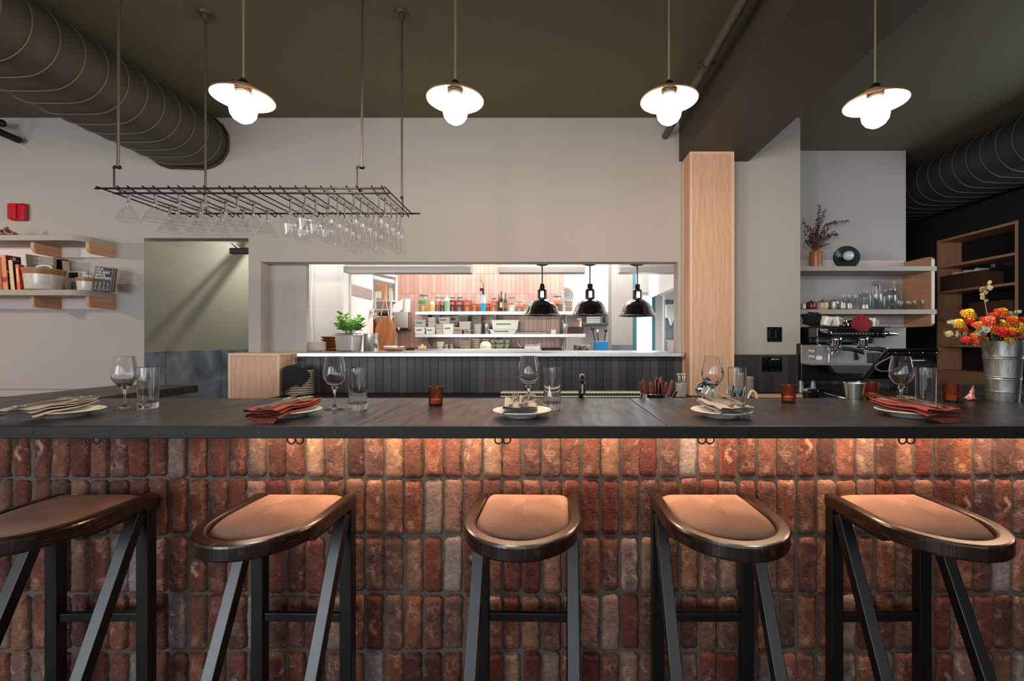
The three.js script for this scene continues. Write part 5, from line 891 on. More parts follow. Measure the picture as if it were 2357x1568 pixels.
stackOf(2, 'cream_bowl', 'cream bowl turned upside down', 'bowl', lat([[0.062, 0], [0.06, 0.02], [0.05, 0.045], [0.03, 0.06], [0, 0.064]], 28), cream, PX(zx(1138), 4.8), K3, 4.8, 0.012, 'cream bowls on the prep counter');
[[1228, 4.88], [1305, 4.82], [1390, 4.88]].forEach(([c, d], i) => stackOf(2, 'green_bowl', `sage green bowl in the ${['left', 'middle', 'right'][i]} pair`, 'bowl', bowlGeo(zw(i === 1 ? 100 : 66, d) / 2, 0.046), sage, PX(zx(c), d), K3, d, 0.046, 'sage green bowls on the prep counter'));
{ const d = 4.82, t = thing('wooden_press', 'small pale wooden press on the prep counter', 'kitchen tool', [PX(zx(375), d), K3, -d]); mesh('block', [bx(0.075, 0.026, 0.05, 0, 0.013, 0, 0.005)], MAT.oakEdge, t); mesh('knob', [cyl(0.014, 0.014, 0.02, 0, 0.026, 0, 14)], MAT.oakEdge, t); }
{ const d = 4.85, t = thing('kitchen_scale', 'flat white kitchen scale on the prep counter', 'scale', [PX(zx(1700), d), K3, -d]); mesh('base', bx(0.16, 0.022, 0.14, 0, 0.011, 0, 0.005), MAT.white, t); mesh('platform', bx(0.15, 0.008, 0.12, 0, 0.034, 0, 0.003), MAT.steelDull, t); mesh('pillar', cyl(0.03, 0.03, 0.01, 0, 0.021, 0), MAT.white, t); }
{ const d = 4.9, t = thing('kitchen_shears', 'black-handled shears on the prep counter', 'shears', [PX(zx(1555), d), K3, -d]); mesh('blade', [beam([0.01, 0.008, 0], [-0.03, 0.055, 0], 0.008, 0.003, 0.001)], MAT.steelDull, t); mesh('handle', [new THREE.TorusGeometry(0.016, 0.004, 8, 18).rotateX(1.2).translate(-0.02, 0.006, 0.01), new THREE.TorusGeometry(0.016, 0.004, 8, 18).rotateX(1.2).translate(0.025, 0.006, 0.0)], MAT.black, t); }
{ const t = thing('wall_outlet', 'pale wall outlet with a black plug and cable above the prep counter', 'outlet', [PX(zx(1785), 5.19), PY(799, 5.19), -5.187]); mesh('plate', bx(0.05, 0.085, 0.006, 0, 0, 0.003, 0.002), MAT.white, t); mesh('plug', bx(0.024, 0.026, 0.026, 0.0, -0.012, 0.02, 0.004), MAT.black, t); mesh('cable', tub([[0.01, -0.012, 0.03], [0.06, -0.03, 0.04], [0.14, -0.048, 0.04], [0.2, -0.052, 0.03]], 0.004, 24, 6), MAT.black, t); }
// ---- on the pass counter
const platesGeo = lat([[0, 0], [0.036, 0], [0.04, 0.003], [0.062, 0.012], [0.0735, 0.019], [0.0745, 0.021], [0.071, 0.0205], [0.06, 0.0145], [0.038, 0.006], [0, 0.006]], 36);
stackOf(7, 'pass_plate', 'white saucer plate at the left end of the pass', 'plate', platesGeo, MAT.porcelain, PX(727, 3.5), PASS_Y, 3.5, 0.0092, 'white plates on the pass');
stackOf(5, 'wooden_bowl', 'turned brown wooden bowl behind the white plates', 'bowl', lat([[0, 0], [0.05, 0], [0.08, 0.02], [0.083, 0.028], [0.08, 0.029], [0.048, 0.005], [0, 0.005]], 32), std({ color: 0x9a5c28, roughness: 0.4, map: rep(oakTex, 1, 1) }), PX(764, 3.78), PASS_Y, 3.78, 0.0225, 'wooden bowls on the pass');
{ // steel gastro pan with basil
  const d = 3.62, t = thing('gastro_pan', 'square stainless pan planted with basil on the pass', 'pan', [PX(803, d), PASS_Y, -d], -0.22);
  const W = 0.17, h = 0.14, p = (w, y) => [[-w / 2, y, w / 2 * 0.8], [w / 2, y, w / 2 * 0.8], [w / 2, y, -w / 2 * 0.8], [-w / 2, y, -w / 2 * 0.8]];
  const g = bx(W, h, W * 0.8, 0, h / 2, 0, 0.012), a = g.attributes.position; for (let i = 0; i < a.count; i++) { const k = lerp(0.86, 1, clamp(a.getY(i) / h)); a.setX(i, a.getX(i) * k); a.setZ(i, a.getZ(i) * k); }
  mesh('pan', g, MAT.steelDull, t); mesh('pan_rim', [bx(W + 0.026, 0.005, 0.014, 0, h - 0.012, W * 0.4 + 0.006, 0.002), bx(W + 0.026, 0.005, 0.014, 0, h - 0.012, -W * 0.4 - 0.006, 0.002), bx(0.014, 0.005, W * 0.8, W / 2 + 0.006, h - 0.012, 0, 0.002), bx(0.014, 0.005, W * 0.8, -W / 2 - 0.006, h - 0.012, 0, 0.002)], MAT.steelDull, t);
  mesh('soil', bx(W * 0.92, 0.004, W * 0.7, 0, h + 0.0005, 0), MAT.soil, t);
  const pl = thing('basil_plant', 'bushy green basil plant growing in the steel pan', 'plant', [PX(803, d), PASS_Y + h, -d]);
  const leafG = surf((u, v) => [(u - 0.5) * 2 * 0.012 * Math.sin(Math.PI * Math.pow(v, 0.8)), 0.034 * v - 0.012 * v * v, 0.003 * Math.cos(u * 6.28) + 0.010 * v * v], 4, 6), lm = [0x5f9c34, 0x7cb548, 0x4c8a2c, 0x96c860].map((c) => phy({ color: c, roughness: 0.5, transmission: 0.25, thickness: 0, side: THREE.DoubleSide })), stems = [];
  for (let s = 0; s < 30; s++) {
    const a0 = s * 2.4, r0 = 0.015 + 0.045 * rnd(), tall = s === 0, tip = tall ? [-0.07, 0.155, 0.0] : [Math.cos(a0) * (r0 + 0.055) + 0.015, rr(0.06, 0.17) * (1 - r0 * 3), Math.sin(a0) * (r0 + 0.04)], base = [Math.cos(a0) * r0 * 0.6, -0.006, Math.sin(a0) * r0 * 0.5];
    stems.push(tub([base, [lerp(base[0], tip[0], 0.4), tip[1] * 0.5, lerp(base[2], tip[2], 0.4)], tip], 0.0016, 10, 5));
    for (let k = 0; k < (tall ? 6 : 10); k++) { const q = tall ? 1 : lerp(0.4, 1, k / 9), m = mesh('leaf', leafG, lm[(s + k) % 4], pl); m.position.set(lerp(base[0], tip[0], q), Math.max(0.008, tip[1] * q), lerp(base[2], tip[2], q)); m.rotation.set(rr(0.2, 1.5), k * 1.57 + s + rr(-0.4, 0.4), 0, 'YXZ'); m.scale.setScalar(rr(0.9, 1.6)); }
  }
  mesh('stem', stems, std({ color: 0x6a8a3a, roughness: 0.7 }), pl);
}
steelCyl('steel_bain', 'tall polished steel bain pot right of the basil', (855 - 900) * 5.226, 34 * 5.226, 0, 40 * 5.226, 3.7, PASS_Y);
stackOf(2, 'earthen_plate', 'brown-edged earthenware plate on the pass', 'plate', lat([[0, 0], [0.05, 0], [0.08, 0.008], [0.088, 0.014], [0.085, 0.015], [0.05, 0.006], [0, 0.006]], 32), std({ color: 0xb08460, roughness: 0.5 }), PX(909, 3.68), PASS_Y, 3.68, 0.0105, 'earthenware plates on the pass');
{ const d = 3.68, t = thing('folded_cloth', 'crumpled pale cloth on the earthenware plates', 'cloth', [PX(909, d), PASS_Y + 0.0265, -d]); mesh('cloth', surf((u, v) => [lerp(-0.075, 0.075, u), 0.004 + 0.02 * fbm(u * 6, v * 5, 3, 720) - 0.003, lerp(0.055, -0.055, v)], 24, 14), std({ color: 0xd8cbb8, roughness: 0.9, side: THREE.DoubleSide }), t); }
{ const d = 3.45, s = PS(1, d), t = thing('plastic_tub', 'clear plastic tub at the right end of the pass', 'food tub', [PX(1550, d), PASS_Y, -d]); mesh('tub', lat([[0, 0], [13 * s, 0], [15 * s, 24 * s], [18 * s, 25 * s], [18 * s, 27 * s], [14 * s, 26 * s], [12.4 * s, 0.004], [0, 0.004]], 24), std({ color: 0xcbc6c2, roughness: 0.3 }), t); }
// ---- rack, flour bag, aprons, paper towel
{
  const t = thing('storage_rack', 'white storage rack with shelves behind the hanging aprons', 'rack'); const d0 = 5.0, d1 = 5.4, x0 = PX(862, 5.0), x1 = PX(903, 5.0) - 0.002;
  for (const y of [PY(691, 5), PY(712, 5), PY(728, 5), PY(760, 5)]) mesh('rack_shelf', bb(x0, x1, y - 0.012, y, d0, d1, 0.002), MAT.white, t);
  for (const x of [x0, x1 - 0.02]) mesh('post', bb(x, x + 0.02, 0.2, PY(672, 5), d0 - 0.012, d0 - 0.001), MAT.white, t);
  mesh('tray', bb(x0 + 0.03, x1 - 0.03, PY(727.5, 5), PY(719, 5), d0 + 0.02, d0 + 0.2, 0.01), MAT.black, t);
  const f = thing('flour_bag', 'brown paper flour bag with a white label on top of the rack', 'bag', [PX(874, 5.1), PY(691, 5), -5.16]);
  mesh('bag', (() => { const g = bx(0.125, 0.2, 0.09, 0, 0.1, 0, 0.012), a = g.attributes.position; for (let i = 0; i < a.count; i++) { const y = a.getY(i) / 0.2; a.setZ(i, a.getZ(i) * lerp(1, 0.45, sstep(0.6, 1, y)) + 0.006 * fbm(a.getX(i) * 60, y * 8, 2, 730)); a.setX(i, a.getX(i) * (1 - 0.05 * Math.sin(y * 3))); } g.computeVertexNormals(); return g; })(), std({ color: 0xb48a62, roughness: 0.9 }), f);
  mesh('paper_label', bx(0.07, 0.085, 0.001, -0.02, 0.065, 0.0455), MAT.white, f);
  tag(mesh('milk_carton', [bx(0.05, 0.13, 0.05, 0, 0.065, 0, 0.004), rot(new THREE.CylinderGeometry(0.036, 0.036, 0.05, 3), Math.PI / 2, 0, 0).scale(0.8, 0.6, 1).translate(0, 0.142, 0)], MAT.white), 'white printed carton beside the flour bag', 'carton').position.set(PX(898, 5.15), PY(691, 5), -5.2);
}
function apron(label, px, d, w, topY, botY, halterY, color) {
  const t = thing('apron', label, 'apron', [PX(px, d), 0, -d], 0, 'leather aprons hanging in the kitchen'), y0 = PY(topY, d), y1 = PY(botY, d), yh = PY(halterY, d), m = std({ color, roughness: 0.5, side: THREE.DoubleSide });
  mesh('bib', surf((u, v) => { const ww = lerp(w * 0.45, w, sstep(0, 0.35, v)); return [(u - 0.5) * ww + 0.01 * Math.sin(v * 5), lerp(y0, y1, v) - 0.01 * Math.sin(u * 3.14), 0.02 * Math.sin(u * 9 + v * 2) * (0.4 + v)]; }, 22, 18), m, t);
  mesh('strap', [tub([[-w * 0.2, y0, 0], [-w * 0.1, lerp(y0, yh, 0.6), 0], [0, yh, -0.01], [w * 0.1, lerp(y0, yh, 0.6), 0], [w * 0.2, y0, 0]], 0.006, 24, 6)], std({ color: 0xcaa07c, roughness: 0.6 }), t);
  mesh('hook', [bar([0, yh - 0.004, -0.03], [0, yh - 0.004, 0.012], 0.005)], MAT.steelDull, t);
}
apron('brown leather apron hanging behind the steel pot', 858, 4.7, 0.16, 733, 806, 690, 0x8a4a26);
apron('tan leather apron hanging lowest at the tiled wall', 886, 4.55, 0.2, 727, 812, 692, 0xa8683a);
{ // drain pipe, towel dispenser
  const t = thing('drain_pipe', 'white plastic pipe running down the pink tiles', 'pipe'), d = 5.17; mesh('pipe', [bar([PX(912, d), PY(805, d), -d], [PX(912, d), PY(640, d), -d], 0.016, 12), sph(0.02, PX(912, d), PY(638, d), -d, 12, 8), bar([PX(912, d), PY(637, d), -d], [PX(866, 4.6), PY(626, 4.6), -4.7], 0.016, 12)], MAT.white, t); const t2 = thing('insulated_pipe', 'fat white insulated pipe below the kitchen ceiling', 'pipe'); mesh('pipe', bar([PX(838, 4.5), PY(636, 4.6), -4.7], [PX(900, 5.0), PY(648, 5.0), -5.05], 0.026, 14), MAT.white, t2);
  const u = thing('towel_dispenser', 'steel paper towel dispenser on the pink tiles', 'dispenser', [PX(926, 5.15), PY(740, 5.15), -5.1]); mesh('cabinet', bx(0.2, 0.2, 0.13, 0, 0, 0, 0.01), MAT.steel, u); mesh('outlet_slot', bx(0.196, 0.035, 0.132, 0, -0.092, 0, 0.004), MAT.black, u); mesh('lever', bx(0.02, 0.03, 0.012, 0, -0.085, 0.072, 0.003), MAT.white, u);
  const r = thing('paper_roll', 'white paper towel roll standing on the dispenser with a loose sheet', 'paper roll', [PX(937, 5.12), PY(740, 5.15) + 0.101, -5.1]); mesh('roll', cyl(0.042, 0.042, 0.15, 0, 0, 0, 24), MAT.white, r); mesh('sheet', surf((a, b) => [lerp(-0.02, -0.13, b) + lerp(0.0, -0.01, a), lerp(0.15, lerp(0.08, -0.01, a), b) - a * 0.12 * (1 - b * 0.6), 0.044 + 0.02 * b], 6, 10), std({ color: 0xf2efe9, roughness: 0.9, side: THREE.DoubleSide }), r);
}
// ---- right-hand part of the kitchen
struct('wall_kitchen_far', [bb(TX1 - 0.3, 1.0, 0, 2.65, 6.3, 6.4)], MAT.whiteWall);
struct('wall_kitchen_pillar', [bb(PX(1408, 5.3), PX(1456, 5.3), 0, 2.65, 5.3, 5.6)], MAT.greyWall);
struct('baseboard_pillar', [bb(PX(1408, 5.3) - 0.003, PX(1456, 5.3) + 0.003, 1.1, PY(794, 5.28), 5.285, 5.299)], MAT.slate);
{ // back shelf with pans
  const y = PY(744, 6.0), t = thing('wire_shelf', 'green-edged wire shelf holding steel pans, behind the middle heat lamp', 'shelf'); mesh('shelf', bb(PX(1340, 6), PX(1406, 6), y - 0.025, y, 5.9, 6.29, 0.003), std({ color: 0x52605a, roughness: 0.4, metalness: 0.5 }), t);
  for (let i = 0; i < 4; i++) tag(mesh('steel_pan', bx(0.19, 0.026, 0.2, 0, 0.013, 0, 0.006), MAT.steelDull), `flat steel pan, ${['bottom', 'second', 'third', 'top'][i]} of the stack behind the middle heat lamp`, 'pan', 'stacked steel pans').position.set(PX(1365, 6.05), y + i * 0.028, -6.08);
  tag(mesh('steel_pot', lat([[0, 0], [0.05, 0], [0.052, 0.13], [0.056, 0.132], [0.056, 0.136], [0, 0.138]], 24), MAT.steel), 'tall steel pot right of the stacked pans', 'pot').position.set(PX(1397, 6.05), y, -6.05);
  const y2 = PY(717, 6.0), s = thing('back_shelf', 'pale shelf behind the middle heat lamp', 'shelf'); mesh('shelf', bb(PX(1300, 6), PX(1406, 6), y2 - 0.025, y2, 5.95, 6.29, 0.003), MAT.white, s);
  tubBox('brown filled tub right of the shelf upright, lower', 2140, 88, 765, 820, 5.9, 'brown', 0, y2, 820); tubBox('brown filled tub right of the shelf upright, upper', 2140, 88, 700, 765, 5.9, 'brown', 0, y2, 820);
  const p = thing('round_platter', 'large patterned round platter leaning on the far kitchen wall', 'platter', [PX(1300, 6.0), y2 + 0.12, -6.1]); const R = PS(21, 6.0);
  mesh('platter_disc', rot(lat([[0, 0.004], [R * 0.55, 0], [R, 0.02], [R, 0.024], [R * 0.55, 0.006], [0, 0.008]], 40), Math.PI / 2 - 0.1, 0, 0).translate(0, R * 0.7, 0), std({ roughness: 0.4, color: 0x8c8a88 }), p);
  mesh('platter_ring', [0.4, 0.62, 0.86].map((k) => new THREE.TorusGeometry(R * k, 0.004, 6, 40).rotateX(-0.1).translate(0, R * 0.7, k * 0.012 + 0.008)), std({ color: 0xdcd8d2, roughness: 0.5 }), p);
  const b = thing('blue_bin', 'blue plastic bin of utensils at the back of the kitchen', 'bin', [PX(1383, 5.0), PASS_Y - 0.06, -5.0]); mesh('bin', bx(0.15, 0.14, 0.12, 0, 0.07, 0, 0.01), std({ color: 0x0b78b4, roughness: 0.4 }), b);
  [[-0.05, 0.12, 'black ladle'], [-0.02, 0.09, 'steel whisk'], [0.03, 0.1, 'black spatula']].forEach(([dx, h, l]) => { const u = thing('kitchen_utensil', `${l} standing in the blue bin`, 'utensil', [PX(1383, 5.0) + dx, PASS_Y + 0.08, -5.0]); mesh('handle', bar([0, -0.05, 0], [dx * 0.8, h, 0], 0.006), MAT.black, u); mesh('head', sph(0.02, dx * 0.8, h + 0.015, 0, 12, 8).scale(1, 1, 0.5), l[0] === 'b' ? MAT.black : MAT.steel, u); });
  const q = thing('stock_pot', 'wide low steel pot left of the blue bin', 'pot', [PX(1342, 4.9), PASS_Y - 0.05, -4.9]); mesh('pot', lat([[0, 0], [0.1, 0], [0.102, 0.085], [0.108, 0.088], [0.1, 0.09], [0.097, 0.006], [0, 0.006]], 32), MAT.steel, q); mesh('handle', new THREE.TorusGeometry(0.02, 0.004, 6, 16).translate(0, 0.06, 0.1), MAT.steel, q);
  struct('trim_back_counter', bb(PX(1301, 5.0), PX(1408, 5.0) - 0.01, 1.1, PASS_Y - 0.062, 4.85, 5.6), MAT.steelDull);
}
{ // glazed back door with teal frame, lit by day
  const d = 6.0, x0 = PX(1457, d), x1 = PX(1520, d), y1 = PY(690, d), t = thing('door_1', 'door', 'door'); t.userData = { kind: 'structure' };
  const teal = std({ color: 0x4f8e9c, roughness: 0.5 });
  mesh('door_frame', [bb(x0, x0 + 0.05, 0, y1 + 0.4, d, d + 0.06), bb(PX(1501, d), PX(1508, d), 0, y1 + 0.06, d, d + 0.06), bb(x0, PX(1508, d), PY(812, d) - 0.06, PY(809, d), d, d + 0.06), bb(x0, PX(1508, d), y1 + 0.04, y1 + 0.09, d, d + 0.06)], teal, t);
  mesh('window_pane', bb(x0 + 0.05, PX(1501, d), PY(809, d), y1 + 0.04, d + 0.02, d + 0.028), std({ color: 0xffffff, emissive: new THREE.Color().setRGB(0.93, 0.98, 1), emissiveIntensity: 9 }), t);
  areaLight('back_door_daylight', [0.88, 0.96, 1], 9, 0.25, 0.7, [(x0 + PX(1501, d)) / 2 + 0.02, 1.5, -d + 0.01], [(x0 + PX(1501, d)) / 2 + 0.02, 1.4, 0]);
  struct('wall_kitchen_right', [bb(PX(1508, d), PX(1530, d), 0, 2.65, d, d + 0.08), bb(PX(1530, 5.6), PX(1640, 5.6), 0, 2.65, 5.6, 5.7)], MAT.whiteWall);
  struct('wall_kitchen_slate', [bb(PX(1532, 5.5), PX(1556, 5.5), 1.0, PY(690, 5.5), 5.5, 5.59)], MAT.slate);
  const h = thing('cooker_hood', 'big white cooker hood with a sloping steel edge at the right of the kitchen', 'hood'); const dd = 4.9;
  const g = ext(shape([[PX(1516, dd), PY(678, dd)], [PX(1600, dd), PY(640, dd)], [PX(1600, dd), 2.5], [PX(1516, dd), 2.5]]), 0.5); mesh('hood_body', g.translate(0, 0, -dd - 0.5), MAT.whiteWall, h);
  mesh('hood_edge', beam([PX(1516, dd), PY(680, dd), -dd + 0.01], [PX(1600, dd), PY(642, dd), -dd + 0.01], 0.03, 0.02, 0.002), MAT.steel, h);
  const v = thing('vent_duct', 'white rectangular vent trunk above the back door', 'duct'); mesh('trunk', bb(PX(1476, 5.6), PX(1512, 5.6), PY(672, 5.6), 2.6, 5.62, 5.95, 0.004), MAT.whiteWall, v); mesh('trunk_lip', bb(PX(1474, 5.6), PX(1514, 5.6), PY(680, 5.6), PY(672, 5.6), 5.6, 5.96, 0.004), MAT.steelDull, v);
  const s = thing('towel_dispenser', 'white soap and towel dispenser below the cooker hood', 'dispenser', [PX(1550, 5.3), PY(715, 5.3), -5.45]); mesh('cabinet', bx(0.1, 0.16, 0.08, 0, 0, 0, 0.012), MAT.white, s); mesh('towel', surf((a, b) => [(a - 0.5) * 0.08 * (1 - b * 0.8), -0.07 - 0.1 * b, 0.045 + 0.01 * Math.sin(a * 6)], 6, 6), std({ color: 0xffffff, roughness: 0.9, side: THREE.DoubleSide }), s);
}

// ================================================================ right side: shelf unit, espresso machine, till, bookcase, back bar
const ND = 3.58, NW = 3.873, R1 = PY(613, ND), R2 = PY(712.5, ND);
{
  const t = thing('wall_shelf', 'two-tier grey wall shelf with a plywood end panel above the espresso machine', 'shelf');
  const s = ext(shape(rrect(NW - ND, PY(590, ND) - PY(751.5, ND), 0.035, 6, 0, 0, [1, 1, 0, 0])), 0.022, 0.0015); rot(s, 0, -Math.PI / 2, 0);
  const p = mesh('end_panel', muv(s.translate(0.022, 0, 0), 'z'), MAT.ply, t); p.position.set(3.008, PY(751.5, ND), -NW + 0.0005);
  mesh('end_panel_edge', [bb(3.006, 3.0325, PY(745, ND) - 0.0, PY(597, ND), ND - 0.0015, ND + 0.004, 0.001)], MAT.plyEdge, t);
  for (const y of [R1, R2]) mesh('shelf_board', bb(1.825, 3.045, y - 0.037, y, ND - 0.006, NW - 0.001, 0.002, 'x'), MAT.shelfPaint, t);
  mesh('back_rail', bb(1.825, 3.006, R1 + 0.001, PY(600, NW), NW - 0.018, NW - 0.001, 0.002, 'x'), MAT.railPaint, t);
  mesh('back_rail', bb(1.825, 3.006, PY(753, NW), R2 - 0.038, NW - 0.018, NW - 0.001, 0.002, 'x'), MAT.railPaint, t);
  for (const [x, y] of [[PX(2077, NW), PY(739, NW)], [PX(1979, NW), R1 + 0.008], [PX(2078, NW), R1 + 0.008]]) mesh('screw_plug', rot(cyl(0.006, 0.006, 0.002, 0, 0, 0, 10), Math.PI / 2, 0, 0).translate(x, y, -NW + 0.018), MAT.ply, t);
}
// vase with dried branches
{
  const d = 3.72, t = thing('clay_vase', 'ribbed terracotta vase on the upper right shelf', 'vase', [PX(1878, d), R1, -d]), s = PS(1, d), pts = [[0, 0], [12.5 * s, 0]];
  for (let i = 0; i < 9; i++) { const y = (3 + i * 3.4) * s; pts.push([13.4 * s, y], [12.9 * s, y + 1.7 * s]); }
  pts.push([12.3 * s, 35.5 * s], [14.2 * s, 36.5 * s], [14.3 * s, 38.6 * s], [13 * s, 39 * s], [11.4 * s, 36 * s], [11.4 * s, 6 * s], [0, 5 * s]);
  mesh('vessel', lat(pts, 36), phy({ color: 0xb0683e, roughness: 0.35, clearcoat: 0.5, clearcoatRoughness: 0.2 }), t);
  const z9 = (x, y) => [PX(1830 + x / 9.22, d) - PX(1878, d), PY(460 + y / 9.22, d) - R1];
  const tips = [[570, 75], [640, 200], [590, 310], [520, 430], [1185, 425], [900, 430], [345, 500], [915, 735], [815, 680], [125, 450], [140, 670], [180, 900], [720, 930], [330, 620], [430, 560], [660, 500], [720, 590], [300, 780], [260, 850], [560, 560], [480, 640], [640, 640], [380, 700], [700, 720], [590, 760]];
  const pl = thing('dried_branches', 'bundle of dried dark red leafy branches in the terracotta vase', 'dried plant', [PX(1878, d), R1, -d]);
  const bm = std({ color: 0x4a241c, roughness: 0.9, side: THREE.DoubleSide }), bm2 = std({ color: 0x2c1614, roughness: 0.9, side: THREE.DoubleSide }), sm = std({ color: 0x8a5a40, roughness: 0.9 });
  tips.forEach(([x, y], i) => {
    const [tx, ty] = z9(x, y), zz = rr(-0.05, 0.05), mouth = [rr(-0.02, 0.02), 36 * s, rr(-0.02, 0.02)], mid = [lerp(mouth[0], tx, 0.35 + 0.1 * (i % 3)), lerp(mouth[1], ty, 0.6 + (x > 850 ? 0.25 : 0)), zz * 0.5];
    const P = [[mouth[0] * 0.4, 8 * s, 0], mouth, mid, [tx, ty, zz]]; mesh('stem', tub(P, 0.0016, 20, 5), sm, pl);
    const c = new THREE.CatmullRomCurve3(P.map((q) => new THREE.Vector3(...q)), false, 'centripetal'), gs = [], n = 46;
    for (let k = 0; k < n; k++) { const q = c.getPoint(lerp(x > 850 || i < 2 ? 0.68 : 0.5, 1, k / n)), g = new THREE.OctahedronGeometry(0.0052 * rr(0.6, 1.4), 0).scale(1, 0.5, 1).rotateX(rr(0, 6)).rotateZ(rr(0, 6)); gs.push(g.translate(q.x + rr(-0.011, 0.011), q.y + rr(-0.010, 0.010), q.z + rr(-0.011, 0.011))); }
    mesh('leaf_cluster', gs, i % 3 ? bm : bm2, pl);
  });
}
{ // spare lamp shade lying on its side, bulb towards the room
  const d = 3.66, s = PS(1, d), R = 27 * s, t = thing('spare_lamp', 'dark grey lamp shade with a white bulb leaning on the upper right shelf', 'lamp', [PX(1945, d), R1 + R * 0.86, -d + 0.02]);
  const sh = lat([[R, 0], [R * 1.01, -0.005], [R * 0.7, -0.035], [R * 0.3, -0.055], [R * 0.12, -0.06], [R * 0.12, -0.052], [R * 0.3, -0.047], [R * 0.68, -0.028], [R * 0.97, 0.0]], 44);
  const aim = new THREE.Quaternion().setFromUnitVectors(new THREE.Vector3(0, 1, 0), new THREE.Vector3(-0.28, 0.1, 0.9).normalize()), put = (n, g, m) => { const o = mesh(n, g, m, t); o.quaternion.copy(aim); return o; };
  put('shade', sh, phy({ color: 0x2e3538, roughness: 0.35, clearcoat: 0.4, clearcoatRoughness: 0.2, side: THREE.DoubleSide })); put('socket', cyl(0.015, 0.017, 0.03, 0, -0.05, 0, 18), MAT.black); put('bulb', lat([[0, 0.085], [0.022, 0.078], [0.036, 0.058], [0.038, 0.04], [0.03, 0.015], [0.017, -0.01], [0.014, -0.022], [0, -0.022]], 28), std({ color: 0xd9d6d4, roughness: 0.2 }));
}
// ---- crockery and glass on the lower tier; crop coordinates at 7.366x
const q3 = (x) => 1840 + x / 7.366, w3 = (w, d) => PS(w / 7.366, d);
function potOn(name, label, cx, w, top, d, mat, lidMat, cat) {
  const r = w3(w, d) / 2, h = w3(822 - top, d), t = thing(name, label, cat, [PX(q3(cx), d), R2, -d]);
  mesh('pot', lat([[0, 0], [r * 0.7, 0], [r * 0.92, h * 0.12], [r, h * 0.4], [r * 0.93, h * 0.68], [r * 0.86, h * 0.72], [0, h * 0.72]], 28), mat, t);
  const l = mesh('lid', lat([[r * 0.92, h * 0.72], [r * 0.9, h * 0.76], [r * 0.5, h * 0.84], [0, h * 0.86]], 28), lidMat, t); mesh('knob', sph(r * 0.16, 0, h * 0.92, 0, 12, 8), lidMat, l);
  return t;
}
const redGlaze = phy({ color: 0x6e1a1a, roughness: 0.25, clearcoat: 0.6 }), creamGlaze = phy({ color: 0xd2b48e, roughness: 0.3, clearcoat: 0.5 }), brownGlaze = phy({ color: 0x6a3a20, roughness: 0.3, clearcoat: 0.5 });
potOn('sugar_pot', 'dark red glazed lidded pot on the lower right shelf', 197, 160, 635, 3.72, redGlaze, redGlaze, 'pot'); potOn('honey_pot', 'cream and brown glazed lidded pot on the lower right shelf', 392, 188, 630, 3.7, creamGlaze, brownGlaze, 'pot');
{ const t = potOn('tea_pot', 'stainless steel teapot on the lower right shelf', 588, 156, 608, 3.7, MAT.steelDull, MAT.steelDull, 'teapot'); mesh('spout', tub([[0.03, 0.03, 0], [0.055, 0.05, 0], [0.062, 0.075, 0]], 0.006, 12, 8), MAT.steelDull, t); mesh('handle', tub([[-0.036, 0.055, 0], [-0.06, 0.05, 0], [-0.058, 0.02, 0], [-0.036, 0.016, 0]], 0.004, 16, 6), MAT.black, t); }
[[68, 80, 725, 'small steel creamer at the left end of the lower right shelf'], [727, 98, 702, 'steel creamer right of the teapot'], [840, 92, 712, 'second steel creamer right of the teapot'], [1095, 130, 735, 'low steel dish in front of the tall glasses']].forEach(([cx, w, top, l]) => { const d = 3.64, r = w3(w, d) / 2, h = w3(822 - top, d); tag(mesh('steel_creamer', lat([[0, 0], [r * 0.9, 0], [r, h * 0.3], [r * 0.9, h], [r * 0.86, h], [r * 0.9, h * 0.3], [0, 0.004]], 24), MAT.steelDull), l, 'creamer', 'steel creamers on the right shelf').position.set(PX(q3(cx), d), R2, -d); });
function glassOn(name, label, cx, w, top, bottom, d, group, taper = 0.92) { const r = w3(w, d) / 2, h = w3(bottom - top, d); tag(mesh(name, lat([[0, 0], [r * taper, 0], [r, h], [r * 0.95, h], [r * taper * 0.93, h * 0.08], [0, h * 0.08]], 24), MAT.thinGlass), label, 'glass', group).position.set(PX(q3(cx), d), R2 + w3(822 - bottom, d), -d); }
[[740, 3.78], [835, 3.78], [945, 3.78]].forEach(([cx, d], i) => { const t = thing('footed_glass', `footed dessert glass behind the creamers, ${['left', 'middle', 'right'][i]} of three`, 'glass', [PX(q3(cx), d), R2, -d], 0, 'footed glasses on the right shelf'), r = w3(88, d) / 2, h = w3(270, d); mesh('bowl', lat([[0, h * 0.42], [r * 0.5, h * 0.45], [r * 0.9, h * 0.6], [r, h], [r * 0.96, h], [r * 0.86, h * 0.61], [r * 0.45, h * 0.48], [0, h * 0.45]], 24), MAT.glass, t); mesh('foot', lat([[0, 0], [r * 0.7, 0], [r * 0.66, 0.003], [0.006, 0.008], [0.005, h * 0.43], [0, h * 0.43]], 24), MAT.glass, t); });
glassOn('stacked_glass', 'straight glass at the left of the tall glass group, lower of two', 1092, 145, 600, 735, 3.78, 'stacked glasses on the right shelf'); glassOn('stacked_glass', 'straight glass at the left of the tall glass group, upper of two', 1092, 140, 490, 598, 3.78, 'stacked glasses on the right shelf');
glassOn('stacked_glass', 'wide glass in the middle of the tall glass group', 1290, 225, 560, 822, 3.68, 'stacked glasses on the right shelf', 0.96); glassOn('stacked_glass', 'wide glass at the right of the tall glass group, lower of two', 1530, 225, 575, 822, 3.68, 'stacked glasses on the right shelf', 0.96); glassOn('stacked_glass', 'wide glass at the right of the tall glass group, upper of two', 1540, 190, 465, 573, 3.68, 'stacked glasses on the right shelf', 0.96);
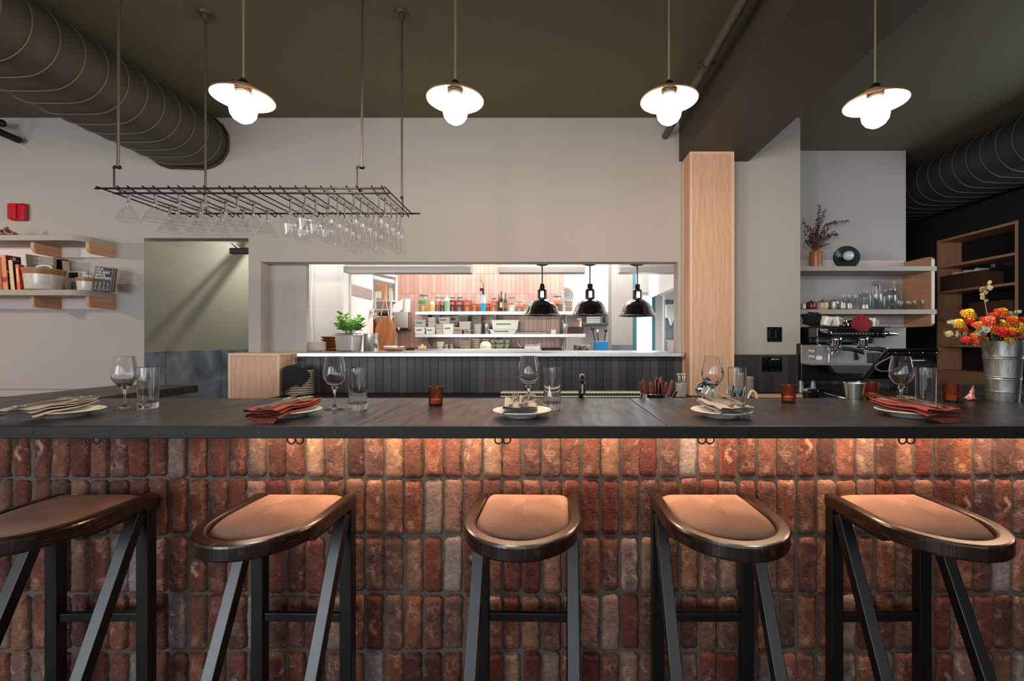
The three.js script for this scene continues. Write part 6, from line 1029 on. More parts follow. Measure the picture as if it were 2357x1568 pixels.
{ const d = 3.79, t = thing('clip_jar', 'tall clip-top glass jar at the back of the lower right shelf', 'jar', [PX(q3(1305), d), R2, -d]), r = w3(150, d) / 2, h = w3(500, d); mesh('glass_jar', lat([[0, 0], [r, 0], [r, h * 0.82], [r * 0.85, h * 0.9], [r * 0.85, h * 0.94]], 26), MAT.thinGlass, t); mesh('lid', lat([[0, h * 0.93], [r, h * 0.93], [r, h * 0.97], [r * 0.8, h], [0, h]], 26), MAT.thinGlass, t); mesh('wire_clip', new THREE.TorusGeometry(r * 0.9, 0.003, 6, 26).rotateX(Math.PI / 2).translate(0, h * 0.91, 0), MAT.steelDull, t); }
{ const d = 3.78, r = w3(190, d) / 2, h = w3(500, d); tag(mesh('glass_carafe', lat([[0, 0], [r, 0.002], [r * 0.98, h * 0.3], [r * 0.42, h * 0.74], [r * 0.5, h], [r * 0.46, h], [r * 0.38, h * 0.74], [r * 0.94, h * 0.3], [r * 0.94, 0.006], [0, 0.006]], 28), MAT.glass), 'clear glass carafe at the back of the lower right shelf', 'carafe').position.set(PX(q3(1600), d), R2, -d); }
[[1680, 3.7], [1745, 3.78], [1830, 3.7], [1890, 3.79], [1945, 3.68], [2020, 3.78], [2090, 3.66], [2140, 3.74]].forEach(([cx, d], i) => glassOn('shot_glass', `small straight shot glass, ${ORD[i]} from left at the right end of the shelf`, cx, 88, 662, 822, d, 'shot glasses on the right shelf'));
// ---------------------------------------------------------------- back bar counters
const BACK_Y = 0.93;
{
  const t = thing('back_counter', 'dark back bar counter with a steel front edge below the slate tiles', 'counter');
  mesh('worktop', [bb(PX(643, 3.1) + 0.005, 0.962, BACK_Y - 0.03, BACK_Y, 2.97, 3.286, 0, 'x'), bb(0.962, 1.278, BACK_Y - 0.03, BACK_Y, 2.97, 3.117, 0, 'x'), bb(1.278, 1.81, BACK_Y - 0.03, BACK_Y, 2.97, 3.286, 0, 'x')], MAT.stoneEdge, t); mesh('steel_edge', bb(-1.80, 0.35, BACK_Y - 0.03, BACK_Y + 0.002, 2.955, 2.9695, 0.002, 'x'), MAT.steel, t); mesh('cabinets', bb(PX(643, 3.1) + 0.02, 1.8, 0, BACK_Y - 0.031, 3.0, 3.09), MAT.black, t);
  mesh('worktop', bb(1.826, 3.0, BACK_Y - 0.03, BACK_Y, 2.9, 3.87, 0.002, 'x'), MAT.stoneEdge, t); mesh('cabinets', bb(1.84, 2.98, 0, BACK_Y - 0.031, 2.95, 3.85), MAT.black, t);
  const u = thing('underbar_station', 'steel underbar station hidden behind the bar counter', 'counter'); mesh('steel_top', bb(-1.8, 1.62, 0.95, 0.98, 1.885, 2.35, 0.003, 'x'), MAT.steelDull, u); for (const x of [-1.78, 0, 1.56]) mesh('leg', bb(x, x + 0.04, 0, 0.95, 2.25, 2.29), MAT.steelDull, u);
}
tileBand('wall_tiles_niche', 1.826, 3.03, BACK_Y + 0.001, 1.2, 3.865, 0.0565, slateTints);
{ // ribbed drip mat along the back counter
  const d = 3.06, x0 = PX(1153, d), x1 = PX(1476, d), t = thing('drip_mat', 'long pale drip tray with green ribs on the back counter', 'drip tray'); mesh('tray', [bb(x0, x1, BACK_Y, BACK_Y + 0.006, d - 0.03, d + 0.05), bb(x0, x1, BACK_Y + 0.022, BACK_Y + 0.032, d - 0.02, d + 0.05, 0.002)], std({ color: 0xcfc6b2, roughness: 0.5 }), t);
  const g = bx(0.012, 0.014, 0.05, 0, 0, 0, 0.002), gm = std({ color: 0x1f4a34, roughness: 0.5 }); for (let i = 0; i < 46; i++) mesh('rib', g, gm, t).position.set(x0 + (i + 0.5) * (x1 - x0) / 46, BACK_Y + 0.014, -d - 0.005);
}
{ // plates draped with a black cloth
  const d = 3.12, x = PX(690, d); stackOf(11, 'back_plate', 'white plate under the black cloth', 'plate', lat([[0, 0], [0.045, 0], [0.07, 0.006], [0.088, 0.014], [0.09, 0.017], [0.086, 0.0165], [0.06, 0.008], [0, 0.006]], 36), MAT.porcelain, x, BACK_Y, d, 0.0152, 'white plates beside the oak cabinet');
  const t = thing('draped_cloth', 'black cloth draped over the stacked white plates', 'cloth', [x, BACK_Y, -d]);
  mesh('cloth', surf((u, v) => { const a = lerp(-2.35 + 0.35 * Math.sin(v * 7), 0.6, u), q = v, r = 0.03 + 0.068 * Math.min(1, q * 2.2), y = q < 0.45 ? 0.2 - 0.02 * q + 0.012 * Math.sin(u * 9) : lerp(0.19, 0.03 + 0.05 * Math.sin(u * 5 + 1) * Math.sin(u * 5 + 1), (q - 0.45) / 0.55); const rr_ = r + (q > 0.45 ? 0.007 + 0.008 * Math.sin(u * 26) * (q - 0.4) : 0); return [-rr_ * Math.cos(a), y, -rr_ * Math.sin(a)]; }, 60, 26), std({ color: 0x0e0e10, roughness: 0.85, side: THREE.DoubleSide }), t);
}
stackOf(13, 'cup_saucer', 'white saucer right of the oak column', 'saucer', lat([[0, 0], [0.03, 0], [0.05, 0.005], [0.06, 0.011], [0.058, 0.012], [0.03, 0.005], [0, 0.004]], 30), MAT.porcelain, PX(1714, 3.08), BACK_Y, 3.08, 0.0098, 'white saucers beside the oak column');
// ---- bits on the underbar station, showing above the counter's back edge
{
  const d = 2.05, Yb = 0.98, x = PX(1507, d), t = thing('knife_bowl', 'shallow round steel bowl of steak knives at the back of the bar', 'bowl', [x, Yb, -d]);
  mesh('bowl', lat([[0, 0], [0.055, 0], [0.0635, 0.01], [0.0635, 0.088], [0.065, 0.09], [0.061, 0.09], [0.061, 0.012], [0, 0.006]], 40), MAT.chrome, t);
  const wood = phy({ color: 0x5a1f14, roughness: 0.35, clearcoat: 0.3 });
  const hs = [[-0.045, 0.115, -0.34], [-0.038, 0.128, -0.3], [-0.018, 0.11, -0.12], [-0.008, 0.115, -0.1], [0.004, 0.13, 0.06], [0.01, 0.14, 0.18], [0.014, 0.125, 0.0], [0.02, 0.138, -0.06], [0.03, 0.12, -0.1], [0.045, 0.115, 0.32], [0.05, 0.13, 0.5]];
  hs.forEach(([dx, h, lean], i) => { const k = thing('steak_knife', 'steak knife with a dark red wooden handle standing in the steel bowl', 'knife', [x + dx * 0.75, Yb + 0.008, -d + (i % 3 - 1) * 0.02], 0, 'steak knives in the bowl'); k.rotation.z = -lean * 0.6; const hd = ext(shape([[-0.008, 0], [0.008, 0], [0.0095, 0.05], [0.007, 0.085], [0, 0.092], [-0.007, 0.085], [-0.0085, 0.05]]), 0.008, 0.003).translate(0, h - 0.075, -0.004); mesh('handle', hd, wood, k); mesh('blade', bx(0.014, h - 0.07, 0.0015, 0, (h - 0.07) / 2, 0), MAT.cutlery, k); });
}
{
  const d = 2.2, x = PX(1567, d), Yb = 0.98; tag(mesh('cutlery_cup', lat([[0, 0], [0.02, 0], [0.026, 0.118], [0.0272, 0.12], [0.025, 0.12], [0.019, 0.004], [0, 0.004]], 28), MAT.steelDull), 'steel cup of cutlery left of the oak column', 'cup').position.set(x, Yb, -d);
  for (let i = 0; i < 8; i++) { const s = thing('bar_spoon', 'spoon handle standing in the steel cutlery cup', 'spoon', [x + rr(-0.012, 0.012), Yb + 0.01, -d + rr(-0.012, 0.012)], 0, 'spoons in the steel cup'); s.rotation.z = rr(-0.14, 0.14); mesh('handle', bx(0.006, 0.15 + rr(-0.02, 0.01), 0.002, 0, 0.075, 0, 0.0009), MAT.cutlery, s); mesh('tip', sph(0.0065, 0, 0.152, 0, 10, 8).scale(1, 1, 0.35), MAT.cutlery, s); }
  const t = thing('bar_tray', 'round steel tray of corks and openers at the back of the bar', 'tray', [PX(1572, 2.0), 0.98, -2.0]); mesh('tray', lat([[0, 0.06], [0.055, 0.06], [0.066, 0.07], [0.068, 0.07], [0.055, 0.0], [0, 0.0]], 36), MAT.chrome, t);
  const o = thing('bar_opener', 'steel opener lying on the round tray', 'opener', [PX(1556, 1.99), 1.043, -1.99]); mesh('lever', [beam([-0.02, 0, 0], [0.004, 0.045, 0], 0.012, 0.005, 0.001)], MAT.chrome, o);
  const l = thing('ladle', 'steel ladle and strainer leaning in front of the oak column', 'ladle', [PX(1612, 2.05), 0.98, -2.05]); mesh('bowl', sph(0.03, 0, 0.105, 0, 20, 14).scale(0.75, 1, 0.6), MAT.chrome, l); mesh('handle', bar([0.004, 0.08, 0.02], [-0.02, 0.0, 0.03], 0.004), MAT.chrome, l);
  const m = thing('bar_strainer', 'round dark-rimmed strainer behind the ladle', 'strainer', [PX(1622, 2.12), 0.98, -2.12]); mesh('ring', new THREE.TorusGeometry(0.024, 0.005, 8, 24).translate(0, 0.115, 0), MAT.chrome, m); mesh('mesh_disc', rot(cyl(0.023, 0.023, 0.003, 0, 0, 0, 24), Math.PI / 2, 0, 0).translate(0, 0.115, 0), MAT.black, m); mesh('handle', bar([0, 0.09, 0], [0.01, 0, 0], 0.004), MAT.chrome, m);
  const sc = thing('ice_scoop', 'square steel ice scoop lying at the back of the bar', 'scoop', [PX(1640, 2.02), 0.98, -2.02]); const sg = bx(0.075, 0.05, 0.05, 0, 0, 0, 0.006); const so = mesh('scoop', sg, MAT.steelDull, sc); so.position.y = 0.085; so.rotation.z = -0.6; mesh('handle', beam([0.02, 0.07, 0], [0.055, 0.0, 0], 0.014, 0.014, 0.004), MAT.steelDull, sc); mesh('support', bx(0.04, 0.06, 0.03, -0.01, 0.03, -0.03, 0.003), MAT.black, sc);
  const jg = thing('jigger', 'steel measuring jigger leaning by the ice scoop', 'jigger', [PX(1664, 2.1), 0.98, -2.1]); const jo = mesh('cups', lat([[0.019, 0], [0.008, 0.045], [0.021, 0.11], [0.02, 0.11], [0.006, 0.045], [0.018, 0]], 24), MAT.chrome, jg); jo.rotation.z = -0.35; jo.position.y = 0.005;
  const c = thing('scissors', 'blue-handled scissors seen through the water tumbler', 'scissors', [PX(1698, 2.1), 0.98, -2.1]); for (const s of [-1, 1]) { mesh('handle', new THREE.TorusGeometry(0.0095, 0.0032, 8, 20).translate(s * 0.0125, 0.085, 0), std({ color: 0x1a78b4, roughness: 0.4 }), c); mesh('blade', beam([s * 0.008, 0.076, 0], [-s * 0.006, 0.0, 0], 0.006, 0.002, 0.0005), MAT.steelDull, c); }
  const h = thing('white_hose', 'pale hose arching up behind the bar beside the saucers', 'hose'); mesh('hose', tub([[PX(1718, 2.1), 0.981, -2.1], [PX(1722, 2.1), 1.04, -2.1], [PX(1731, 2.1), 1.073, -2.1], [PX(1740, 2.1), 1.06, -2.1], [PX(1741, 2.1), 0.981, -2.1]], 0.006, 30, 8), std({ color: 0xb8ac96, roughness: 0.5 }), h);
  const f = thing('bar_faucet', 'black gooseneck faucet behind the bar', 'faucet', [PX(1338.5, 2.0), 0.98, -2.0]); mesh('spout', tub([[0, 0, -0.04], [0, 0.11, -0.04], [0, 0.155, -0.02], [0, 0.17, 0.02], [0, 0.155, 0.06], [0, 0.1, 0.07]], 0.0115, 40, 12), MAT.blackGloss, f); mesh('base', cyl(0.02, 0.018, 0.02, 0, 0, -0.04), MAT.blackGloss, f);
  const b = thing('bar_bottle', 'small white nozzle bottle seen through the middle tumbler', 'bottle', [PX(1262, 2.05), 0.98, -2.05]); mesh('bottle', lat([[0, 0], [0.02, 0], [0.02, 0.065], [0.012, 0.07], [0.012, 0.085], [0.006, 0.09], [0.003, 0.115], [0, 0.115]], 20), MAT.white, b);
  const r = thing('card_reader', 'black rounded card reader behind the bar right of the amber glass', 'card reader', [PX(1866, 2.1), 0.98, -2.1]); mesh('body', bx(0.055, 0.105, 0.06, 0, 0.0525, 0, 0.016), MAT.blackGloss, r);
  const pp = thing('receipt_paper', 'curled white receipt by the steel cup', 'paper', [PX(1932, 1.95), 0.98, -1.95]); mesh('paper', surf((u, v) => [lerp(-0.04, 0.04, u), 0.075 + 0.02 * Math.pow(1 - u, 2) - 0.0 + 0.004 * v, lerp(0.03, -0.05, v)], 10, 3), std({ color: 0xe2dcd2, roughness: 0.9, side: THREE.DoubleSide }), pp); mesh('stack', bx(0.07, 0.074, 0.07, 0.002, 0.037, -0.01), std({ color: 0x6d7480, roughness: 0.5 }), pp);
  tag(mesh('wooden_board', bx(0.34, 0.018, 0.09, 0, 0.009, 0, 0.003, 'x'), MAT.oak), 'wooden board lying on the back counter right of the column', 'board').position.set(PX(1790, 3.02), BACK_Y, -3.02);
}
// ---- switch plates
function plate(label, px0, px1, py0, py1, d, n) {
  const t = thing('switch_plate', label, 'switch', [PX((px0 + px1) / 2, d), PY((py0 + py1) / 2, d), -d]), w = PS(px1 - px0, d), h = PS(py1 - py0, d); mesh('plate', bx(w, h, 0.006, 0, 0, 0.003, 0.0015), phy({ color: 0x10141a, roughness: 0.12, metalness: 0.5, clearcoat: 1, clearcoatRoughness: 0.05 }), t);
  for (let i = 0; i < n; i++) { const x = ((i + 0.5) / n - 0.5) * w * 0.86; mesh('switch_insert', bx(w / n * 0.6, h * 0.62, 0.004, x, 0, 0.007, 0.001), MAT.blackGloss, t); mesh('screw', [rot(cyl(0.0025, 0.0025, 0.002, 0, 0, 0, 8), Math.PI / 2, 0, 0).translate(x, h * 0.42, 0.006), rot(cyl(0.0025, 0.0025, 0.002, 0, 0, 0, 8), Math.PI / 2, 0, 0).translate(x, -h * 0.42, 0.006)], MAT.steelDull, t); }
  return t;
}
plate('black double outlet plate on the grey wall right of the column', 1765, 1799, 753, 787, 3.299, 2);
{ const t = plate('black triple switch plate on the slate tiles with white pen marks', 1753, 1799, 822, 855, 3.275, 3); mesh('pen_marks', new THREE.PlaneGeometry(0.075, 0.018).translate(0.024, 0.036, 0.0095), std({ roughness: 0.6, map: canvasTex(256, 64, (g, w, h) => { fillBg(g, w, h, '#0c0e12'); g.fillStyle = '#e8e4e0'; g.font = 'bold 44px sans-serif'; g.fillText('mür 3 x1', 20, 46); }) }), t); }
// ---------------------------------------------------------------- espresso machine (crop coordinates at 6.932x)
{
  const d = 3.15, X4 = (x, dd = d) => PX(1840 + x / 6.932, dd), Y4 = (y, dd = d) => PY(710 + y / 6.932, dd), cx = X4(800), t = thing('espresso_machine', 'two-group steel and black espresso machine on the back counter', 'coffee machine', [cx, BACK_Y, -d]);
  const B = (x0, x1, y0, y1, d0, d1, r = 0.004) => bb(X4(x0) - cx, X4(x1) - cx, Y4(y1) - BACK_Y, Y4(y0) - BACK_Y, d0 - d, d1 - d, r, 'x');
  mesh('body', [B(140, 1200, 560, 1170, d + 0.09, d + 0.46, 0.01), B(300, 1370, 300, 560, d + 0.1, d + 0.5, 0.01)], MAT.black, t);
  mesh('top_panel', [B(268, 1375, 305, 470, d - 0.005, d + 0.1, 0.01)], MAT.blackGloss, t);
  mesh('panel_trim', [B(285, 1370, 310, 330, d - 0.011, d - 0.003, 0.002), B(285, 1370, 350, 358, d - 0.01, d - 0.003, 0.001), B(280, 1370, 460, 472, d - 0.011, d - 0.003, 0.002)], MAT.chrome, t);
  mesh('maker_badge', new THREE.PlaneGeometry(X4(480) - X4(310), 0.016).translate((X4(480) + X4(310)) / 2 - cx, Y4(341) - BACK_Y, 0.0125), std({ roughness: 0.4, map: canvasTex(256, 36, (g, w, h) => { fillBg(g, w, h, '#121214'); g.fillStyle = '#e8e4de'; g.fillRect(8, 6, 24, 24); g.font = 'bold 30px sans-serif'; g.fillText('RANCILIO', 44, 29); }) }), t);
  const bp = bx(0.018, 0.022, 0.008, 0, 0, 0, 0.003); for (let i = 0; i < 13; i++) { const x = 520 + i * 53; mesh('button', bp, std({ color: 0x24262b, roughness: 0.3 }), t).position.set(X4(x) - cx, Y4(405) - BACK_Y, 0.009); mesh('button_mark', bx(0.007, 0.004, 0.001, 0, 0, 0), std({ color: 0xb8bcc4, roughness: 0.5 }), t).position.set(X4(x) - cx, Y4(402) - BACK_Y, 0.0135); }
  const knob = lat([[0, 0.085], [0.006, 0.082], [0.012, 0.05], [0.016, 0.02], [0.016, 0], [0, 0]], 20);
  const k1 = mesh('steam_knob', knob, MAT.chrome, t); k1.position.set(X4(470) - cx, Y4(395) - BACK_Y, 0.025); k1.rotation.set(0, 0, Math.PI / 2 - 0.15); k1.scale.setScalar(0.85);
  const k2 = mesh('steam_knob', knob, MAT.chrome, t); k2.position.set(X4(1300) - cx, Y4(402) - BACK_Y, 0.03); k2.rotation.set(0.2, 0, -Math.PI / 2 - 0.05); k2.scale.setScalar(1.15);
  mesh('splash_back', [B(130, 1205, 585, 885, d + 0.08, d + 0.089, 0.003)], MAT.steelDull, t);
  for (const y of [685, 775]) { mesh('gauge', rot(cyl(0.0165, 0.0165, 0.012, 0, 0, 0, 24), Math.PI / 2, 0, 0).translate(X4(305) - cx, Y4(y) - BACK_Y, -0.08), MAT.chrome, t); mesh('gauge_face', rot(cyl(0.013, 0.013, 0.002, 0, 0, 0, 24), Math.PI / 2, 0, 0).translate(X4(305) - cx, Y4(y) - BACK_Y, -0.067), std({ color: 0xc8c0b2, roughness: 0.5 }), t); }
  mesh('badge_plate', rot(cyl(0.024, 0.024, 0.004, 0, 0, 0, 28), Math.PI / 2, 0, 0).scale(1, 0.65, 1).translate(X4(415) - cx, Y4(797) - BACK_Y, -0.077), MAT.white, t);
  for (const x of [585, 1005]) {
    mesh('group_head', [lat([[0, 0.075], [0.036, 0.075], [0.034, 0.05], [0.03, 0.012], [0.03, 0], [0, 0]], 28).translate(X4(x) - cx, Y4(620) - BACK_Y, 0.0), bx(0.05, 0.04, 0.1, X4(x) - cx, Y4(520) - BACK_Y, -0.06, 0.006)], MAT.chrome, t);
    mesh('portafilter', [lat([[0, 0], [0.031, 0], [0.033, 0.018], [0, 0.018]], 24).translate(X4(x) - cx, Y4(660) - BACK_Y, 0.0)], MAT.chrome, t);
    mesh('portafilter_handle', tub([[X4(x + 50) - cx, Y4(640) - BACK_Y, 0.03], [X4(x + 150) - cx, Y4(655) - BACK_Y, 0.07], [X4(x + 290) - cx, Y4(705) - BACK_Y, 0.09]], 0.0125, 16, 10), MAT.black, t);
    mesh('coffee_spout', [tub([[X4(x - 80) - cx, Y4(735) - BACK_Y, 0.01], [X4(x - 70) - cx, Y4(690) - BACK_Y, 0.01], [X4(x - 40) - cx, Y4(665) - BACK_Y, 0.01], [X4(x - 10) - cx, Y4(690) - BACK_Y, 0.01], [X4(x) - cx, Y4(735) - BACK_Y, 0.01]], 0.0065, 20, 8)], MAT.chrome, t);
  }
  mesh('steam_wand', [tub([[X4(290) - cx, Y4(480) - BACK_Y, 0.0], [X4(265) - cx, Y4(560) - BACK_Y, 0.02], [X4(330) - cx, Y4(610) - BACK_Y, 0.04], [X4(405) - cx, Y4(660) - BACK_Y, 0.04], [X4(412) - cx, Y4(870) - BACK_Y, 0.04]], 0.005, 30, 8)], MAT.chrome, t);
  mesh('steam_wand', [tub([[X4(1150) - cx, Y4(490) - BACK_Y, 0.0], [X4(1150) - cx, Y4(580) - BACK_Y, 0.03], [X4(1210) - cx, Y4(620) - BACK_Y, 0.04], [X4(1330) - cx, Y4(640) - BACK_Y, 0.04], [X4(1400) - cx, Y4(690) - BACK_Y, 0.04]], 0.005, 30, 8)], MAT.chrome, t);
  mesh('drip_tray', muv(ext(shape([[X4(420) - cx, Y4(903) - BACK_Y], [X4(530) - cx, Y4(1035) - BACK_Y], [X4(1000) - cx, Y4(1035) - BACK_Y], [X4(1130) - cx, Y4(903) - BACK_Y]]), 0.05, 0.003).translate(0, 0, -0.01), 'x'), MAT.steel, t);
  mesh('drip_grate', [B(140, 1205, 880, 905, d - 0.03, d + 0.085, 0.003)], MAT.steelDull, t);
  mesh('switch', [B(1000, 1062, 690, 835, d + 0.074, d + 0.08, 0.002)], MAT.black, t); mesh('indicator', sph(0.005, X4(1103) - cx, Y4(790) - BACK_Y, -0.078, 10, 8), std({ color: 0xb04a30, roughness: 0.3 }), t);
  for (const x of [200, 400, 1150]) mesh('foot', cyl(0.02, 0.016, Y4(1170) - BACK_Y + 0.002, X4(x) - cx, 0, -0.14), MAT.steelDull, t);
  mesh('cup_rail', [B(290, 1460, 290, 303, d + 0.0, d + 0.5, 0.003)], MAT.black, t);
  const g = thing('coffee_grinder', 'tall black coffee grinder cabinet left of the espresso machine', 'grinder', [PX(1861, 3.4) - 0.004, BACK_Y, -3.72]); mesh('body', bx(PS(34, 3.4) * 0.98, PY(746, 3.4) - BACK_Y, 0.12, 0, (PY(746, 3.4) - BACK_Y) / 2, 0, 0.006), MAT.black, g); mesh('indicator_lens', sph(0.004, 0.03, 0.32, 0.124, 8, 6), MAT.chrome, g);
  // on top of the machine
  const yt = Y4(290), dt = 3.35;
  const blob = (name, label, px, py0, py1, w, dd, mat, seed, sc) => { const g2 = new THREE.IcosahedronGeometry(1, 5), p = g2.attributes.position, v = new THREE.Vector3(); const y0 = PY(py1, dd), h = PY(py0, dd) - y0; for (let i = 0; i < p.count; i++) { v.fromBufferAttribute(p, i); const n = fbm(v.x * 2.2 + seed, v.y * 2.2 + v.z * 1.7 + seed, 3, 800) + 0.35 * Math.abs(Math.sin(v.x * 5 + v.z * 4 + seed)) * (v.y > -0.4 ? 1 : 0.3), k = 0.62 + 0.5 * n; p.setXYZ(i, v.x * k * w / 2 * 1.1, Math.max(0, (v.y * k * 0.62 + 0.5) * h), v.z * k * w / 2 * sc); } g2.computeVertexNormals(); tag(mesh(name, g2, mat), label, 'cloth').position.set(PX(px, dd), y0, -dd); };
  blob('cloth_heap', 'crumpled black cloth on the coffee grinder', 1873, 722, 752, 0.15, 3.42, MAT.blackCloth, 3, 0.6); blob('cloth_heap', 'crumpled red cloth hanging over the espresso machine top', 1984, 729, 764, 0.118, 3.14, MAT.redCloth, 7, 0.35);
  const mug = lat([[0, 0], [0.03, 0], [0.036, 0.01], [0.037, 0.07], [0.034, 0.07], [0.032, 0.012], [0, 0.008]], 26);
  [[1899, 3.36, -0.25, 'white mug tilted beside the black cloth'], [1922, 3.4, 0.2, 'white mug behind the tilted mug'], [2003, 3.5, 0, 'white cup behind the red cloth']].forEach(([px, dd, lean, l]) => { const m = thing('coffee_mug', l, 'mug', [PX(px, dd), yt + 0.004 + Math.abs(lean) * 0.02, -dd], 0, 'mugs on the espresso machine'); const b = mesh('cup', mug, MAT.porcelain, m); b.rotation.z = lean; const hd = mesh('handle', new THREE.TorusGeometry(0.02, 0.005, 8, 18).translate(0.042, 0.036, 0), MAT.porcelain, m); hd.rotation.z = lean; });
  const tp = thing('milk_pitcher', 'small chrome pitcher in front of the black lid', 'pitcher', [PX(1943, 3.3), yt + 0.002, -3.3]); mesh('jug', lat([[0, 0], [0.03, 0], [0.033, 0.015], [0.022, 0.03], [0.018, 0.045], [0.022, 0.05], [0, 0.052]], 26), MAT.chrome, tp);
  tag(mesh('pan_lid', lat([[0, 0], [0.05, 0], [0.07, 0.03], [0.055, 0.052], [0, 0.056]], 28), MAT.black), 'black rounded lid behind the red cloth', 'lid').position.set(PX(1962, 3.45), yt + 0.002, -3.45);
}
// ---------------------------------------------------------------- till on the right-hand return
{
  const zt = 2.13, zb = 2.298, t = thing('till_screen', 'black tilted till tablet seen from behind, in front of the coffee machine', 'till', [PX(2098, zt), 0, -zt]), x0 = PX(2040, zt) - PX(2098, zt), x1 = PX(2163, zt) - PX(2098, zt), yT = PY(804, zt), yB = PY(870, zb);
  const A = new THREE.Vector3(0, yB, -(zb - zt)), Bv = new THREE.Vector3(0, yT, 0), L = A.distanceTo(Bv), ang = Math.atan2(zb - zt, yT - yB);
  const sl = mesh('tablet', bx(x1 - x0, L, 0.014, (x0 + x1) / 2, L / 2, 0, 0.006), MAT.blackGloss, t); sl.position.copy(A); sl.rotation.x = ang;
  const be = mesh('tablet_shell', bx((x1 - x0) * 0.94, L * 0.9, 0.012, (x0 + x1) / 2, L / 2, 0.012, 0.005), MAT.black, t); be.position.copy(A); be.rotation.x = ang;
  mesh('stand', [beam([(x0 + x1) / 2, TOP + 0.004, -0.1], [(x0 + x1) / 2, (yT + yB) / 2 - 0.02, -0.08], 0.06, 0.03, 0.006), bx(0.16, 0.012, 0.14, (x0 + x1) / 2, TOP + 0.0065, -0.11, 0.004)], MAT.black, t);
  mesh('cable', tub([[x0 + 0.02, yT - 0.03, 0.015], [x0 - 0.03, (yT + yB) / 2 - 0.01, -0.03], [x0 - 0.01, (yT + yB) / 2 - 0.03, -0.02], [(x0 + x1) / 2, (yT + yB) / 2, -0.02]], 0.0035, 30, 6), std({ color: 0x5a544e, roughness: 0.5 }), t);
  mesh('screw', Array.from({ length: 4 }, (_, i) => sph(0.003, lerp(x0 + 0.03, x1 - 0.03, i / 3), yT - 0.016, 0.018, 8, 6)), MAT.steelDull, t);
  const d = 2.0, p = thing('receipt_printer', 'black receipt printer block with white lettering below the till tablet', 'printer', [PX(2121, d), TOP, -d - 0.03]); const w = PS(66, d), h = PY(838, d) - TOP; mesh('housing', bx(w, h, 0.06, 0, h / 2, 0, 0.004), std({ color: 0x1a1a1d, roughness: 0.4 }), p); mesh('sloped_top', rot(bx(w * 0.98, 0.006, 0.05, 0, 0, 0, 0.002), 0.45, 0, 0).translate(0, h + 0.010, -0.004), MAT.black, p);
  mesh('maker_mark', rot(new THREE.PlaneGeometry(w * 0.86, 0.022), -1.12, 0, 0).translate(0, h + 0.0145, -0.002), std({ roughness: 0.5, map: canvasTex(512, 100, (g, ww, hh) => { fillBg(g, ww, hh, '#101012'); g.fillStyle = '#c8322c'; g.beginPath(); g.moveTo(30, 78); g.lineTo(58, 18); g.lineTo(82, 78); g.fill(); g.fillStyle = '#eeeae6'; g.font = 'bold 66px sans-serif'; g.fillText('lightspeed', 104, 74); }) }), p);
}
// ---------------------------------------------------------------- bookcase recessed in the dark wall
const BX0 = RIGHT_X - 0.004, BX1 = RIGHT_X + 0.228, bookY = [2.303, 2.042, 1.793, 1.519, 1.266, 1.017, 0.76, 0.5, 0.25];
{
  const t = thing('bookcase', 'tall built-in plywood bookcase with black chalkboard backs in the dark wall', 'bookcase');
  mesh('side_panel', bb(BX0, BX1, 0, BC.top, BC.d1 - 0.022, BC.d1, 0.001), MAT.ply, t); mesh('side_panel', bb(BX0, BX1, 0, BC.top, BC.d0, BC.d0 + 0.022, 0.001), MAT.ply, t);
  for (const y of bookY) mesh('shelf_board', bb(BX0, BX1, y - 0.022, y, BC.d0 + 0.0225, BC.d1 - 0.0225, 0.001, 'z'), MAT.ply, t);
  mesh('kick_board', bb(BX0 + 0.004, BX0 + 0.02, 0.76 + 0.001, 0.994, BC.d0 + 0.023, BC.d1 - 0.023, 0.001, 'z'), MAT.ply, t);
  const board = std({ color: 0x0f1215, roughness: 0.6 }); mesh('chalkboard', bb(BX1, BX1 + 0.012, 0, BC.top, BC.d0, BC.d1), board, t);
  const chalk = (draw, d, y, w, h) => { const g = new THREE.PlaneGeometry(w, h).rotateY(-Math.PI / 2).translate(BX1 - 0.0008, y, -d); mesh('chalk_writing', g, std({ roughness: 0.9, map: canvasTex(512, 128, (c, W, H) => { fillBg(c, W, H, '#0f1215'); draw(c, W, H); }) }), t); };
  const X2d = (px) => BX1 * F / (px - CX);
  chalk((c) => { c.fillStyle = '#c8ccd0'; c.font = 'bold 76px sans-serif'; c.fillText('. IN', 20, 90); c.fillStyle = '#4a4c4e'; c.fillText('TON', 300, 90); }, X2d(2305), PY(609, X2d(2305)), 0.26, 0.075);
  chalk((c) => { c.fillStyle = '#b8bec4'; c.font = 'bold 64px sans-serif'; c.fillText('COUR DE', 10, 80); c.fillStyle = '#585c60'; c.fillText('NU A', 300, 80); }, X2d(2240), PY(547, X2d(2240)), 0.3, 0.05);
  chalk((c) => { c.fillStyle = '#7c8894'; c.font = 'bold 64px sans-serif'; c.fillText('B. 3', 20, 80); }, X2d(2225), PY(680, X2d(2225)), 0.16, 0.05);
}
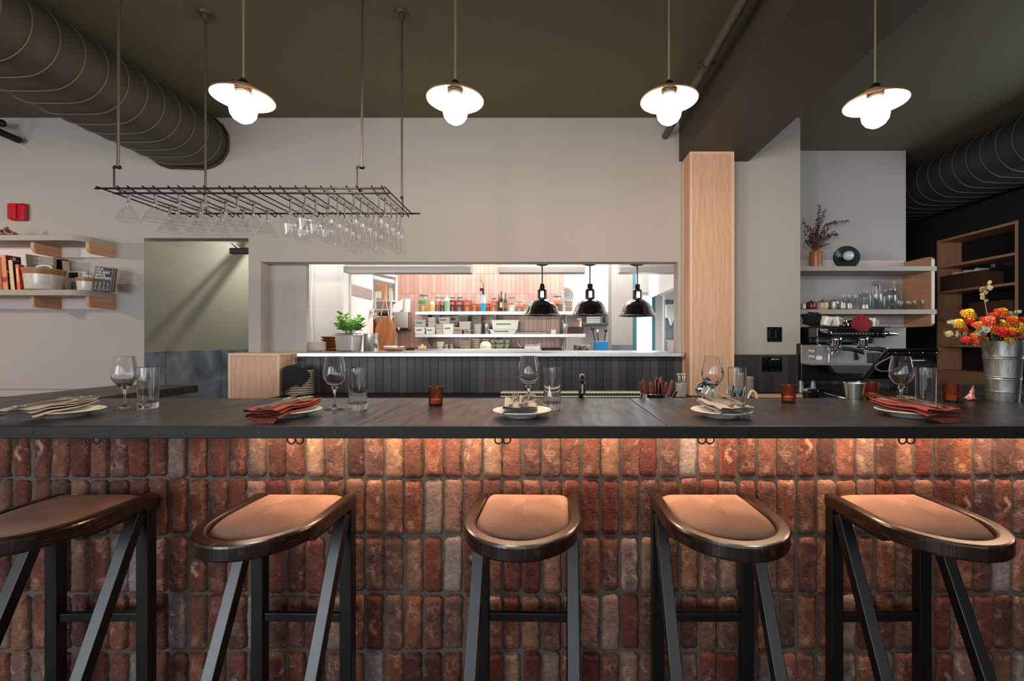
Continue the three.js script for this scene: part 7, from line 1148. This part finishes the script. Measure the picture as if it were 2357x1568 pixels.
const wicker = std({ roughness: 0.8, color: 0xffffff, map: tex(256, 128, (x, y) => { const k = Math.sin(y * Math.PI / 4), w = (Math.floor(x / 16) + Math.floor(y / 8)) % 2; return mix3([46, 28, 20], [120, 78, 54], clamp(0.25 + 0.4 * Math.abs(k) + 0.2 * w + 0.2 * (vn(x / 3, y / 3, 900) - 0.5))); }), bumpMap: rep(weaveTex, 2, 2), bumpScale: 0.004 }); wicker.map.repeat.set(5, 5);
function basket(label, d0, d1, y, h) { const t = thing('wicker_basket', label, 'basket', [(BX0 + 0.1), y, -(d0 + d1) / 2], 0, 'wicker baskets in the bookcase'), L = d1 - d0, W = 0.17; mesh('wall', [bx(0.012, h, L, -W / 2, h / 2, 0, 0.003, 'z'), bx(0.012, h, L, W / 2, h / 2, 0, 0.003, 'z'), bx(W, h, 0.012, 0, h / 2, L / 2 - 0.006, 0.003, 'x'), bx(W, h, 0.012, 0, h / 2, -L / 2 + 0.006, 0.003, 'x')], wicker, t); mesh('bottom', bx(W, 0.008, L, 0, 0.004, 0), wicker, t); mesh('rim', [tub([[-W / 2, h, -L / 2], [-W / 2, h, L / 2], [W / 2, h, L / 2], [W / 2, h, -L / 2], [-W / 2, h, -L / 2]], 0.008, 8, 8, false, false)], wicker, t); }
basket('dark wicker basket of rolled napkins on the third bookcase shelf', 4.09, 4.54, 1.793, 0.14); basket('dark wicker basket behind the flower bouquet', 3.84, 4.24, 1.519, 0.13);
for (let i = 0; i < 7; i++) { const m = tag(mesh('rolled_napkin', [rot(cyl(0.026, 0.026, 0.1, 0, -0.05, 0, 18), 0, 0, Math.PI / 2), new THREE.TorusGeometry(0.014, 0.003, 6, 18).rotateY(Math.PI / 2).translate(-0.051, 0, 0)], MAT.porcelain), 'rolled white napkin lying in the wicker basket', 'napkin', 'rolled napkins in the wicker basket'); m.position.set(BX0 + 0.09, 1.793 + 0.125 + (i % 2) * 0.03, -(4.14 + i * 0.056)); m.rotation.y = rr(-0.4, 0.4); }

renderer.render(scene, camera);
